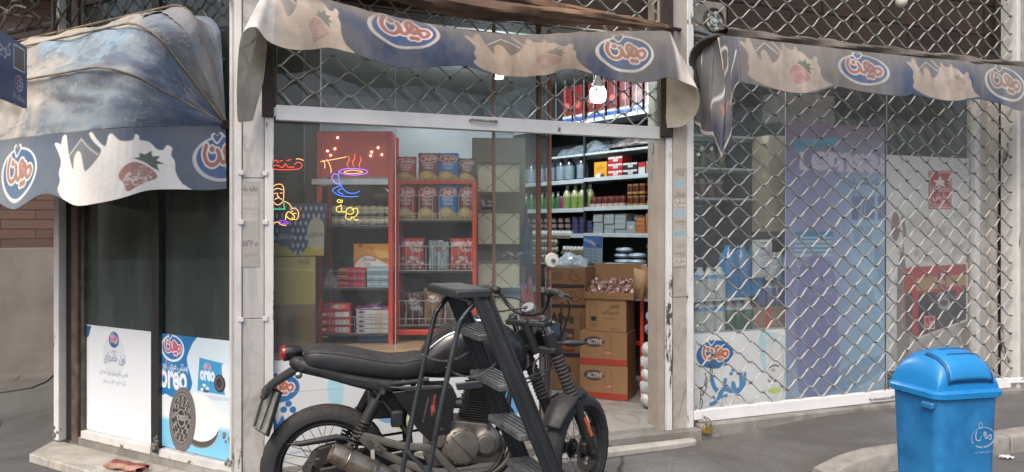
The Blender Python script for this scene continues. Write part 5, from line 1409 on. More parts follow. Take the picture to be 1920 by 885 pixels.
bottle('round_bulb', 'white round light bulb lying on the orange boxes', 'white bulbs on the second shelf', C,
       [(cu(x), .1, SH[2] + .12) for x in (1187, 1196, 1208, 1216)], [(0, 0), (.014, .002), (.026, .014), (.03, .03), (.026, .046), (.014, .057), (0, .059)], [plast('bulbwhite', 'c8c8c6')], [0] * 6)
# cartons on the shelves
def yb(P):
    P.rect(P.U.min(), P.V.min(), P.U.max(), P.V.max(), 'd0962a', raw=True); u0, v0 = P.U.min(), P.V.min()
    P.ell(u0 + .06, v0 + .02, .04, .03, 'd8cfc0', raw=True); P.ell(u0 + .11, v0 + .02, .03, .025, '5a3a20', raw=True); P.text('چای', u0 + .04, v0 + .08, u0 + .12, v0 + .12, '7a5010', raw=True)
boxy('tea_box', 'yellow tea box standing alone on the fourth shelf', 'box', C, cu(1114), cu(1138), .05, .1, SH[4], SH[4] + .155, 'd0962a', yb)
def mk(c, w='c9c4c0'):
    def f(P):
        u0, u1, v0, v1 = P.U.min(), P.U.max(), P.V.min(), P.V.max()
        P.rect(u0, v1 - (v1 - v0) * .32, u1, v1, w, raw=True); P.rect(u0 + (u1 - u0) * .35, v0 + (v1 - v0) * .25, u0 + (u1 - u0) * .7, v0 + (v1 - v0) * .8, w, .8, raw=True); P.ell((u0 + u1) / 2, v1 - (v1 - v0) * .16, (v1 - v0) * .12, (v1 - v0) * .1, c, raw=True)
    return f
for k in range(3):
    boxy('tissue_box', ('lowest', 'middle', 'topmost')[k] + ' of three red and white boxes stacked on the fourth shelf', 'box', C, cu(1143), cu(1170), .03, .12, SH[4] + k * .064, SH[4] + k * .064 + .062, 'b02830', mk('b02830'))
for k in range(2):
    boxy('tissue_box', ('lower', 'upper')[k] + ' of two black and white boxes on the fourth shelf', 'box', C, cu(1171), cu(1198), .03, .12, SH[4] + k * .062, SH[4] + k * .062 + .06, '24222a', mk('24222a'))
def rw(P): P.rect(P.U.min(), P.V.min(), P.U.max(), P.V.min() + .07, 'c6c6c4', raw=True)
boxy('small_box', 'small box red above white on the fourth shelf', 'box', C, cu(1200), cu(1213), .03, .08, SH[4], SH[4] + .115, 'b02a28', rw)
boxy('small_box', 'small box with brown picture on white, beside the door post', 'box', C, cu(1215), cu(1228), .03, .08, SH[4], SH[4] + .12, 'a8a09a', lambda P: (P.rect(P.U.min() + .01, P.V.min() + .03, P.U.max() - .01, P.V.max() - .02, '7a4a30', raw=True)))
for j, (a, b) in enumerate(((1116, 1134), (1136, 1155), (1156, 1177))):
    n = (5, 4, 4)[j]
    for k in range(n):
        h = .19 / n
        boxy('grey_carton', 'small pale grey carton in the stacks on the second shelf', 'box', C, cu(a) + .002, cu(b) - .002, .02 + .004 * ((k * 7 + j) % 3), .14, SH[2] + k * h, SH[2] + (k + 1) * h - .002, '92989a', None, 'pale grey cartons on the second shelf')
boxy('grey_carton', 'wide grey carton with small label beside the orange boxes', 'box', C, cu(1179), cu(1196), .02, .14, SH[2], SH[2] + .115, '8c9294', lambda P: P.rect(P.U.min() + .03, P.V.min() + .05, P.U.max() - .03, P.V.min() + .075, 'b8bcbc', raw=True))
for j, (a, b, n) in enumerate(((1197, 1213, 4), (1215, 1232, 5))):
    for k in range(n):
        h = .037
        boxy('orange_box', 'flat orange-brown box stacked beside the door post', 'box', C, cu(a), cu(b), .02 + .003 * (k % 2), .14, SH[2] + k * h, SH[2] + (k + 1) * h - .002, 'a4683c', None, 'orange-brown boxes on the second shelf')
# egg trays, stacked, with eggs
m_tray = mat('egg_tray_pulp', '75684e', 0.95, var=0.2, scale=20, bump=.6)
m_egg = mat('egg_white', 'c9c6c2', 0.5, var=.05)
def tray(u0, z, nx, label, eggs=True, nrow=3, ey='egg'):
    T = thing('egg_tray', label, 'egg tray', C, u0, .0, z)
    def f(u, v): return (u0 + u * nx * .05, -.02 + v * nrow * .05, z + .018 + .012 * sin(u * nx * 2 * pi) * sin(v * nrow * 2 * pi) + (.012 if (u < .02 or u > .98 or v < .02 or v > .98) else 0))
    MB().grid(nx * 6, nrow * 6, f).box(u0, u0 + nx * .05, -.021, -.017, z, z + .024).build('pulp_tray', m_tray, T, solid=.003)
    if eggs:
        for i in range(nx):
            for j in range(nrow):
                MB().sphere((u0 + .025 + i * .05, .005 + j * .05, z + .05), .022, 10, 7, sz=1.28).build('egg', m_egg, T)
    return T
tray(cu(1062), SH[1] - .0, 8, 'lowest egg tray of the stack nearest the doorway, full of white eggs', nrow=1)
tray(cu(1062), SH[1] + .075, 7, 'second egg tray nearest the doorway, with a row of white eggs', nrow=2)
for k in range(3): tray(cu(1005), SH[1] + .0 + k * .075, 8, ('bottom', 'middle', 'upper')[k] + ' egg tray of the stack behind the glass door edge', nrow=1)
tray(cu(1005), SH[1] + .225, 12, 'topmost egg tray heaped with white eggs behind the door edge', nrow=3)
# hanging poster card, packs and sticks
def bluec(P):
    u0, u1, v0, v1 = P.U.min(), P.U.max(), P.V.min(), P.V.max()
    P.rect(u0, v0 + (v1 - v0) * .55, u1, v1, '3e5a86', raw=True)
    for i in range(9): P.ell(u0 + (i * .37 % 1) * (u1 - u0), v0 + (v1 - v0) * (.62 + .3 * ((i * .61) % 1)), .02, .016, ('7a94b8', 'b08a94', '2a4478')[i % 3], .8, raw=True)
    for i in range(5):
        for j in range(3): P.rect(u0 + .02 + j * .06, v0 + .02 + i * .03, u0 + .06 + j * .06, v0 + .032 + i * .03, '5a6674', raw=True)
boxy('display_card', 'blue and grey display card standing in front of the eggs', 'card', C, cu(1101, .0), cu(1137, .0), -.05, .004, SH[1], SH[1] + .255, '7c8690', bluec)
for i, (a, b, z, h) in enumerate(((1148, 1178, 0, .05), (1148, 1172, .052, .05), (1150, 1176, .104, .05), (1173, 1200, 0, .055), (1173, 1200, .057, .05))):
    u0, u1 = cu(a, 0), cu(b, 0)
    lab = ('bottom left', 'middle left', 'topmost', 'bottom right', 'upper right')[i] + ' of the five blue and white tissue packs on the lowest shelf'
    def f(u, v, u0=u0, u1=u1, z=SH[1] + z, h=h):
        q = 2 * pi * v; k = (sin(pi * u) ** .3)
        return (u0 + (u1 - u0) * u, .06 - .07 * cos(q) * k, z + h / 2 + h / 2 * sin(q) * k)
    o = MB().grid(14, 16, f).build('tissue_pack', mat('blue_pack' if i != 3 else 'white_pack', '3a6ea0' if i != 3 else '9ab0c4', .3, var=.5, scale=16, c2='c4d0d8'), None, C, (u0, .0, SH[1] + z)); tag(o, lab, 'tissue pack', 'blue tissue packs')
T = thing('duster_sticks', 'bundle of three dark rods with pink tops and yellow feet beside the door post', 'sticks', C, -.12, -.1, .9)
for i, px in enumerate((1215, 1221, 1227)):
    s0, z1 = C.sz(px, 458, -.05); _, z0 = C.sz(px, 518, -.05)
    mb = MB(); mb.cyl((s0, -.05, z0), (s0, -.05, z1 - .03), .010, n=8).cyl((s0, -.05, z1 - .03), (s0, -.05, z1), .013, n=8, m=1).cyl((s0, -.05, z0 - .03), (s0, -.05, z0), .012, n=8, m=2)
    mb.build('rod', [plast('rod_dark', '3c3440'), plast('rod_pink', 'a05070'), plast('rod_yellow', 'b0a040')], T)

# ---- cartons in the doorway (frame D)
def stamp(P, u0, v0, u1, v1):
    def X(x): return u0 + (u1 - u0) * x
    def Y(y): return v0 + (v1 - v0) * y
    return X, Y
def active(P):
    u0, u1, v0, v1 = P.U.min(), P.U.max(), P.V.min(), P.V.max(); X, Y = stamp(P, u0, v0, u1, v1)
    P.C *= (0.92 + .16 * fbm(P.U, P.V, 8, 3))[..., None]
    P.rect(u0, v0, u1, Y(.19), 'a33a30', raw=True)
    P.ell(X(.30), Y(.70), .085, .043, '2e2a3c', raw=True); P.ell(X(.30), Y(.70), .078, .037, '3a364a', raw=True)
    P.text('ACTIVE', X(.14), Y(.62), X(.47), Y(.79), 'c8b8a4', 1, .05, raw=True, shear=.05)
    P.line([(X(a), Y(b)) for a, b in ((.56, .92), (.53, .8), (.53, .2), (.57, .14), (.64, .14), (.67, .2), (.67, .8), (.64, .92))], .004, '6e4c38', closed=True, raw=True)
    P.rect(X(.535), Y(.3), X(.665), Y(.46), 'a0453a', raw=True); P.text('ACTIVE', X(.54), Y(.34), X(.66), Y(.42), 'd0c0b0', raw=True)
def gaf(P):
    u0, u1, v0, v1 = P.U.min(), P.U.max(), P.V.min(), P.V.max(); X, Y = stamp(P, u0, v0, u1, v1)
    P.C *= (0.92 + .16 * fbm(P.U, P.V, 8, 5))[..., None]
    P.text('گاز', X(.58), Y(.70), X(.84), Y(.86), '3c2c24', 1, .04, raw=True); P.text('سینک', X(.42), Y(.52), X(.82), Y(.68), '3c2c24', 1, .04, raw=True)
    P.text('سیصد و پنجاه', X(.45), Y(.38), X(.75), Y(.45), '5a4436', raw=True)
    P.line([(X(a), Y(b)) for a, b in ((.15, .85), (.1, .72), (.1, .14), (.28, .14), (.28, .72), (.23, .85), (.23, .9), (.15, .9))], .003, '5a4436', closed=True, raw=True)
    P.rect(X(.13), Y(.32), X(.26), Y(.46), '2c221e', raw=True); P.text('sink', X(.14), Y(.2), X(.25), Y(.25), '3c2c24', raw=True); P.text('750 ml', X(.6), Y(.06), X(.82), Y(.12), '5a4436', raw=True)
KB = '93704f'
W1 = .385
boxy('carton', 'bottom brown carton of the doorway stack, red foot and oval brand', 'carton', D, 0.0, W1 + .015, 0, .30, .122, .122 + .272, KB, active, m=m_card, side='8a674a')
boxy('carton', 'second brown carton from the floor of the doorway stack, red foot and oval brand', 'carton', D, 0.0, W1 + .01, .003, .30, .396, .396 + .270, KB, active, m=m_card, side='8a674a')
boxy('carton', 'third carton of the doorway stack, printed with black Persian letters and a bottle outline', 'carton', D, .045, W1 + .0, .02, .28, .668, .668 + .262, '987553', gaf, m=m_card, side='8a674a')
T = thing('open_carton', 'open brown carton of pink wrapped pastries on top of the doorway stack', 'carton', D, .2, .02, .932)
z0, z1 = .932, 1.19
mb = MB(); mb.box(.04, .45, .0, .30, z0, z0 + .006).box(.04, .45, .296, .302, z0, z1 + .02).box(.04, .046, .006, .295, z0 + .006, z1)
mb.prism([(.04, z0 + .007), (.45, z0 + .007), (.45, z0 + .055), (.04, z0 + .06)], 0.0, .005).box(.444, .45, .006, .295, z0 + .006, z1 - .04); mb.build('open_box', m_kraft, T, bevel=.001)
mb = MB(); mb.add([(.452, .0, z0 + .05), (.452, .29, z1 + .02), (.60, .28, z0 + .2), (.55, .02, z0 + .01)], [(0, 1, 2, 3)]); mb.build('flap', m_kraft, T, solid=.004)
mb = MB(); mb.add([(.452, .0, z0 + .02), (.452, .0, z1 - .0), (.565, -.06, z1 - .02), (.53, -.07, z0 - .0)], [(0, 3, 2, 1)]); mb.build('flap', mat('kraft_light', 'a07c5a', .8), T, solid=.004)
m_wrap = mat('pastry_wrap', '7a4c42', 0.18, 0.1, var=0.5, scale=22, c2='c09a90', bump=.9, bscale=40, coat=1.0)
rnd = random.Random(8); first = None
for i in range(10):
    uu, dd, zz = .095 + .076 * (i % 5), .045 + .11 * (i // 5), z0 + .062 + .05 * (i // 5) + rnd.uniform(-.012, .012)
    if first is None:
        mb = MB()
        def f(u, v):
            a, b = 2 * pi * u, pi * v; r = .043 * (1 + .22 * sin(3 * a + 4 * b) + .15 * sin(7 * a - 5 * b))
            return (uu + r * cos(a) * sin(b), dd + r * sin(a) * sin(b), zz + r * .95 * cos(b) + .012 * (sin(b * 9)))
        mb.grid(18, 12, f); first = tag(mb.build('wrapped_pastry', m_wrap, None, D, (uu, dd, zz)), 'pink-brown pastry in clear wrap lying in the open carton', 'pastry', 'wrapped pastries in the open carton')
    else:
        c = first.copy(); col.objects.link(c); c.location = D.pt(uu, dd, zz); c.rotation_euler = (rnd.uniform(-1, 1), rnd.uniform(-1, 1), rnd.uniform(0, 6))
# left, deeper stack
E2 = Frame(0.36, 6.62, -16)
def ee(px): return E2.u(px)
def dates(P):
    u0, u1, v0, v1 = P.U.min(), P.U.max(), P.V.min(), P.V.max(); X, Y = stamp(P, u0, v0, u1, v1)
    P.rect(u0, v0, u1, Y(.16), '3e3234', raw=True)
    P.line([(X(a), Y(b)) for a, b in ((.55, .8), (.65, .85), (.7, .6), (.8, .45), (.7, .3), (.6, .4), (.55, .6), (.62, .7))], .010, '7a4436', 3, raw=True)
    P.text('BERY', X(.18), Y(.4), X(.4), Y(.75), '4a3428', raw=True); P.rect(X(.9), Y(.35), X(.94), Y(.85), '5a4032', raw=True)
def alive(P):
    u0, u1, v0, v1 = P.U.min(), P.U.max(), P.V.min(), P.V.max(); X, Y = stamp(P, u0, v0, u1, v1)
    P.text('Alive', X(.12), Y(.68), X(.72), Y(.9), '2a221e', 1, .05, raw=True)
    P.rect(X(.28), Y(.1), X(.72), Y(.58), '5a3a34', raw=True); P.rect(X(.3), Y(.14), X(.7), Y(.34), 'a4553c', raw=True); P.text('Active', X(.32), Y(.4), X(.68), Y(.5), 'c8b4a0', raw=True)
    P.rect(u0, v0, u1, Y(.08), '2c2c4a', raw=True); P.rect(X(.86), Y(.4), X(.9), Y(.9), '4a3428', .5, raw=True)
def cad(P):
    u0, u1, v0, v1 = P.U.min(), P.U.max(), P.V.min(), P.V.max(); X, Y = stamp(P, u0, v0, u1, v1)
    P.ell(X(.5), Y(.6), .05, .05, '3a2c28', raw=True); P.text('Calo', X(.42), Y(.54), X(.58), Y(.66), 'a08468', raw=True)
zs = [(.122, .41, cad, 'bottom carton of the left stack, with a dark round mark'), (.412, .83, alive, 'tall carton of the left stack with a dark picture panel'), (.832, 1.0, dates, 'second carton from the top of the left stack, dark base band'), (1.002, 1.175, dates, 'top carton of the left stack, under the clear plastic bag')]
for z0, z1, fn, lb in zs:
    boxy('carton', lb, 'carton', E2, ee(1020) , ee(1098) + (.03 if z1 > .9 else 0), .02, .35, z0, z1 - .002, '8f6c4e', fn, m=m_card, side='876448')
blob_sheet('plastic_bag', 'crumpled clear plastic bag on top of the left carton stack', 'bag', E2, ee(1022), ee(1100), .03, 1.176, .10, m_film, 3)
# red trolley frame by the cartons
T = thing('trolley', 'red steel trolley frame standing behind the doorway cartons', 'trolley', D, .5, .25, .12)
p = MB(); p.box(.455, .485, .20, .23, .125, 1.15).box(.455, .485, .52, .55, .125, 1.15).box(.456, .484, .231, .519, .7, .73).box(.456, .484, .231, .519, .2, .23); p.build('frame', m_redsteel, T, bevel=.003)
MB().box(.0, .454, .50, .53, .5, .53).build('cross_bar', m_redsteel, T)
# white bundle and blue packs right of them
QF = Frame(1.03, 5.98, -5)
def lumps(name, label, cat, cs, mats_, sx, fr=QF):
    T = thing(name, label, cat, fr, cs[0][0], cs[0][1], cs[0][2] - cs[0][3])
    for (u, d, z, r, mi) in cs:
        def f(a, b):
            q, w_ = 2 * pi * a, pi * b; rr = r * (1 + .07 * sin(3 * q + 2 * w_ + z * 30) + .05 * sin(7 * q - 3 * w_))
            return (u + rr * sx * cos(q) * sin(w_) ** .7, d + rr * sin(q) * sin(w_) ** .7, z - rr * .75 * cos(w_))
        MB().grid(24, 14, f).build('roll', mats_[mi], T)
m_wpl = mat('white_plastic_wrap', 'aeb0b2', .35, 0, var=.15, scale=8, c2='c8cacc', bump=.5, bscale=18, coat=.4)
m_bpl = mat('blue_plastic_wrap', '2f5e90', .3, 0, var=.4, scale=14, c2='b8c4d0', bump=.4, bscale=20, coat=.4)
q0 = QF.u(1219)
lumps('wrapped_rolls', 'tall white plastic wrapped bundle standing beside the door post', 'bundle', [(q0, 0, .19 + k * .095, .082 - .002 * k, 0) for k in range(5)], [m_wpl], .95)
lumps('wrapped_rolls', 'blue and white plastic packs on top of the white bundle', 'bundle', [(q0 + .02, 0.02, .73, .06, 0), (q0 + .02, 0.02, .82, .055, 0)], [m_bpl], 1.0)
lumps('wrapped_rolls', 'blue packs on the floor between white bundle and door post', 'bundle', [(q0 + .10, .06, .18, .05, 0), (q0 + .10, .06, .27, .05, 0)], [m_bpl], .8)

# ---- red snack racks behind the glass (frame R: nearly parallel to the picture)
ru = lambda px, d=0: R.u(px, d)
rz = lambda px, py, d=0: R.sz(px, py, d)[1]
m_inner = mat('rack_back', '33363a', .7, var=.2, scale=4)
T = thing('snack_rack', 'tall red steel rack with basket shelves and a red header, left of the two', 'rack', R, ru(665), .2, .757)
x0, x1 = ru(594), ru(737)
zt, zb = rz(660, 246), .757
for x in (x0, x1 - .03):
    for y in (0, .34): MB().box(x, x + .028, y, y + .03, zb, zt).build('upright', m_redsteel, T, bevel=.002)
MB().box(x0 + .03, x1 - .031, .0, .02, rz(660, 332), zt).build('header_board', mat('header_red', 'c8402e', .35, var=.12, scale=4), T)
MB().box(x0 - .03, x1 - .031, -.012, -.002, rz(660, 346), rz(660, 336)).build('price_strip', mat('strip_white', 'c8ccca', .4), T)
MB().box(x0 + .03, x1 - .03, .345, .355, zb, rz(660, 333)).build('back_panel', m_inner, T)
SR = [rz(660, y) for y in (424, 540, 626)]
for z in SR:
    mw = MB(); MB().box(x0 + .028, x1 - .03, .0, .34, z - .012, z).build('shelf_board', m_greydark, T)
    for h in (0.004, .06, .11): mw.cyl((x0 + .02, -.006, z + h), (x1 - .02, -.006, z + h), .0025, n=6)
    for i in range(9): mw.cyl((x0 + .03 + i * (x1 - x0 - .06) / 8, -.006, z), (x0 + .03 + i * (x1 - x0 - .06) / 8, -.006, z + .11), .0018, n=6)
    mw.build('basket_wire', m_wire, T)
# small warm glowing dots on the header
for (px, py) in ((633, 258), (628, 279), (614, 283), (620, 291), (697, 285), (695, 292), (709, 277), (716, 290)):
    u, z = R.sz(px, py, -.003); MB().sphere((u, -.004, z), .006, 8, 6).build('glow_dot', emit('warm_spot', 'ffe0b0', 6), T)
m_gold = mat('gold_foil', '8a7e58', .35, .2, var=.5, scale=30, c2='e6dec4', bump=.8, bscale=50)
f0 = None
for i in range(8):
    for k in range(2):
        u, z = ru(622) + i * .0485, SR[0] + .003 + k * .068
        if f0 is None:
            mb = MB(); mb.grid(8, 10, lambda a, b: (u + .0455 * a, .03 + .03 * cos(2 * pi * b), z + .032 + .032 * sin(2 * pi * b) * (.75 + .25 * sin(pi * a)))); f0 = tag(mb.build('coffee_pack', m_gold, None, R, (u, .03, z)), 'small gold foil pack in the two-high row of the top basket', 'coffee pack', 'gold foil packs in the top basket')
        else: c = f0.copy(); col.objects.link(c); c.location = R.pt(u, .03, z)
m_goldd = mat('dull_gold', '4c4630', .4, .3, var=.4, scale=20, bump=.6)
o = MB().grid(16, 14, lambda a, b: (ru(692) + .11 * a, .18 + .05 * cos(2 * pi * b), SR[0] + .20 + .06 * sin(2 * pi * b) * (sin(pi * a) ** .3))).build('foil_bag', m_goldd, None, R, (ru(692), .18, SR[0] + .14)); tag(o, 'dull gold bag lying above the two-high foil packs', 'bag')
def yel(P):
    u0, u1, v0, v1 = P.U.min(), P.U.max(), P.V.min(), P.V.max(); X, Y = stamp(P, u0, v0, u1, v1)
    P.poly([(X(.02), Y(.02)), (X(.06), Y(.45)), (X(.3), Y(.64)), (X(.6), Y(.5)), (X(1), Y(.05)), (X(1), Y(0))], 'c07a2a', 4, raw=True)
    P.poly([(X(.08), Y(.02)), (X(.12), Y(.38)), (X(.34), Y(.54)), (X(.6), Y(.4)), (X(.98), Y(.0))], 'd8ccc4', 4, raw=True)
    P.poly([(X(.5), Y(.8)), (X(.95), Y(.68)), (X(.98), Y(.45)), (X(.6), Y(.5))], 'e0b060', 0, raw=True); P.ell(X(.8), Y(.38), .02, .015, 'a86a3a', raw=True)
    P.text('Areol', X(.22), Y(.34), X(.55), Y(.48), '6a2030', 1, .03, raw=True); P.text('24', X(.28), Y(.16), X(.4), Y(.28), '3a3a44', raw=True)
    P.rect(X(.12), Y(.72), X(.22), Y(1), 'b04020', raw=True); P.ell(X(.17), Y(.8), .012, .012, 'd8a040', raw=True); P.text('360 g', X(.3), Y(.8), X(.48), Y(.92), '6a3a10', raw=True)
boxy('wafer_box', 'big yellow-orange wafer box with white oval standing in the middle basket', 'box', R, ru(658), ru(735), .1, .08, SR[1] + .11, rz(690, 457, .1), 'd8902a', yel, side='b87a30')
def redb(P):
    u0, u1, v0, v1 = P.U.min(), P.U.max(), P.V.min(), P.V.max(); X, Y = stamp(P, u0, v0, u1, v1)
    P.rect(X(0), Y(.55), X(.35), Y(.9), 'c88a3a', raw=True); P.line([(X(.4), Y(.5)), (X(.95), Y(.5))], .006, 'd05060', raw=True)
for k in range(3):
    boxy('biscuit_pack', ('lowest', 'middle', 'topmost')[k] + ' of three crimson biscuit packs in the middle basket', 'biscuit pack', R, ru(633), ru(685), .02, .1, SR[1] + .003 + k * .043, SR[1] + .003 + k * .043 + .04, 'a81f3a', redb)
for k in range(3):
    boxy('biscuit_pack', ('lowest', 'middle', 'topmost')[k] + ' of three pale blue-grey packs beside the crimson ones', 'biscuit pack', R, ru(687), ru(733), .02, .1, SR[1] + .003 + k * .046, SR[1] + .003 + k * .046 + .043, '8ca4b0', lambda P: P.line([(P.U.min(), (P.V.min() + P.V.max()) / 2), (P.U.max(), (P.V.min() + P.V.max()) / 2)], .008, 'b8c8d0', raw=True))
o = blob_sheet('torn_pack', 'torn white and brown wrapper at the left of the middle basket', 'wrapper', R, ru(598), ru(632), .0, SR[1], .10, mat('torn_wrap', '6a5244', .5, var=.5, scale=18, c2='b8b4ac', bump=.9), 7, dep=.12)
def pinkb(P):
    u0, u1, v0, v1 = P.U.min(), P.U.max(), P.V.min(), P.V.max(); X, Y = stamp(P, u0, v0, u1, v1)
    P.ell(X(.62), Y(.5), .05, .016, 'd88a74', raw=True); P.rect(X(.08), Y(.3), X(.32), Y(.7), '4a4a90', raw=True); P.ell(X(.55), Y(.6), .015, .01, 'd8d0c8', raw=True)
def redw(P):
    u0, u1, v0, v1 = P.U.min(), P.U.max(), P.V.min(), P.V.max(); X, Y = stamp(P, u0, v0, u1, v1)
    P.rect(X(.5), Y(.1), X(.95), Y(.85), 'c8c2c0', raw=True); P.ell(X(.15), Y(.5), .015, .009, 'd8d0d0', raw=True); P.ell(X(.35), Y(.5), .03, .012, 'd07868', raw=True); P.rect(X(.7), Y(.3), X(.73), Y(.8), '8a8684', raw=True)
boxy('biscuit_pack', 'red pack with orange biscuit picture on top of the bottom left stack', 'biscuit pack', R, ru(598), ru(656), .02, .1, SR[2] + .15, SR[2] + .195, 'c2283a', pinkb)
for k in range(3):
    boxy('biscuit_pack', ('lowest', 'second', 'third')[k] + ' red and white pack of the bottom left stack', 'biscuit pack', R, ru(598), ru(657), .02, .1, SR[2] + .003 + k * .049, SR[2] + .003 + k * .049 + .046, 'bb2438', redw)
def whp(P):
    u0, u1, v0, v1 = P.U.min(), P.U.max(), P.V.min(), P.V.max(); X, Y = stamp(P, u0, v0, u1, v1)
    P.ell(X(.15), Y(.5), .02, .008, '4a3a5c', raw=True); P.rect(X(.55), Y(.0), X(.78), Y(1), 'b89c70', .7, raw=True)
for k in range(5):
    boxy('wafer_pack', ('lowest', 'second', 'third', 'fourth', 'top')[k] + ' white pack of the bottom right stack in the left rack', 'wafer pack', R, ru(667), ru(731), .02, .1, SR[2] + .003 + k * .030, SR[2] + .003 + k * .030 + .028, 'b8b4b6', whp)
o = blob_sheet('wafer_pack', 'shiny purple wrapper lying on the white packs', 'wrapper', R, ru(664), ru(733), .02, SR[2] + .153, .03, mat('purple_wrap', '54204e', .25, .1, var=.3, scale=10, c2='8a5a88', bump=.5, coat=.5), 11, dep=.1)
boxy('blue_crate', 'dark blue crate on the bench under the left rack', 'crate', R, ru(668), ru(735), .06, .25, .76, SR[2] - .02, '1f3a64', None)

# rack two, with the crisps
T = thing('snack_rack', 'lower red steel rack of crisps bags, right of the two', 'rack', R, ru(818), .2, .757)
x0, x1 = ru(741, .15), ru(893, .15)
y0 = .15
zt = rz(818, 338, .15)
for x in (x0, x1 - .026):
    for y in (y0, y0 + .3): MB().box(x, x + .026, y, y + .03, .757, zt).build('upright', m_redsteel, T, bevel=.002)
MB().box(x0 + .027, x1 - .027, y0, y0 + .026, zt - .024, zt).build('top_rail', m_redsteel, T, bevel=.002)
MB().box(x0 - .035, x0 - .002, y0 - .02, y0 + .03, .757, rz(745, 250, .15)).build('tall_upright', m_redsteel, T, bevel=.002)
MB().box(x0 + .027, x1 - .027, y0 + .31, y0 + .32, .757, zt).build('back_panel', m_inner, T)
S2 = [rz(818, y, .15) for y in (413, 508, 610)]
for z in S2:
    mw = MB(); MB().box(x0 + .027, x1 - .027, y0, y0 + .30, z - .012, z).build('shelf_board', m_greydark, T)
    for h in (.003, .045, .165): mw.cyl((x0 + .02, y0 - .008, z + h), (x1 - .02, y0 - .008, z + h), .003, n=6)
    for i in range(12): mw.cyl((x0 + .03 + i * (x1 - x0 - .06) / 11, y0 - .008, z), (x0 + .03 + i * (x1 - x0 - .06) / 11, y0 - .008, z + .165), .002, n=6)
    mw.build('basket_wire', mat('basket_wire_bright', 'b0b0ac', .35, .5), T)
m_bag = printed('crisps_foil', 0.28, 0.05, (.3, .3, .3), 8, .5, 28, .6)
def crisp_paint(c, sub, w_, h_):
    def f(P):
        P.C[:] = srgb(c)
        P.rect(0, 0, w_, h_ * .05, 'b0a8a0', .5, raw=True)
        P.poly([(w_ * .05, h_ * .03), (w_ * .1, h_ * .28), (w_ * .4, h_ * .36), (w_ * .7, h_ * .28), (w_ * .95, h_ * .05)], 'c0a46a', 4, raw=True)
        P.ell(w_ * .4, h_ * .2, w_ * .22, h_ * .1, 'd8bf86', raw=True)
        P.ell(w_ * .5, h_ * .78, w_ * .43, h_ * .15, 'd8cfc8', raw=True); P.ell(w_ * .5, h_ * .78, w_ * .39, h_ * .125, 'a82a28', raw=True)
        P.text('مزمز', w_ * .25, h_ * .70, w_ * .77, h_ * .87, 'ece6e0', 1, .05, raw=True, shear=.1)
        a, b = sub; P.text(a, w_ * .25, h_ * .52, w_ * .75, h_ * .61, 'd8d0ca', 1, .02, raw=True); P.text(b, w_ * .3, h_ * .41, w_ * .7, h_ * .50, 'd8d0ca', 1, .02, raw=True)
    return f
def mazoof(P):
    w_, h_ = P.U.max(), P.V.max()
    P.C[:] = srgb('a8332c'); P.rect(0, h_ * .62, w_, h_ * .8, '7a4a44', .5, raw=True)
    P.poly([(w_ * .1, h_ * .65), (w_ * .4, h_ * .72), (w_ * .5, h_ * .55), (w_ * .35, h_ * .45), (w_ * .1, h_ * .48)], 'c03a2e', 0, raw=True)
    rnd = random.Random(3)
    for i in range(26): P.ell(w_ * rnd.uniform(.08, .92), h_ * rnd.uniform(.04, .42), .010, .009, ('b8b4ae', '8a847e', 'd0ccc6')[i % 3], raw=True, n=8)
    P.text('MAZOOF', w_ * .06, h_ * .74, w_ * .94, h_ * .88, 'ddd6d0', 1, .06, raw=True); P.text('مزوف', w_ * .5, h_ * .56, w_ * .9, h_ * .70, 'ddd6d0', 1, .03, raw=True)
def bag(name, label, u, d, z, w_, h_, t_, fn, group=None, lean=0.0, fr=R):
    def mp(U, V):
        a, b = U / w_, V / h_
        th = t_ * np.clip(np.sin(pi * np.clip(a, 0, 1)), 0, 1) ** .5 * np.clip(np.sin(pi * np.clip(b, 0, 1)), 0, 1) ** .45
        cr = .003 * np.sin(U * 210) * (np.abs(b - .5) > .44) + .004 * np.sin(a * 17 + b * 9) * (b > .7)
        pin = 1 - .05 * np.sin(pi * b)
        return u + (U - w_ / 2) * pin, d - th / 2 + cr + lean * V, z + V
    T = thing(name, label, name.replace('_', ' '), fr, u, d, z, group)
    sheet('bag_front', T, 0, w_, 0, h_, 0, fn, m_bag, .0042, mapf=mp)
    def mpb(U, V):
        x, y, zz = mp(U, V); return x, 2 * (d + lean * V) - y + .001, zz
    sheet('bag_back', T, 0, w_, 0, h_, 0, lambda P: P.C.__setitem__(slice(None), srgb('8a8684')), m_bag, .012, mapf=mpb)
    return T
names = [('a82c34', ('Salt &', 'Vinegar'), 'crimson'), ('7e3a3c', ('Pepper', 'Chips'), 'maroon'), ('1f74b8', ('Salty', 'Chips'), 'bright blue'), ('6a3a38', ('Ketchup', 'Chips'), 'brown-red')]
for i, px in enumerate((761, 801, 840, 875)):
    c, sub, nm = names[i]
    w_, h_ = (.138, .215)
    if i == 3: w_ = .125
    bag('crisps_bag', nm + ' crisps bag, ' + ('leftmost', 'second from left', 'third from left', 'rightmost')[i] + ' in the upper basket', ru(px, .2), y0 + .07, S2[0] + .004, w_, .235, .06, crisp_paint(c, sub, w_, .235))
    bag('crisps_bag', nm + ' crisps bag standing on top of the right rack', ru(px + (-1, 2, 0, 0)[i], .2), y0 + .10, zt + .001, .145 if i != 3 else .12, (.165, .19, .19, .155)[i] - .0, .05, crisp_paint(c, sub, .145 if i != 3 else .12, (.165, .19, .19, .155)[i]))
for i, px in enumerate((773, 866)):
    bag('snack_bag', ('left', 'right')[i] + ' red and grey snack bag with white capitals in the middle basket', ru(px, .2), y0 + .07, S2[1] + .004, .165, .215, .06, mazoof)
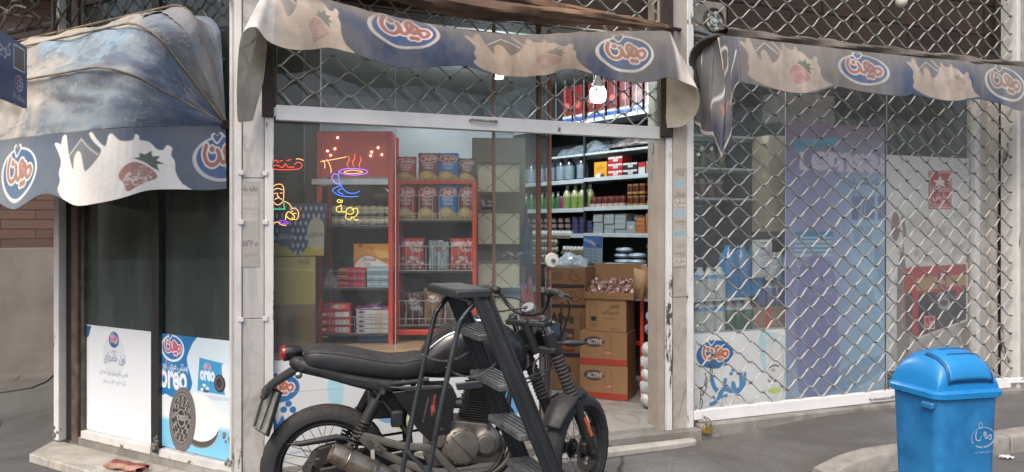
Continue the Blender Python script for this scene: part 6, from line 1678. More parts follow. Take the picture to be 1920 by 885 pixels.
def plainbag(c, c2, c3='b0aaa4'):
    def f(P):
        P.C[:] = srgb(c); w_, h_ = P.U.max(), P.V.max(); n = fbm(P.U, P.V, 30, 4); P.blend(np.clip((n - .5) * 6, 0, 1), c2)
        P.ell(w_ * .5, h_ * .7, w_ * .3, h_ * .1, c3, .8, raw=True); P.line([(w_ * .25, h_ * .72), (w_ * .5, h_ * .66), (w_ * .7, h_ * .76)], .008, '6a3a34', 3, raw=True)
    return f
bag('foil_bag', 'silvery blue bag leaning beside the red and grey snack bags', ru(812, .2), y0 + .06, S2[1] + .004, .06, .20, .04, plainbag('6f848c', 'a8b4b8'))
bag('foil_bag', 'narrow silver and red bag in the centre of the middle basket', ru(823, .2), y0 + .08, S2[1] + .004, .05, .20, .03, plainbag('a8a4a2', 'd0ccc8', '9a3a34'))
bag('foil_bag', 'silver bag in the middle basket, left of the right snack bag', ru(834, .2), y0 + .06, S2[1] + .004, .055, .19, .04, plainbag('7c8c92', 'b0b8ba'))
bag('foil_bag', 'dark red and white popcorn bag in the bottom basket', ru(775, .2), y0 + .07, S2[2] + .004, .13, .215, .05, plainbag('4c2a2c', 'a09a94'))
bag('foil_bag', 'copper coloured bag with white squiggle in the bottom basket', ru(812, .2), y0 + .08, S2[2] + .004, .13, .24, .05, plainbag('7a5638', '8a6a48', 'd0c8bc'))
bag('foil_bag', 'grey and red bag at the right end of the bottom basket', ru(850, .2), y0 + .07, S2[2] + .004, .13, .20, .05, plainbag('5a4a4a', '9c9896'))
mb = MB().box(ru(742, .2), ru(893, .2), .12, .2, .80, .835)
tag(mb.build('red_tray', m_redsteel, None, R, (ru(800, .2), .1, .758), bevel=.004), 'red tray board low in the right rack above the bench', 'tray')

# cartons at the left behind the glass
L = Frame(-1.33, 4.66, 10)
lx = L.u
def car(P):
    u0, u1, v0, v1 = P.U.min(), P.U.max(), P.V.min(), P.V.max(); X, Y = stamp(P, u0, v0, u1, v1)
    P.rect(u0, Y(.5), u1, v1, '827434', raw=True); P.line([(u0, Y(.88)), (u1, Y(.86))], .005, 'a89a78', raw=True)
    P.ell(X(.5), Y(.22), .05, .11, '4a3a28', .6, raw=True); P.rect(X(.42), Y(.1), X(.56), Y(.36), '3a2c22', .7, raw=True); P.text('6x30', X(.62), Y(.92), X(.88), Y(.985), '2c2a22', 1, .03, raw=True)
boxy('carton', 'large brown carton with mustard top half behind the left end of the glass', 'carton', L, lx(505), lx(592), 0, .3, .758, rz(545, 478), '5c4632', car, m=m_card, side='5a4634')
def navy(P):
    u0, u1, v0, v1 = P.U.min(), P.U.max(), P.V.min(), P.V.max(); X, Y = stamp(P, u0, v0, u1, v1)
    for i in range(10):
        for j in range(7):
            P.ell(X(.05 + i * .1 + .05 * (j % 2)), Y(.06 + j * .14), .007, .014, '9aa4b0', .7, raw=True, n=10)
    P.poly([(X(0), Y(0)), (X(.0), Y(.25)), (X(.25), Y(.22)), (X(.45), Y(.02)), (X(.55), Y(0.02)), (X(.7), Y(.2)), (X(1), Y(.26)), (X(1), Y(0))], '8c7c34', 0, raw=True)
    P.ell(X(.25), Y(.36), .05, .06, '2c3a52', raw=True); P.text('شفاق', X(.08), Y(.3), X(.42), Y(.42), '8a909a', 1, .02, raw=True)
    P.ell(X(.85), Y(.42), .055, .10, '8c8878', .9, raw=True); P.text('شفاق', X(.7), Y(.34), X(.98), Y(.46), '3a3a3a', 1, .03, raw=True)
boxy('carton', 'navy carton with pale drops and mustard foot, above the large brown carton', 'carton', L, lx(508), lx(608), .02, .25, rz(545, 478) + .002, rz(545, 383), '232f4c', navy, m=m_card, side='2a3348')
T = thing('inner_column', 'grey-brown inner column behind the neon signs', 'column', L, lx(585), .35, .12)
MB().box(lx(571, .35), lx(600, .35), .35, .5, .12, 3.04).build('column_face', mat('column_taupe', '5a4f4b', .8, var=.15), T, bevel=.003)
MB().box(lx(480, .45), lx(571, .45) - .01, .5, .52, .12, 3.04).build('side_panel', mat('panel_olive', '3d3830', .8, var=.25, scale=3), T)

# cream tile wall strip with recessed shelves right of the racks
def diam(name, label, z0, z1):
    T = thing(name, label, 'cabinet', R, 0, .55, z0)
    xa, xb = ru(896, .55), ru(974, .55)
    MB().box(xa, xb, .55, .85, z0, z1).build('cabinet_body', mat('cream_tile', 'd0c8aa', .4, var=.06), T, bevel=.004)
    def f(P):
        P.C[:] = srgb('d0c8aa') * (.94 + .12 * fbm(P.U, P.V, 5, 2)[..., None])
        cx, cz = (xa + xb) / 2, (z0 + z1) / 2; r = .22
        for k in (-2, -1, 0, 1, 2):
            P.line([(cx - .4 + k * .22, cz - .36), (cx + .4 + k * .22, cz + .36)], .0055, '6c6450', raw=True); P.line([(cx - .4 + k * .22, cz + .36), (cx + .4 + k * .22, cz - .36)], .0055, '6c6450', raw=True)
    sheet('tiled_front', T, xa + .003, xb - .003, z0 + .003, z1 - .003, .548, f, m_pack, .004, base='d0c8aa')
    MB().box(xa, xb + .01, .53, .85, z1 + .0005, z1 + .014).build('ledge', mat('ledge_brown', '6e5c48', .6), T)
zz = lambda y: rz(930, y, .55)
diam('tiled_cabinet', 'topmost cream tiled block with diamond lines', zz(360), zz(308))
diam('tiled_cabinet', 'second cream tiled block with diamond lines, level with the crisps', zz(458), zz(398))
diam('tiled_cabinet', 'third cream tiled block with diamond lines, behind the ladder top', zz(540), zz(492))
diam('tiled_cabinet', 'lowest cream tiled block with diamond lines, behind the motorcycle tank', zz(668), zz(556))
T = thing('cabinet_back', 'brown panel behind the cream tiled blocks', 'panel', R, 0, .9, .76)
MB().box(ru(885, .9), ru(985, .9), .90, .93, .12, 2.2).build('panel', mat('brown_panel', '85796a', .7, var=.2), T)
for lab, px0, px1, py, sd_ in (('small loose sweets heaped on the second tiled block', 898, 925, 398, 3), ('dark wrapped sweets heaped on the third tiled block', 918, 974, 492, 6)):
    T = thing('sweets', lab, 'sweets', R, ru((px0 + px1) / 2, .55), .6, zz(py) + .015)
    rnd = random.Random(sd_)
    for i in range(16):
        c = (ru(rnd.uniform(px0, px1), .6), .56 + rnd.uniform(0, .08), zz(py) + .022 + rnd.uniform(0, .05))
        a = Vector((rnd.uniform(-1, 1), rnd.uniform(-1, 1), rnd.uniform(-.6, .6))).normalized(); b = a.cross(Vector((0, 0, 1))).normalized()
        MB().obox(c, a, b, a.cross(b), .03, .012, .007).build('sweet', mat(('sw_dark', 'sw_silver', 'sw_brown')[i % 3], ('3a3230', 'a8a8a6', '5a4036')[i % 3], .3, .2), T, bevel=.003)
o = blob_sheet('red_bag', 'red plastic bag hanging behind the handlebar beside the tiled cabinets', 'bag', R, ru(975, .6), ru(1003, .6), .55, zz(600), .26, mat('red_plastic', '9c3a34', .4, var=.2, bump=.6, bscale=14), 2, dep=.12)
o = blob_sheet('net_bag', 'blue net bag hanging behind the brown door frame', 'bag', R, ru(978, .7), ru(1000, .7), .7, zz(500), .36, mat('blue_net', '2f4a6e', .5, var=.3, bump=.6, bscale=14), 12, dep=.1)
# beam of goods high behind the glass
T = thing('wall_cabinet', 'grey wall cabinet high up at the back of the shop', 'cabinet', A, -.3, 2.6, 2.0)
MB().box(-1.2, 1.1, 2.7, 3.1, 1.9, 2.5).build('cabinet_body', mat('cab_grey', '6c6f70', .5, var=.2, scale=3), T, bevel=.01)
MB().box(-1.22, 1.12, 2.66, 2.7, 2.5, 2.54).build('trim', m_alu, T)

# ---- neon signs hanging just inside the glass
def neon(name, label, lines, d=.10):
    s0, z0 = A.sz(*lines[0][1][0], d)
    T = thing(name, label, 'neon sign', A, s0, d, z0)
    by = {}
    for c, pts, cl in lines: by.setdefault(c, []).append((pts, cl))
    for c, ls in by.items():
        mb = MB()
        for pts, cl in ls:
            q = [A.sz(x, y, d) for x, y in pts]
            q = spline([(s, d, z) for s, z in q], 4, cl) if len(q) > 2 else [(s, d, z) for s, z in q]
            mb.tube(q, .0020, 6, closed=cl)
        mb.build({'ff5a2a': 'orange_tube', 'ff3a1c': 'red_tube', 'ffd040': 'yellow_tube', 'ffb070': 'amber_tube', '3f7cff': 'blue_tube', '9a70ff': 'violet_tube', '30c080': 'green_tube', 'a040e0': 'purple_tube'}[c], emit('neon_' + c, c, 1.6), T)
    return T
neon('neon_sign', 'neon coffee cup with three steam lines and saucer in blue, violet and amber', [
    ('9a70ff', [(635, 322), (645, 317), (665, 316), (686, 319), (688, 324), (670, 328), (650, 327)], True), ('ffb070', [(645, 322), (660, 319), (680, 322), (670, 325), (652, 325)], True),
    ('3f7cff', [(635, 322), (636, 338), (642, 352), (652, 361), (666, 362), (674, 358)], False), ('9a70ff', [(634, 328), (626, 326), (622, 333), (628, 342), (637, 346)], False),
    ('3f7cff', [(640, 348), (628, 352), (624, 358), (636, 366), (655, 369), (672, 368)], False), ('3f7cff', [(641, 354), (634, 357), (636, 361), (644, 364)], False),
    ('ff5a2a', [(653, 292), (655, 300), (651, 306), (653, 313)], False), ('ff5a2a', [(665, 288), (665, 297), (661, 304), (663, 312)], False), ('ff5a2a', [(675, 293), (677, 301), (673, 308), (675, 314)], False),
    ('ffb070', [(601, 303), (625, 299), (650, 294)], False), ('ffb070', [(606, 300), (609, 308), (609, 316)], False), ('ffb070', [(612, 299), (618, 308), (621, 320), (620, 324)], False)])
neon('neon_sign', 'red neon Persian word at the left edge of the glass', [
    ('ff3a1c', [(512, 316), (520, 318), (545, 318), (562, 316), (566, 308), (558, 304), (552, 309)], False), ('ff3a1c', [(512, 311), (520, 310), (530, 314), (535, 307), (540, 313), (552, 313)], False),
    ('ff3a1c', [(524, 302), (530, 301)], False), ('ff3a1c', [(538, 301), (546, 299)], False), ('ffb070', [(555, 298), (562, 298), (569, 301)], False), ('ff3a1c', [(512, 304), (518, 300), (522, 306)], False)])
neon('neon_sign', 'neon outline of a bearded man pouring coffee, in yellow, green and purple', [
    ('ffb070', [(512, 352), (518, 346), (528, 346), (532, 354), (532, 364), (531, 376), (526, 382), (519, 384), (513, 378), (511, 366)], True),
    ('ffb070', [(513, 357), (520, 353), (530, 356)], False), ('ffb070', [(514, 363), (519, 362)], False), ('ffb070', [(525, 362), (530, 362)], False), ('ffb070', [(521, 362), (520, 368), (524, 369)], False), ('ffb070', [(515, 374), (522, 371), (529, 374)], False),
    ('30c080', [(512, 392), (534, 392)], False), ('30c080', [(532, 380), (533, 392)], False), ('ffb070', [(532, 377), (542, 382), (548, 391)], False),
    ('ffb070', [(545, 393), (552, 390), (559, 396), (559, 408), (553, 412), (547, 408)], False), ('ffd040', [(537, 401), (542, 397), (552, 405), (548, 412), (537, 406)], True),
    ('ffd040', [(537, 401), (535, 412)], False), ('a040e0', [(525, 413), (539, 416), (538, 420), (526, 417)], True), ('ffb070', [(513, 419), (520, 416), (527, 421), (537, 423)], False), ('ffb070', [(546, 397), (550, 395)], False), ('ffb070', [(549, 400), (556, 400)], False)])
neon('neon_sign', 'yellow neon Persian word below the neon cup', [
    ('ffd040', [(632, 377), (636, 374), (639, 377), (636, 380)], True), ('ffd040', [(638, 377), (642, 375), (641, 380)], True),
    ('ffd040', [(640, 386), (632, 388), (631, 395), (638, 398), (641, 392), (638, 384)], True), ('ffd040', [(641, 397), (648, 397), (652, 390), (660, 390), (663, 398), (656, 402), (648, 398)], False),
    ('ffd040', [(660, 394), (668, 390), (671, 398), (666, 406), (658, 408)], False), ('ffd040', [(650, 400), (648, 408), (656, 412), (660, 406)], False), ('ffd040', [(662, 410), (668, 413), (671, 411)], False)])

# ---- goods behind the shuttered window
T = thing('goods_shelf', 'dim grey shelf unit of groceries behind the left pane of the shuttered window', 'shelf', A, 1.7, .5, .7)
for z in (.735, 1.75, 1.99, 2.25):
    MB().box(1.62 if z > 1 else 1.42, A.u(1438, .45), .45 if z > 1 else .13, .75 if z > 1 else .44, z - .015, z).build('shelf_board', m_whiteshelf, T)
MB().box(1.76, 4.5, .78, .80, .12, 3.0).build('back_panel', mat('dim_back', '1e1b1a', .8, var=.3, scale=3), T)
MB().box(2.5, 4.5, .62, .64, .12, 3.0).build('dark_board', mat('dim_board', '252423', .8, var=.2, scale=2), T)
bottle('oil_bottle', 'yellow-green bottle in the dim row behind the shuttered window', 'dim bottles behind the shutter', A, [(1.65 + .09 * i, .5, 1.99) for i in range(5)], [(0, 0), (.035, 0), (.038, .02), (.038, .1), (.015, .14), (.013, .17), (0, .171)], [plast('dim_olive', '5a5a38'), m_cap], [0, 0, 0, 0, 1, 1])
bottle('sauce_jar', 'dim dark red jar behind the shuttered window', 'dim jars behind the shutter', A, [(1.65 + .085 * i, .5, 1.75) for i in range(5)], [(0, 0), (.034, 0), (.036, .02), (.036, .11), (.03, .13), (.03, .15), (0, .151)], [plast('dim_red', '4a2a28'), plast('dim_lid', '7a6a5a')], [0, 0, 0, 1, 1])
m_clear = mat('clear_plastic', '9aa4a4', .15, 0, var=.15, coat=.5)
wp = [(0, 0), (.045, 0), (.05, .015), (.05, .15), (.045, .18), (.022, .215), (.02, .235), (0, .237)]
bottle('dairy_bottle', 'white dairy bottle with blue and yellow label in the upper row', 'white bottles in the upper row', A, [(A.u(px, .2), .2, .98) for px in (1312, 1330, 1348)], wp, [mat('milk_white', 'b4b8b4', .35), plast('lbl_blue', '4a80a8'), plast('lbl_yellow', 'b8a050')], [0, 0, 0, 1, 0, 0, 1])
bottle('dairy_bottle', 'white dairy bottle with blue and yellow label in the lower row', 'white bottles in the lower row', A, [(A.u(px, .2), .2, .74) for px in (1312, 1329, 1347)], wp, [mat('milk_white', 'b4b8b4', .35), plast('lbl_blue', '4a80a8'), plast('lbl_yellow', 'b8a050')], [0, 0, 0, 1, 0, 0, 2])
MB_ = MB().box(1.41, 2.0, .14, .28, .965, .977); tag(MB_.build('bottle_divider', m_whiteshelf, None, A, (1.7, .2, .965)), 'thin board between the two rows of white bottles', 'board')
big = [(0, 0), (.075, 0), (.08, .02), (.08, .26), (.07, .32), (.03, .37), (.028, .40), (0, .401)]
bottle('water_bottle', 'large bright blue water bottle behind the shuttered window', 'blue water bottles', A, [(A.u(px, .3), .3, .98) for px in (1366, 1390, 1412)] + [(A.u(1472, .3), .3, .90)], big, [mat('blue_bottle', '14609c', .12, 0, var=.3, scale=10, c2='2f86be', coat=.6)], [0] * 7, 18)
bottle('green_bottle', 'dark green bottle below the blue water bottles', 'dark green bottles behind the shutter', A, [(A.u(px, .22), .22, .738) for px in (1366, 1383, 1399)], [(0, 0), (.05, 0), (.055, .02), (.055, .15), (.02, .21), (.018, .24), (0, .241)], [plast('bottle_green', '1f4a30', .12), m_clear], [0, 0, 0, 1, 1, 1])
for i, (px, lab) in enumerate(((1424, 'taller white printed carry bag between the blue bottles'), (1445, 'shorter white printed carry bag in front of the right blue bottle'))):
    def wb(P, i=i):
        w_, h_ = P.U.max(), P.V.max(); P.C[:] = srgb('b8bcbe'); P.text(('لامس', 'نان')[i], w_ * .2, h_ * .55, w_ * .8, h_ * .72, '5a6ea0', 1, .03, raw=True); P.rect(w_ * .35, h_ * .9, w_ * .65, h_ * .93, '4a4a4a', raw=True)
        for k in range(4): P.line([(w_ * .25, h_ * (.2 + .07 * k)), (w_ * .75, h_ * (.2 + .07 * k))], .004, '8a94a8', raw=True)
    bag('carry_bag', lab, A.u(px, .25), .22, (1.12, 1.10)[i], (.19, .16)[i], (.30, .22)[i], .08, wb, fr=A)
bottle('purple_bottle', 'clear purple drink bottle below the white carry bags', 'purple bottles behind the shutter', A, [(A.u(px, .28), .28, .90) for px in (1424, 1442, 1456)], [(0, 0), (.045, 0), (.05, .02), (.05, .14), (.02, .19), (.018, .21), (0, .211)], [plast('bottle_purple', '5a6088', .15), m_clear], [0, 0, 0, 1, 1, 1])
def orc(P):
    u0, u1, v0, v1 = P.U.min(), P.U.max(), P.V.min(), P.V.max(); X, Y = stamp(P, u0, v0, u1, v1)
    P.rect(X(.42), Y(0), X(.54), Y(1), 'a83a34', raw=True); P.ell(X(.8), Y(.55), .03, .025, 'a04a34', raw=True)
boxy('carton', 'brown carton with a red band low behind the shuttered window', 'carton', A, A.u(1394, .2), A.u(1489, .2), .2, .2, .737, .895, '8a6e54', orc, m=m_card, side='8a6e54')
boxy('carton', 'dark carton standing high behind the shuttered window', 'carton', A, 2.42, 3.0, .30, .2, 2.36, 2.6, '6a6663', None, side='6a6663')

# ================================================================== MOTORCYCLE (frame K: x forward, y away from the camera)
m_rubber = mat('tyre_rubber', '29292b', 0.85, var=0.2, scale=20, bump=0.5, bscale=120, dust=.35)
m_bk = mat('bike_black', '17181b', 0.28, 0, var=.2, scale=14, coat=.4, dust=.18, bump=.04)
m_bkm = mat('bike_matt_black', '1e1f22', 0.52, 0, var=.2, scale=20, dust=.22)
m_seat = mat('seat_vinyl', '232428', 0.48, 0, var=.15, scale=18, bump=.35, bscale=160, dust=.28)
m_eng = mat('engine_alloy', '6c6863', 0.42, .5, var=.25, scale=16, bump=.3, bscale=80, dust=.35)
m_engd = mat('engine_dark', '2c2b2a', 0.55, .4, var=.25, scale=16, bump=.3, dust=.4)
m_steel = mat('dull_steel', '77736d', 0.35, .85, var=.25, scale=24, bump=.1)
m_chr = mat('chrome', 'b4b6b8', 0.15, 1.0)
m_muf = mat('muffler_steel', '8a8074', 0.32, .8, var=.3, scale=9, c2='b0a698', bump=.12, bscale=50)
m_red = mat('lamp_red', '8e1d24', .2, 0, coat=.5)
m_orange = mat('reflector_orange', 'b8562a', .3, 0)
BK = thing('motorcycle', 'dusty black cafe style motorcycle parked before the shop window, front wheel turned', 'motorcycle', K, .6, 0, 0)
RW, FWX, Rw, Rf = (0.0, .315), 1.33, .315, .305
def wheel(name, c, ax, R_, rt, rim_r, parent, disc_side, spk=32):
    c = Vector(c); ax = Vector(ax).normalized()
    e = bpy.data.objects.new(name, None); col.objects.link(e); e.empty_display_size = .1
    e.parent = parent; e.location = c - ORG[parent.name]; ORG[e.name] = c.copy()
    a = Vector((0, 0, 1)); b = ax.cross(a).normalized()
    mb = MB()
    # tyre: rounded section with tread blocks
    n, k = 96, 18; vs = []; fs = []
    prof = []
    for j in range(k):
        q = 2 * pi * j / k; x = cos(q); y = sin(q)
        r_ = R_ - rt + rt * (x if x > 0 else x * .75); w_ = rt * .92 * y * (1 if x > -.4 else .8)
        prof.append((r_, w_, x))
    for i in range(n):
        t = 2 * pi * i / n; e_ = a * cos(t) + b * sin(t)
        for j, (r_, w_, x) in enumerate(prof):
            g = 0
            if x > .25 and (i + int(abs(w_) * 120)) % 4 == 0: g = .0045
            vs.append(c + e_ * (r_ - g) + ax * w_)
    for i in range(n):
        for j in range(k): fs.append((i * k + j, i * k + (j + 1) % k, ((i + 1) % n) * k + (j + 1) % k, ((i + 1) % n) * k + j))
    mb.add(vs, fs)
    mb.build('tyre', m_rubber, e)
    mb = MB(); R2_ = rim_r; sec = [(-.030, .012), (-.034, .0), (-.026, -.004), (-.012, -.014), (.012, -.014), (.026, -.004), (.034, 0), (.030, .012)]
    vs = []; fs = []; k = len(sec)
    for i in range(72):
        t = 2 * pi * i / 72; e_ = a * cos(t) + b * sin(t)
        for w_, h_ in sec: vs.append(c + e_ * (R2_ + h_) + ax * w_)
    for i in range(72):
        for j in range(k): fs.append((i * k + j, i * k + (j + 1) % k, ((i + 1) % 72) * k + (j + 1) % k, ((i + 1) % 72) * k + j))
    mb.add(vs, fs); mb.build('rim', m_bkm, e)
    mb = MB()
    for i in range(spk):
        t = 2 * pi * i / spk; s_ = 1 if i % 2 else -1; t2 = t + (1 if (i // 2) % 2 else -1) * .9
        p0 = c + (a * cos(t) + b * sin(t)) * (R2_ - .012) + ax * .006 * s_; p1 = c + (a * cos(t2) + b * sin(t2)) * .042 + ax * .034 * s_
        mb.tube([p0, p1], .0017, 5)
    mb.build('spokes', m_bkm if 'rear' in name else m_steel, e)
    mb = MB(); mb.lathe([(0, -.06), (.028, -.06), (.03, -.045), (.052, -.04), (.052, -.028), (.03, -.02), (.03, .02), (.052, .028), (.052, .04), (.03, .045), (.028, .06), (0, .06)], c, ax, 24).cyl(c - ax * .11, c + ax * .11, .009)
    mb.build('hub', m_engd, e)
    # brake disc as a holed ring
    mb = MB(); ds = disc_side * .062; r0, r1 = .072, .112; nn = 60; vs = []
    for i in range(nn):
        t = 2 * pi * i / nn; e_ = a * cos(t) + b * sin(t)
        for rr in (r0, r1 + .003 * sin(t * 8)): 
            for o_ in (-.002, .002): vs.append(c + e_ * rr + ax * (ds + o_))
    fs = []
    for i in range(nn):
        q, w2 = i * 4, ((i + 1) % nn) * 4
        fs += [(q, q + 2, w2 + 2, w2), (q + 1, w2 + 1, w2 + 3, q + 3), (q + 2, q + 3, w2 + 3, w2 + 2), (q, w2, w2 + 1, q + 1)]
    mb.add(vs, fs)
    for i in range(24):
        t = 2 * pi * i / 24; e_ = a * cos(t) + b * sin(t); rr = .086 + .012 * (i % 2); mb.cyl(c + e_ * rr + ax * (ds - .0035), c + e_ * rr + ax * (ds + .0035), .0035, n=8, m=1)
    for i in range(5):
        t = 2 * pi * i / 5; t2 = t + .35; mb.bar(c + (a * cos(t) + b * sin(t)) * .03 + ax * ds, c + (a * cos(t2) + b * sin(t2)) * .078 + ax * ds, .018, .004, up=ax)
    mb.build('brake_disc', [m_steel, m_black], e)
    return e
wheel('rear_wheel', (0, 0, Rw), (0, 1, 0), Rw, .060, .222, BK, -1)
st = radians(40)
fax = (-sin(st), cos(st), 0)      # wheel axle after steering
# steering axis through the head; front wheel centre shifts a little with steering
wheel('front_wheel', (FWX, 0, Rf), fax, Rf, .056, .222, BK, -1)
fdir = Vector((cos(st), sin(st), 0)); fl = Vector(fax)
def FP(f, l, z): return Vector((FWX, 0, 0)) + fdir * f + fl * l + Vector((0, 0, z))
rake = tan(radians(21.5))
# fork: legs run from the axle up and back, in the steered frame
def leg_pt(z, l): return Vector((FWX - (z - Rf) * rake, 0, z)) + fl * l
for s_ in (-1, 1):
    l = s_ * .098
    lg = MB().tube([leg_pt(Rf - .03, l), leg_pt(.36, l), leg_pt(.60, l)], [.024, .029, .031], 16)
    lg.cyl(leg_pt(Rf, l - .02), leg_pt(Rf, l + .02), .028, n=14)
    o = lg.build('fork_leg', m_bkm, BK)
    MB().tube([leg_pt(.60, l), leg_pt(1.02, l)], .021, 16).build('stanchion', m_chr, o)
    g = MB(); npt = 26; pts = [leg_pt(.585 + .26 * i / npt, l) for i in range(npt + 1)]
    g.tube(pts, [.036 if i % 2 == 0 else .029 for i in range(npt + 1)], 18); g.build('rubber_gaiter', m_rubber, o)
    MB().tube([leg_pt(.845, l), leg_pt(.95, l)], .034, 16).build('fork_shroud', m_bkm, o)
MB().bar(leg_pt(.50, -.13) + fdir * .0, leg_pt(.40, -.13), .020, .006, up=fl).build('reflector', m_orange, BK)
mb = MB(); mb.obox(leg_pt(.86, 0), fl, fdir, (0, 0, 1), .125, .04, .016).obox(leg_pt(1.0, 0), fl, fdir, (0, 0, 1), .125, .045, .014)
mb.tube([leg_pt(.84, 0) - fdir * .04, leg_pt(1.02, 0) - fdir * .035], .026, 14)
for s_ in (-1, 1): mb.cyl(leg_pt(1.0, s_ * .098) , leg_pt(1.03, s_ * .098), .026, n=14)
mb.build('triple_clamp', m_bkm, BK, bevel=.006)
for s_ in (-1, 1): MB().cyl(leg_pt(1.03, s_ * .098), leg_pt(1.042, s_ * .098), .017, n=12).build('fork_cap', m_chr, BK)
# mudguard over front wheel
def mud(u, v):
    t = -1.0 + 1.15 * u; r = .325 + .012 * sin(pi * u); w_ = (v - .5) * 2
    tap = .075 * (1 - .45 * abs(u - .42) ** 1.5 * 2)
    rr = r - .022 * w_ * w_ + .012 * (1 - abs(w_))
    return FP(rr * sin(t) * 1.0 - .01, w_ * tap, Rf + rr * cos(t))
MB().grid(30, 10, mud).build('front_mudguard', m_bkm, BK, solid=.004)
for s_ in (-1, 1): MB().tube([FP(-.08, s_ * .07, Rf + .31), leg_pt(.56, s_ * .09)], .007, 8).build('mudguard_stay', m_bkm, BK)
# front caliper
MB().obox(FP(-.02, -.075, Rf + .09), fdir, fl, (0, 0, 1), .035, .022, .045).obox(FP(-.05, -.07, Rf + .03), fdir, fl, (0, 0, 1), .02, .02, .03).build('front_caliper', m_engd, BK, bevel=.008)
# handlebar: grips
HB = leg_pt(1.03, 0)
bar = spline([HB + fl * -.30 + fdir * -.15 + Vector((0, 0, .15)), HB + fl * -.18 + fdir * -.05 + Vector((0, 0, .145)), HB + fl * -.12 + Vector((0, 0, .06)), HB + fl * -.05 + Vector((0, 0, .02)), HB + fl * .05 + Vector((0, 0, .02)), HB + fl * .12 + Vector((0, 0, .06)), HB + fl * .18 + fdir * -.05 + Vector((0, 0, .145)), HB + fl * .30 + fdir * -.15 + Vector((0, 0, .15))], 8)
hb = MB().tube(bar, .011, 12).build('handlebar', m_bkm, BK)
for s_, e0 in ((-1, bar[:9]), (1, bar[-9:])):
    pts = e0 if s_ < 0 else e0[::-1]
    MB().tube(pts, [.0165 + (.0012 if i % 2 else 0) for i in range(len(pts))], 14).build('grip', m_rubber, hb)
    tip = Vector(pts[0]); dr = (Vector(pts[0]) - Vector(pts[1])).normalized()
    MB().cyl(tip, tip + dr * .018, .015, n=14).build('bar_end', m_chr, hb)
    q = Vector(pts[-1]); MB().sphere(q + (Vector(pts[-1]) - Vector(pts[-2])) * .6, .027, 14, 10, sx=1, sy=1.0, sz=.9).build('switch_housing', m_bkm, hb)
    lv = spline([q + fdir * .045, q + fdir * .075 + dr * .05 + Vector((0, 0, -.01)), tip + fdir * .085 + dr * -.03 + Vector((0, 0, -.02)), tip + fdir * .10 + dr * .02 + Vector((0, 0, -.028))], 6)
    MB().tube(lv, [.008] * (len(lv) - 1) + [.011], 8, sy=.6).build('lever', m_bkm, hb)
MB().sphere(Vector(bar[9]) + Vector((0, 0, .024)) , .009, 10, 8).build('kill_switch', mat('switch_red', 'b0402c', .4), hb)
# gauge and headlamp
gc = HB + fdir * .01 + Vector((0, 0, .05)); gax = (Vector((0, 0, 1)) - fdir * .75).normalized()
g = MB().lathe([(0, -.04), (.025, -.04), (.042, -.02), (.044, .0), (.041, .006)], gc, gax, 28).build('gauge', m_chr, BK)
MB().lathe([(0, 0), (.037, 0), (.037, .003), (0, .003)], gc + gax * .004, gax, 28).build('gauge_face', mat('gauge_face', '85878a', .25), g)
MB().cyl(gc + gax * .0075, gc + gax * .0085, .004, n=8).bar(gc + gax * .0085, gc + gax * .0085 + fl * .032 , .003, .0015, up=gax).build('needle', m_black, g)
hc = leg_pt(.915, 0) + fdir * .14
h = MB().lathe([(0, -.10), (.035, -.095), (.065, -.06), (.082, 0), (.085, .03), (.080, .04)], hc, fdir, 28).build('headlamp', mat('lamp_shell', '2b3036', .3, .2, coat=.4), BK)
MB().lathe([(.0, .05), (.04, .046), (.078, .03), (.078, .026), (0, .026)], hc, fdir, 28).build('lens', mat('lens_glass', '9aa2a6', .1, 0, coat=.6), h)
for s_ in (-1, 1):
    p0 = leg_pt(.90, s_ * .12); mb = MB().tube([p0, p0 + fl * s_ * .03 + fdir * .03], .007, 8)
    o = mb.build('indicator_stem', m_bkm, BK)
    dirn = (fdir * .55 + fl * s_ * .85).normalized()
    f0 = p0 + fl * s_ * .03 + fdir * .02
    MB().tube([f0, f0 + dirn * .03, f0 + dirn * .09, f0 + dirn * .135], [.006, .019, .015, .003], 12, sy=.75).build('indicator', m_bkm, o)
# cables
mb = MB()
cs = [[HB + fl * -.25 + Vector((0, 0, .11)), HB + fl * -.2 + fdir * .10 + Vector((0, 0, .02)), leg_pt(.84, -.04) + fdir * .09, leg_pt(.72, 0) + fdir * -.04, Vector((.95, -.06, .72))],
      [HB + fl * -.22 + Vector((0, 0, .10)), HB + fl * -.14 + fdir * .12, leg_pt(.80, -.08) + fdir * .07, leg_pt(.6, -.10) + fdir * .05, leg_pt(.42, -.085) + fdir * .02],
      [HB + fl * .22 + Vector((0, 0, .10)), HB + fl * .1 + fdir * .13 + Vector((0, 0, .06)), leg_pt(.86, 0) + fdir * .07, Vector((1.0, -.02, .75))],
      [gc, HB + fl * .02 + fdir * -.12 + Vector((0, 0, .05)), Vector((.93, .06, 1.06)), Vector((.82, .10, 1.05)), Vector((.74, .12, 1.0))],
      [leg_pt(.93, -.02) + fdir * .05, leg_pt(.80, -.10) + fdir * .02, Vector((1.02, -.14, .74)), Vector((.93, -.12, .68))],
      [leg_pt(.85, -.05) + fdir * -.03, Vector((1.05, -.12, .80)), Vector((1.03, -.14, .72)), Vector((.96, -.10, .70))]]
for c_ in cs: mb.tube(spline(c_, 8), .0048, 7)
mb.build('cables', m_bkm, BK)
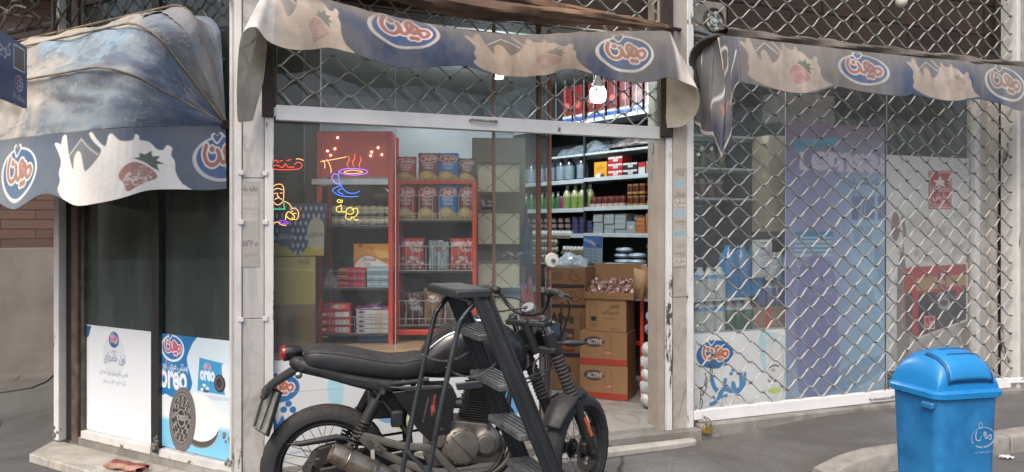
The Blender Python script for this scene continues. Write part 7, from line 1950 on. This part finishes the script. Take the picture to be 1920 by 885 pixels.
# frame
mb = MB()
mb.tube(spline([(.98, 0, .92), (.90, 0, .90), (.60, 0, .80), (.45, 0, .74)], 5), .021, 12)
for s_ in (-1, 1):
    y = s_ * .11
    mb.tube(spline([(1.0, s_ * .02, .84), (.93, s_ * .06, .62), (.90, s_ * .09, .40), (.82, s_ * .11, .26), (.60, s_ * .12, .24), (.42, s_ * .12, .30)], 6), .015, 10)
    mb.tube([(.42, y, .30), (.40, y, .50), (.47, y, .74)], .014, 10)
    mb.tube(spline([(-.13, s_ * .07, .86), (.10, y, .775), (.30, y, .735), (.50, y, .745)], 6), .013, 10)
    mb.tube([(.40, y, .47), (.22, y, .72)], .011, 10)
mb.build('frame', m_bkm, BK)
# swing arm and chain guard
mb = MB()
for s_ in (-1, 1): mb.bar((.42, s_ * .10, .37), (-.03, s_ * .105, .315), .028, .05)
mb.tube([(.40, -.11, .37), (.40, .11, .37)], .022, 12)
mb.build('swing_arm', m_bkm, BK, bevel=.006)
mb = MB(); mb.add([(-.19, -.115, .47), (-.15, -.115, .475), (.05, -.115, .50), (.18, -.115, .46), (.18, -.115, .435), (.04, -.115, .47), (-.12, -.115, .455)], [(0, 6, 5, 4, 3, 2, 1)]); mb.build('chain_guard', m_bkm, BK, solid=.02)
MB().obox((.0, -.085, .40), (1, 0, .2), (0, 1, 0), (-.2, 0, 1), .035, .02, .045).obox((-.03, -.085, .36), (1, 0, 0), (0, 1, 0), (0, 0, 1), .025, .018, .03).build('rear_caliper', m_engd, BK, bevel=.008)
# seat: lofted cross sections
def loft(sec, n=20, pw=.75):
    vs, fs = [], []
    for (x, y0_, zl, zt_, hw) in sec:
        for j in range(n):
            q = 2 * pi * j / n; cy, sy_ = cos(q), sin(q)
            vs.append((x, y0_ + hw * (abs(cy) ** pw) * (1 if cy > 0 else -1), (zl + zt_) / 2 + (zt_ - zl) / 2 * (abs(sy_) ** pw) * (1 if sy_ > 0 else -1)))
    k = len(sec)
    for i in range(k - 1):
        for j in range(n): fs.append((i * n + j, i * n + (j + 1) % n, (i + 1) * n + (j + 1) % n, (i + 1) * n + j))
    fs += [tuple(range(n)), tuple(reversed(range((k - 1) * n, k * n)))]
    return vs, fs
ss = spline([(-.105, 0, .855, .878, .05), (-.10, 0, .828, .908, .09), (-.06, 0, .808, .928, .115), (.03, 0, .785, .926, .125), (.14, 0, .768, .905, .13), (.26, 0, .75, .876, .13), (.36, 0, .738, .862, .125), (.44, 0, .738, .874, .115), (.50, 0, .765, .865, .10), (.535, 0, .80, .845, .085), (.548, 0, .815, .83, .05)], 5)
mb = MB(); mb.add(*loft(ss, 28, .7)); seat = mb.build('seat', m_seat, BK)
seam = [(x, -hw * .985, (zl * .42 + zt_ * .58)) for x, _, zl, zt_, hw in ss[6:-6]]
mb = MB(); mb.tube([(x, -hw * .93, zl * .25 + zt_ * .75 + .004) for x, _, zl, zt_, hw in ss[6:-8]], .003, 6); mb.build('piping', m_bkm, seat)
# tail, lamp, mudguard flap and plate
mb = MB(); mb.add(*loft(spline([(-.175, 0, .835, .865, .05), (-.13, 0, .80, .88, .085), (.0, 0, .765, .835, .115), (.15, 0, .715, .79, .125), (.30, 0, .675, .765, .125), (.36, 0, .69, .76, .115)], 4), 20, .6)); mb.build('tail_cowl', m_bkm, BK)
mb = MB(); mb.lathe([(0, -.055), (.022, -.05), (.036, -.02), (.040, .01), (.040, .03)], (-.165, -.01, .895), (-1, 0, -.08), 24); tl_ = mb.build('tail_lamp', m_bk, BK)
MB().lathe([(.041, .028), (.040, .04), (.028, .052), (0, .056)], (-.165, -.01, .895), (-1, 0, -.08), 24).build('red_lens', m_red, tl_)
fl_ = MB(); fl_.add(*loft([(-.14, 0, .79, .835, .06), (-.20, 0, .755, .80, .062), (-.27, 0, .715, .752, .06), (-.305, 0, .700, .715, .05)], 16, .6)); fl_.build('rear_flap', m_bkm, BK)
MB().cyl((-.13, -.085, .80), (-.13, -.125, .80), .017, n=14).sphere((-.13, -.125, .80), .017, 12, 8, sy=.5).build('side_bolt', m_chr, BK)
o = MB().tube([(-.25, -.05, .735), (-.27, -.13, .72)], .006, 8).build('indicator_stem', m_bkm, BK)
MB().tube([(-.27, -.10, .722), (-.28, -.13, .72), (-.29, -.18, .715), (-.29, -.205, .712)], [.008, .018, .014, .004], 12).build('indicator', m_bkm, o)
pm = MB(); pc_ = Vector((-.285, 0, .615)); pn = Vector((-.88, -.34, .30)).normalized(); py_ = Vector((-.36, .93, 0)).normalized(); pu = pn.cross(py_); pu = pu if pu.z > 0 else -pu
PT = MB(); PT.obox(pc_, py_, pn, pu, .085, .004, .10); plate = PT.build('number_plate', mat('plate_white', '84847f', .4, .1, var=.2, scale=20), BK, bevel=.002)
mb = MB()
for s_ in (-1, 1): mb.tube([pc_ + py_ * s_ * .055 + pu * .10 + pn * .012, pc_ + py_ * s_ * .04 - pu * .09 + pn * .015], .004, 6)
mb.tube([pc_ + pu * .1 + py_ * .088, pc_ - pu * .1 + py_ * .088], .006, 6).obox(pc_ - pn * .012, py_, pn, pu, .092, .006, .108); mb.build('plate_holder', m_bkm, plate)
# shocks
for s_ in (-1, 1):
    y = s_ * .135; t_, b_ = Vector((.265, y, .705)), Vector((.075, y, .37)); a_ = (b_ - t_)
    mb = MB(); mb.cyl(t_ + a_ * .12, t_ + a_ * .42, .031, .029, n=18).cyl(t_, b_, .010, n=10).cyl(t_ - Vector((0, .02, 0)), t_ + Vector((0, .02, 0)), .017, n=14).cyl(b_ - Vector((0, .02, 0)), b_ + Vector((0, .02, 0)), .017, n=14).cyl(t_ + a_ * .86, b_, .026, n=16)
    o = mb.build('shock_absorber', m_bkm, BK)
    pts = []; n_ = 9 * 14
    u_ = a_.normalized(); e1 = u_.cross(Vector((0, 1, 0))).normalized(); e2 = u_.cross(e1)
    for i in range(n_ + 1):
        q = 2 * pi * i / 14; pts.append(t_ + a_ * (.42 + .44 * i / n_) + (e1 * cos(q) + e2 * sin(q)) * .028)
    MB().tube(pts, .0062, 7).build('coil_spring', m_engd, o)
    MB().cyl(t_ - Vector((0, .026, 0)), t_ + Vector((0, .026, 0)), .010, n=10).build('shock_bolt', m_chr, o)
# tank
ts = spline([(.455, 0, .76, .80, .04), (.475, 0, .75, .87, .09), (.52, 0, .74, .935, .115), (.60, 0, .735, 1.0, .135), (.70, 0, .735, 1.03, .15), (.80, 0, .735, 1.035, .155), (.90, 0, .735, 1.01, .15), (.98, 0, .74, .95, .125), (1.03, 0, .755, .88, .08), (1.045, 0, .78, .83, .04)], 5)
mb = MB(); mb.add(*loft(ts, 36, .72)); tank = mb.build('fuel_tank', m_bk, BK)
def strp(x0_, x1_, wd, yy):
    pts = []
    for (x, _, zl, zt_, hw) in ts:
        if x0_ <= x <= x1_:
            q = radians(yy); pts.append((x, -hw * cos(q) ** .72 - .001, (zl + zt_) / 2 + (zt_ - zl) / 2 * sin(q) ** .72 + .001))
    return pts
MB().tube(strp(.49, .72, .01, 40), [.006] * len(strp(.49, .72, .01, 40)), 6, sy=.3).build('silver_stripe', m_chr, tank)
MB().lathe([(0, 0), (.034, 0), (.036, .01), (.03, .018), (0, .02)], (.80, 0, 1.033), (0, 0, 1), 24).build('fuel_cap', m_chr, tank)
# side panel with strip, knee panel
mb = MB(); mb.prism([(.31, .70), (.62, .705), (.64, .66), (.60, .48), (.50, .44), (.44, .50), (.38, .60)], -.135, -.12, top=[(.32, .69), (.61, .695), (.63, .66), (.59, .49), (.50, .45), (.45, .51), (.39, .60)]); sp_ = mb.build('side_panel', m_bk, BK, bevel=.004)
mb = MB(); mb.bar((.495, -.137, .665), (.465, -.137, .54), .003, .010, up=(1, 0, 0)); mb.build('silver_stripe', m_steel, sp_)
sheet('side_badge', sp_, .500, .535, .56, .68, -.138, lambda P: (P.C.__setitem__(slice(None), srgb('1c1d20')), P.poly([(.505, .57), (.515, .57), (.532, .675), (.522, .675)], '8a2a2c', raw=True), P.text('RS', .507, .59, .527, .62, 'c86a6a', raw=True)), m_pack, .002)
mb = MB(); mb.prism([(.30, .722), (.56, .718), (.575, .70), (.40, .695)], -.14, -.118).prism([(.63, .725), (.86, .74), (.88, .70), (.64, .69)], -.145, -.125); mb.build('lower_trim', mat('trim_satin', '33363c', .35, .1, dust=.8), BK, bevel=.004)
mb = MB(); mb.obox((.34, -.11, .56), (1, 0, 0), (0, 1, 0), (0, 0, 1), .03, .02, .04).obox((.30, .02, .62), (1, 0, 0), (0, 1, 0), (0, 0, 1), .09, .08, .07).obox((.55, 0, .60), (1, 0, 0), (0, 1, 0), (0, 0, 1), .08, .09, .10); mb.build('air_box', m_bkm, BK, bevel=.01)
# engine
mb = MB()
c0 = Vector((.70, 0, .42))
mb.lathe([(0, -.15), (.05, -.15), (.085, -.135), (.10, -.12), (.10, .12), (.085, .135), (0, .15)], (.66, 0, .40), (0, 1, 0), 32)
mb.lathe([(0, -.14), (.05, -.14), (.07, -.125), (.078, -.11), (.078, .11), (0, .14)], (.80, 0, .41), (0, 1, 0), 28)
mb.prism([(.50, .30), (.88, .30), (.90, .42), (.80, .50), (.62, .53), (.50, .50)], -.10, .10)
mb.lathe([(0, -.135), (.035, -.135), (.045, -.12), (.05, -.10), (.05, .1), (0, .12)], (.55, 0, .44), (0, 1, 0), 20)
eng = mb.build('crankcase', m_eng, BK, bevel=.006)
mb = MB()
mb.lathe([(.076, 0), (.085, .004), (.082, .014), (.06, .02), (0, .022)], (.665, -.148, .405), (0, -1, 0), 36)
mb.lathe([(.04, 0), (.05, .004), (.046, .018), (0, .022)], (.785, -.138, .41), (0, -1, 0), 28)
mb.bar((.60, -.172, .47), (.73, -.172, .335), .006, .012, up=(0, 1, 0)); mb.build('clutch_cover', m_eng, eng, bevel=.003)
mb = MB()
for i in range(9):
    q = 2 * pi * i / 9; MB().cyl((.665 + .083 * cos(q), -.148, .405 + .083 * sin(q)), (.665 + .083 * cos(q), -.16, .405 + .083 * sin(q)), .007, n=8).build('bolt', m_steel, eng)
for (x, z) in ((.56, .50), (.53, .36), (.88, .36), (.87, .44), (.80, .495)): MB().cyl((x, -.12, z), (x, -.14, z), .008, n=8).build('bolt', m_steel, eng)
mb = MB(); ax_ = Vector((.18, 0, 1)).normalized(); bx_ = Vector((1, 0, -.18)).normalized()
b0 = Vector((.76, 0, .50))
for i in range(15):
    c_ = b0 + ax_ * (.012 + .0125 * i); k_ = 1 if i < 9 else .92
    mb.obox(c_, bx_, (0, 1, 0), ax_, .078 * k_, .088 * k_, .0022)
mb.obox(b0 + ax_ * .09, bx_, (0, 1, 0), ax_, .055, .065, .10); mb.build('cylinder_fins', m_engd, eng)
mb = MB(); mb.obox(b0 + ax_ * .215, bx_, (0, 1, 0), ax_, .06, .075, .022).cyl(b0 + ax_ * .21 + Vector((0, -.085, 0)), b0 + ax_ * .21 + Vector((0, .085, 0)), .03); mb.build('cylinder_head', m_engd, eng, bevel=.008)
mb = MB(); mb.tube([(.68, -.02, .60), (.60, -.02, .60)], .028, 14).lathe([(.022, -.03), (.026, 0), (.022, .04)], (.62, -.03, .60), (0, 0, 1), 16).cyl((.585, -.09, .57), (.62, -.05, .585), .008); mb.build('carburettor', m_steel, BK)
# exhaust
mb = MB(); mb.tube(spline([(.84, -.06, .62), (.92, -.10, .56), (.935, -.13, .42), (.88, -.15, .30), (.74, -.165, .235), (.56, -.165, .23), (.40, -.175, .25), (.30, -.185, .285)], 8), .022, 16); ex = mb.build('exhaust_pipe', mat('exhaust_dark', '38342f', .4, .7, var=.3, scale=20), BK)
p0, p1 = Vector((.335, -.19, .265)), Vector((.02, -.205, .445)); a_ = p1 - p0
mu = MB().lathe([(0, -.03), (.024, -.03), (.034, 0), (.052, .03), (.053, a_.length - .06), (.046, a_.length - .015), (.043, a_.length), (.034, a_.length), (.030, a_.length - .05), (0, a_.length - .055)], p0, a_.normalized(), 32).build('muffler', m_muf, BK)
an = a_.normalized()
MB().lathe([(.0545, -.01), (.058, -.008), (.058, .008), (.0545, .01)], p0 + a_ * .38, an, 32).lathe([(.0535, -.004), (.056, 0), (.0535, .004)], p0 + a_ * .78, an, 32).bar(p0 + a_ * .38 + Vector((0, .0, .055)), (.215, -.17, .43), .018, .008, up=(0, 1, 0)).build('muffler_clamp', m_steel, mu)
MB().lathe([(.0, 0), (.031, 0), (.031, .03)], p1 - an * .052, an, 24).build('muffler_bore', m_black, mu)
# footrest bracket casting
mb = MB()
for q_ in ([(.15, .505), (.24, .475), (.36, .435), (.50, .41), (.58, .33), (.64, .265)], [(.15, .505), (.22, .435), (.33, .37), (.44, .32), (.53, .27), (.63, .25)]): mb.tube(spline([(x, -.155, z) for x, z in q_], 5), .021, 8, sy=.5, up=(0, 0, 1))
mb.prism([(.16, .50), (.22, .48), (.29, .42), (.24, .41), (.19, .45)], -.165, -.147)
ft = mb.build('footrest_plate', m_eng, BK, bevel=.004)
mb = MB(); 
for (x, z) in ((.20, .465), (.24, .435), (.62, .27), (.50, .375)): MB().cyl((x, -.166, z), (x, -.18, z), .014, n=14).build('bolt', m_steel, ft)
MB().tube([(.60, -.16, .255), (.60, -.27, .265)], .014, 10).build('footpeg', m_rubber, BK)
MB().tube([(.24, -.17, .43), (.25, -.25, .44)], .011, 10).build('footpeg', m_rubber, BK)
mb = MB(); mb.tube(spline([(.58, -.17, .26), (.68, -.20, .22), (.76, -.20, .24)], 6), .007, 8); mb.build('brake_pedal', m_steel, BK)
mb = MB(); mb.tube([(.47, .12, .25), (.42, .24, .01)], .011, 10).box(.39, .46, .23, .26, .0, .012); mb.build('side_stand', m_bkm, BK)
mb = MB(); mb.lathe([(0, -.01), (.085, -.01), (.09, 0), (.085, .01), (0, .01)], (0, .075, .315), (0, 1, 0), 36); mb.build('sprocket', m_engd, BK)
mb = MB(); mb.tube([(0, .075, .405), (.5, .075, .45)], .007, 6).tube([(0, .075, .225), (.5, .075, .35)], .007, 6); mb.build('chain', m_engd, BK)

# ================================================================== STEP LADDER in front of the motorcycle
LF = Frame(-.171, 3.02, 22)      # ladder: x to the right; front rails lean to the right foot
m_lad = mat('ladder_black', '24272b', .45, .2, var=.15, scale=5, c2='2f3236', bump=.05, dust=.3)
m_tread = mat('ladder_tread', '44474a', .6, .3, var=.3, scale=20, c2='6b6d6e', bump=.4, dust=.5)
m_tub = mat('ladder_tube', '303338', .25, .5, var=.15, scale=6, c2='464a4e', bump=.03)
T = thing('step_ladder', 'black steel folding step ladder with ribbed treads standing before the motorcycle', 'ladder', LF, .2, .1, 0)
LZ = 1.262
def rail_pt(z, y): return (0.045 + (LZ - z) * .42, y + (LZ - z) * (.01 if y > .1 else -.02), z)
# stiles: pressed channels, near (y=-.0) and far (y=.30)
def stile(yn, m_, th=.016):
    mb = MB()
    z1, z0 = LZ - .03, 0.0
    for (o_, w_, t_) in ((0, .080, .008), (-.040, .008, .026), (.040, .008, .026), (-.014, .004, .014), (.014, .004, .014)):
        a = Vector(rail_pt(z0, yn)) + Vector((o_, 0, 0)); b = Vector(rail_pt(z1, yn)) + Vector((o_ * .8, 0, 0))
        mb.bar(a, b, t_, w_, up=(1, 0, .4))
    return mb.build('side_rail', m_, T, bevel=.002)
stile(.0, m_lad); stile(.37, m_lad)
def plat(mb, z, xa, xb, ya, yb, th=.028):
    mb.box(xa, xb, ya, yb, z - th, z)
mb = MB(); mb.box(-.055, .095, -.015, .40, LZ - .032, LZ); tp = mb.build('top_platform', m_lad, T, bevel=.006)
mb = MB()
for i in range(14): mb.box(-.048, .088, .0 + i * .028, .012 + i * .028, LZ + .0005, LZ + .004)
mb.build('ribbed_top', m_tread, tp)
for z in (1.085, .88, .675, .47, .265):
    x, y, _ = rail_pt(z, 0); a = rail_pt(z, 0)[1] + .012; b = rail_pt(z, .37)[1] - .008
    mb = MB(); mb.box(x - .075, x + .045, a, b, z - .028, z); tr = mb.build('tread', m_tread, T, bevel=.005)
    mb = MB(); n_ = 5
    for i in range(n_): mb.box(x - .07 + i * .024, x - .07 + i * .024 + .010, a + .01, b - .01, z + .0005, z + .004)
    mb.build('ribs', m_tread, tr)
# rear legs of round tube, bent at the top
for y, yo in ((.02, -.0), (.36, .0)):
    pts = spline([(.05, y, LZ - .045), (.025, y, LZ - .062), (-.012, y, LZ - .105), (-.035, y, LZ - .155), (-.093, y, .86), (-.155, y, .56), (-.268, y, .0)], 8)
    MB().tube(pts, .011, 12).build('rear_leg', m_tub, T)
MB().tube([(-.155, .0, .56), (-.155, .37, .56)], .009, 10).build('cross_tube', m_tub, T)
MB().cyl((.045, .0, LZ - .05), (.045, .38, LZ - .05), .009).build('cross_tube', m_tub, T)
for y, sag in ((.02, .045), (.35, .035)):
    x1, y1, _ = rail_pt(.98, y); pts = []
    for i in range(41):
        u = i / 40; pts.append((-.085 * (1 - u) + (x1 - .04) * u, y, .965 - .0 * u - sag * 4 * u * (1 - u)))
    mb = MB()
    for i in range(0, 40, 1):
        p, q = Vector(pts[i]), Vector(pts[i + 1]); d_ = (q - p).normalized(); nrm = Vector((0, 1, 0)) if i % 2 else Vector((0, 0, 1))
        mb.torus((p + q) / 2, nrm if abs(nrm.dot(d_)) < .9 else Vector((0, 1, 0)), .0038, .0011, 10, 5)
    mb.build('safety_chain', m_steel, T)
for y in (0, .37):
    x, yy, _ = rail_pt(0.02, y); MB().box(x - .06, x + .06, yy - .02, yy + .02, 0.0, .03).build('rubber_foot', m_rubber, T)
for x, y in ((-.268, .02), (-.268, .36)): MB().cyl((x, y, 0), (x, y, .04), .017).build('rubber_foot', m_rubber, T)

# ================================================================== BIN
BF = Frame(1.895, 3.17, 14)
m_bin = mat('bin_blue', '1a68a4', .42, 0, var=.2, scale=7, c2='2a7db6', bump=.2, bscale=90, dust=.3)
m_lid = mat('lid_blue', '187cc0', .32, 0, var=.10, scale=5, c2='2186c6', bump=.1, bscale=140, dust=.15)
m_bind = mat('bin_dark_blue', '145083', .5, 0, var=.25, scale=14, dust=.2)
T = thing('litter_bin', 'bright blue plastic litter bin with domed swing lid and worn oval emblem', 'bin', BF, 0, .16, 0)
def rrect(hx, hy, r, n=6):
    out = []
    for cx, cy, a0 in ((hx - r, hy - r, 0), (-hx + r, hy - r, 90), (-hx + r, -hy + r, 180), (hx - r, -hy + r, 270)):
        for i in range(n + 1):
            q = radians(a0 + 90 * i / n); out.append((cx + r * cos(q), cy + r * sin(q)))
    return out
def loft_rr(mb, levels, cy=.16, m=0, capb=True, capt=True):
    base = len(mb.v); n_ = None
    for (hx, hy, r, z) in levels:
        ring = rrect(hx, hy, r); n_ = len(ring); mb.v += [(x, y + cy, z) for x, y in ring]
    for i in range(len(levels) - 1):
        for j in range(n_):
            mb.f.append((base + i * n_ + j, base + i * n_ + (j + 1) % n_, base + (i + 1) * n_ + (j + 1) % n_, base + (i + 1) * n_ + j)); mb.m.append(m)
    if capb: mb.f.append(tuple(base + j for j in reversed(range(n_)))); mb.m.append(m)
    if capt: mb.f.append(tuple(base + (len(levels) - 1) * n_ + j for j in range(n_))); mb.m.append(m)
mb = MB(); loft_rr(mb, [(.125, .105, .03, 0.0), (.130, .11, .035, .01), (.140, .122, .04, .30), (.157, .138, .045, .81)]); body = mb.build('bin_body', m_bin, T)
mb = MB(); loft_rr(mb, [(.166, .147, .05, .800), (.173, .154, .052, .805), (.175, .156, .052, .827), (.170, .151, .05, .834), (.155, .136, .045, .838)]); mb.build('lid_rim', m_lid, T)
# dome: barrel vault across x with closed, rounded left side
mb = MB()
def dome(u, v):
    a = pi * u; y = .16 - .134 * cos(a)
    prof_h = .15 * sin(a) ** .55
    x = (-1 + 2 * v)
    t = abs(x) ** 3.2
    zz_ = .836 + prof_h * (1 - t) ** .5
    return (.153 * x, y, zz_)
mb.grid(36, 48, dome); mb.build('lid_dome', m_lid, T)
# swing flap on the side facing the camera, right half
def flap(u, v, off=.004):
    a = radians(3 + 84 * v); x = -.105 + .222 * u
    y = .16 - .134 * cos(a); t = abs(x / .153) ** 3.2
    z = .838 + .15 * sin(a) ** .55 * (1 - t) ** .5
    return (x, y - off * cos(a), z + off * sin(a))
MB().grid(20, 24, lambda u, v: flap(u, v, .005)).build('swing_flap', m_bind, T, solid=.003)
def pf(u, v, off=.0085): return flap(.035 + .93 * u, .03 + .94 * v, off)
MB().grid(20, 24, pf).build('flap_face', m_lid, T, solid=.003)
mb = MB()
for vv in (.62, .86): mb.tube([flap(.2 + .6 * i / 10, vv - .02 * sin(pi * i / 10), .0085) for i in range(11)], .004, 6)
mb.build('flap_ridge', m_bind, T)
MB().obox((-.16, .07, .775), (0, 1, 0), (1, 0, .3), (0, 0, 1), .030, .012, .012).build('handle_lug', m_bin, T, bevel=.004)
def front_y(z): return .16 - (.122 + (.138 - .122) * (z - .3) / .51)
def emb(P):
    P.C[:] = srgb('1c68a4')
    P.ell(.07, .635, .062, .045, '94a8bc', .8, raw=True); P.ell(.068, .637, .055, .038, '1c68a4', 1, raw=True)
    T_ = lambda p: [(.07 + x * .062, .635 + y * .045) for x, y in p]
    for q in ([(-.56, .58), (-.62, .2), (-.54, -.14), (-.37, -.26), (-.2, -.14), (-.13, .15)], [(-.13, .15), (-.06, -.12), (.05, -.16), (.11, .05), (.05, .32), (.12, .5), (.23, .4), (.21, .14), (.13, .02), (.26, -.1), (.38, 0)], [(.38, 0), (.46, .16), (.6, .2), (.68, .04), (.62, -.16), (.5, -.2)]):
        P.line(T_(q), .007, 'a8b8c4', 4, .8, raw=True)
    P.line([(.052, .675), (.046, .69), (.055, .70), (.064, .69), (.058, .677)], .004, 'a8b8c4', 3, .8, closed=True, raw=True)
    P.text('www. mihan-ice.com', .015, .570, .125, .578, 'a8b8c4', .8, .02, raw=True)
    P.C[:] = P.C + (srgb('1c68a4') - P.C) * np.where(fbm(P.U, P.V, 40, 4) > .67, 1, 0)[..., None]
def embmap(U, V): return U, np.vectorize(front_y)(V) - .0022, V
m_emb = printed('bin_print', .42, .05, (.2, .25, .3), 5, .1, 140)
sheet('emblem', body, -.01, .15, .55, .72, 0, emb, m_emb, .0016, mapf=embmap, edge='ink', base='1c68a4')

# small litter by the kerb
for i, (px, py, lab, c) in enumerate(((1885, 860, 'crumpled white paper scrap in the gutter by the kerb', 'c8c4be'), (160, 842, 'tiny white scrap on the road before the marble step', 'c0bcb6'))):
    Z_ = 1.5 * 1450 / (py - 430); X_ = (px - 960) / 1450 * Z_
    r_ = (.028, .014)[i]
    o = MB().grid(12, 10, lambda u, v: (X_ + r_ * 1.3 * (u - .5) * 2 + .01 * sin(v * 9), Z_ + r_ * (v - .5) * 2, .006 + .5 * r_ * abs(sin(u * 7 + v * 5)) )).build('paper_scrap', mat('scrap_' + str(i), c, .9, bump=.3), None, W, (X_, Z_, 0), solid=.0015)
    tag(o, lab, 'litter')
rnd = random.Random(21)
for i, (px, py) in enumerate(((1218, 868), (1592, 796), (1640, 812), (118, 700), (1100, 875))):
    Z_ = 1.45 * 1450 / (py - 430); X_ = (px - 960) / 1450 * Z_
    mb = MB(); mb.sphere((X_, Z_, .05 if 1400 < px < 1700 else .008), .008, 7, 5, sz=.5)
    tag(mb.build('pebble', m_conc, None, W, (X_, Z_, 0)), 'tiny pebble on the ground', 'pebble', 'pebbles on the ground')
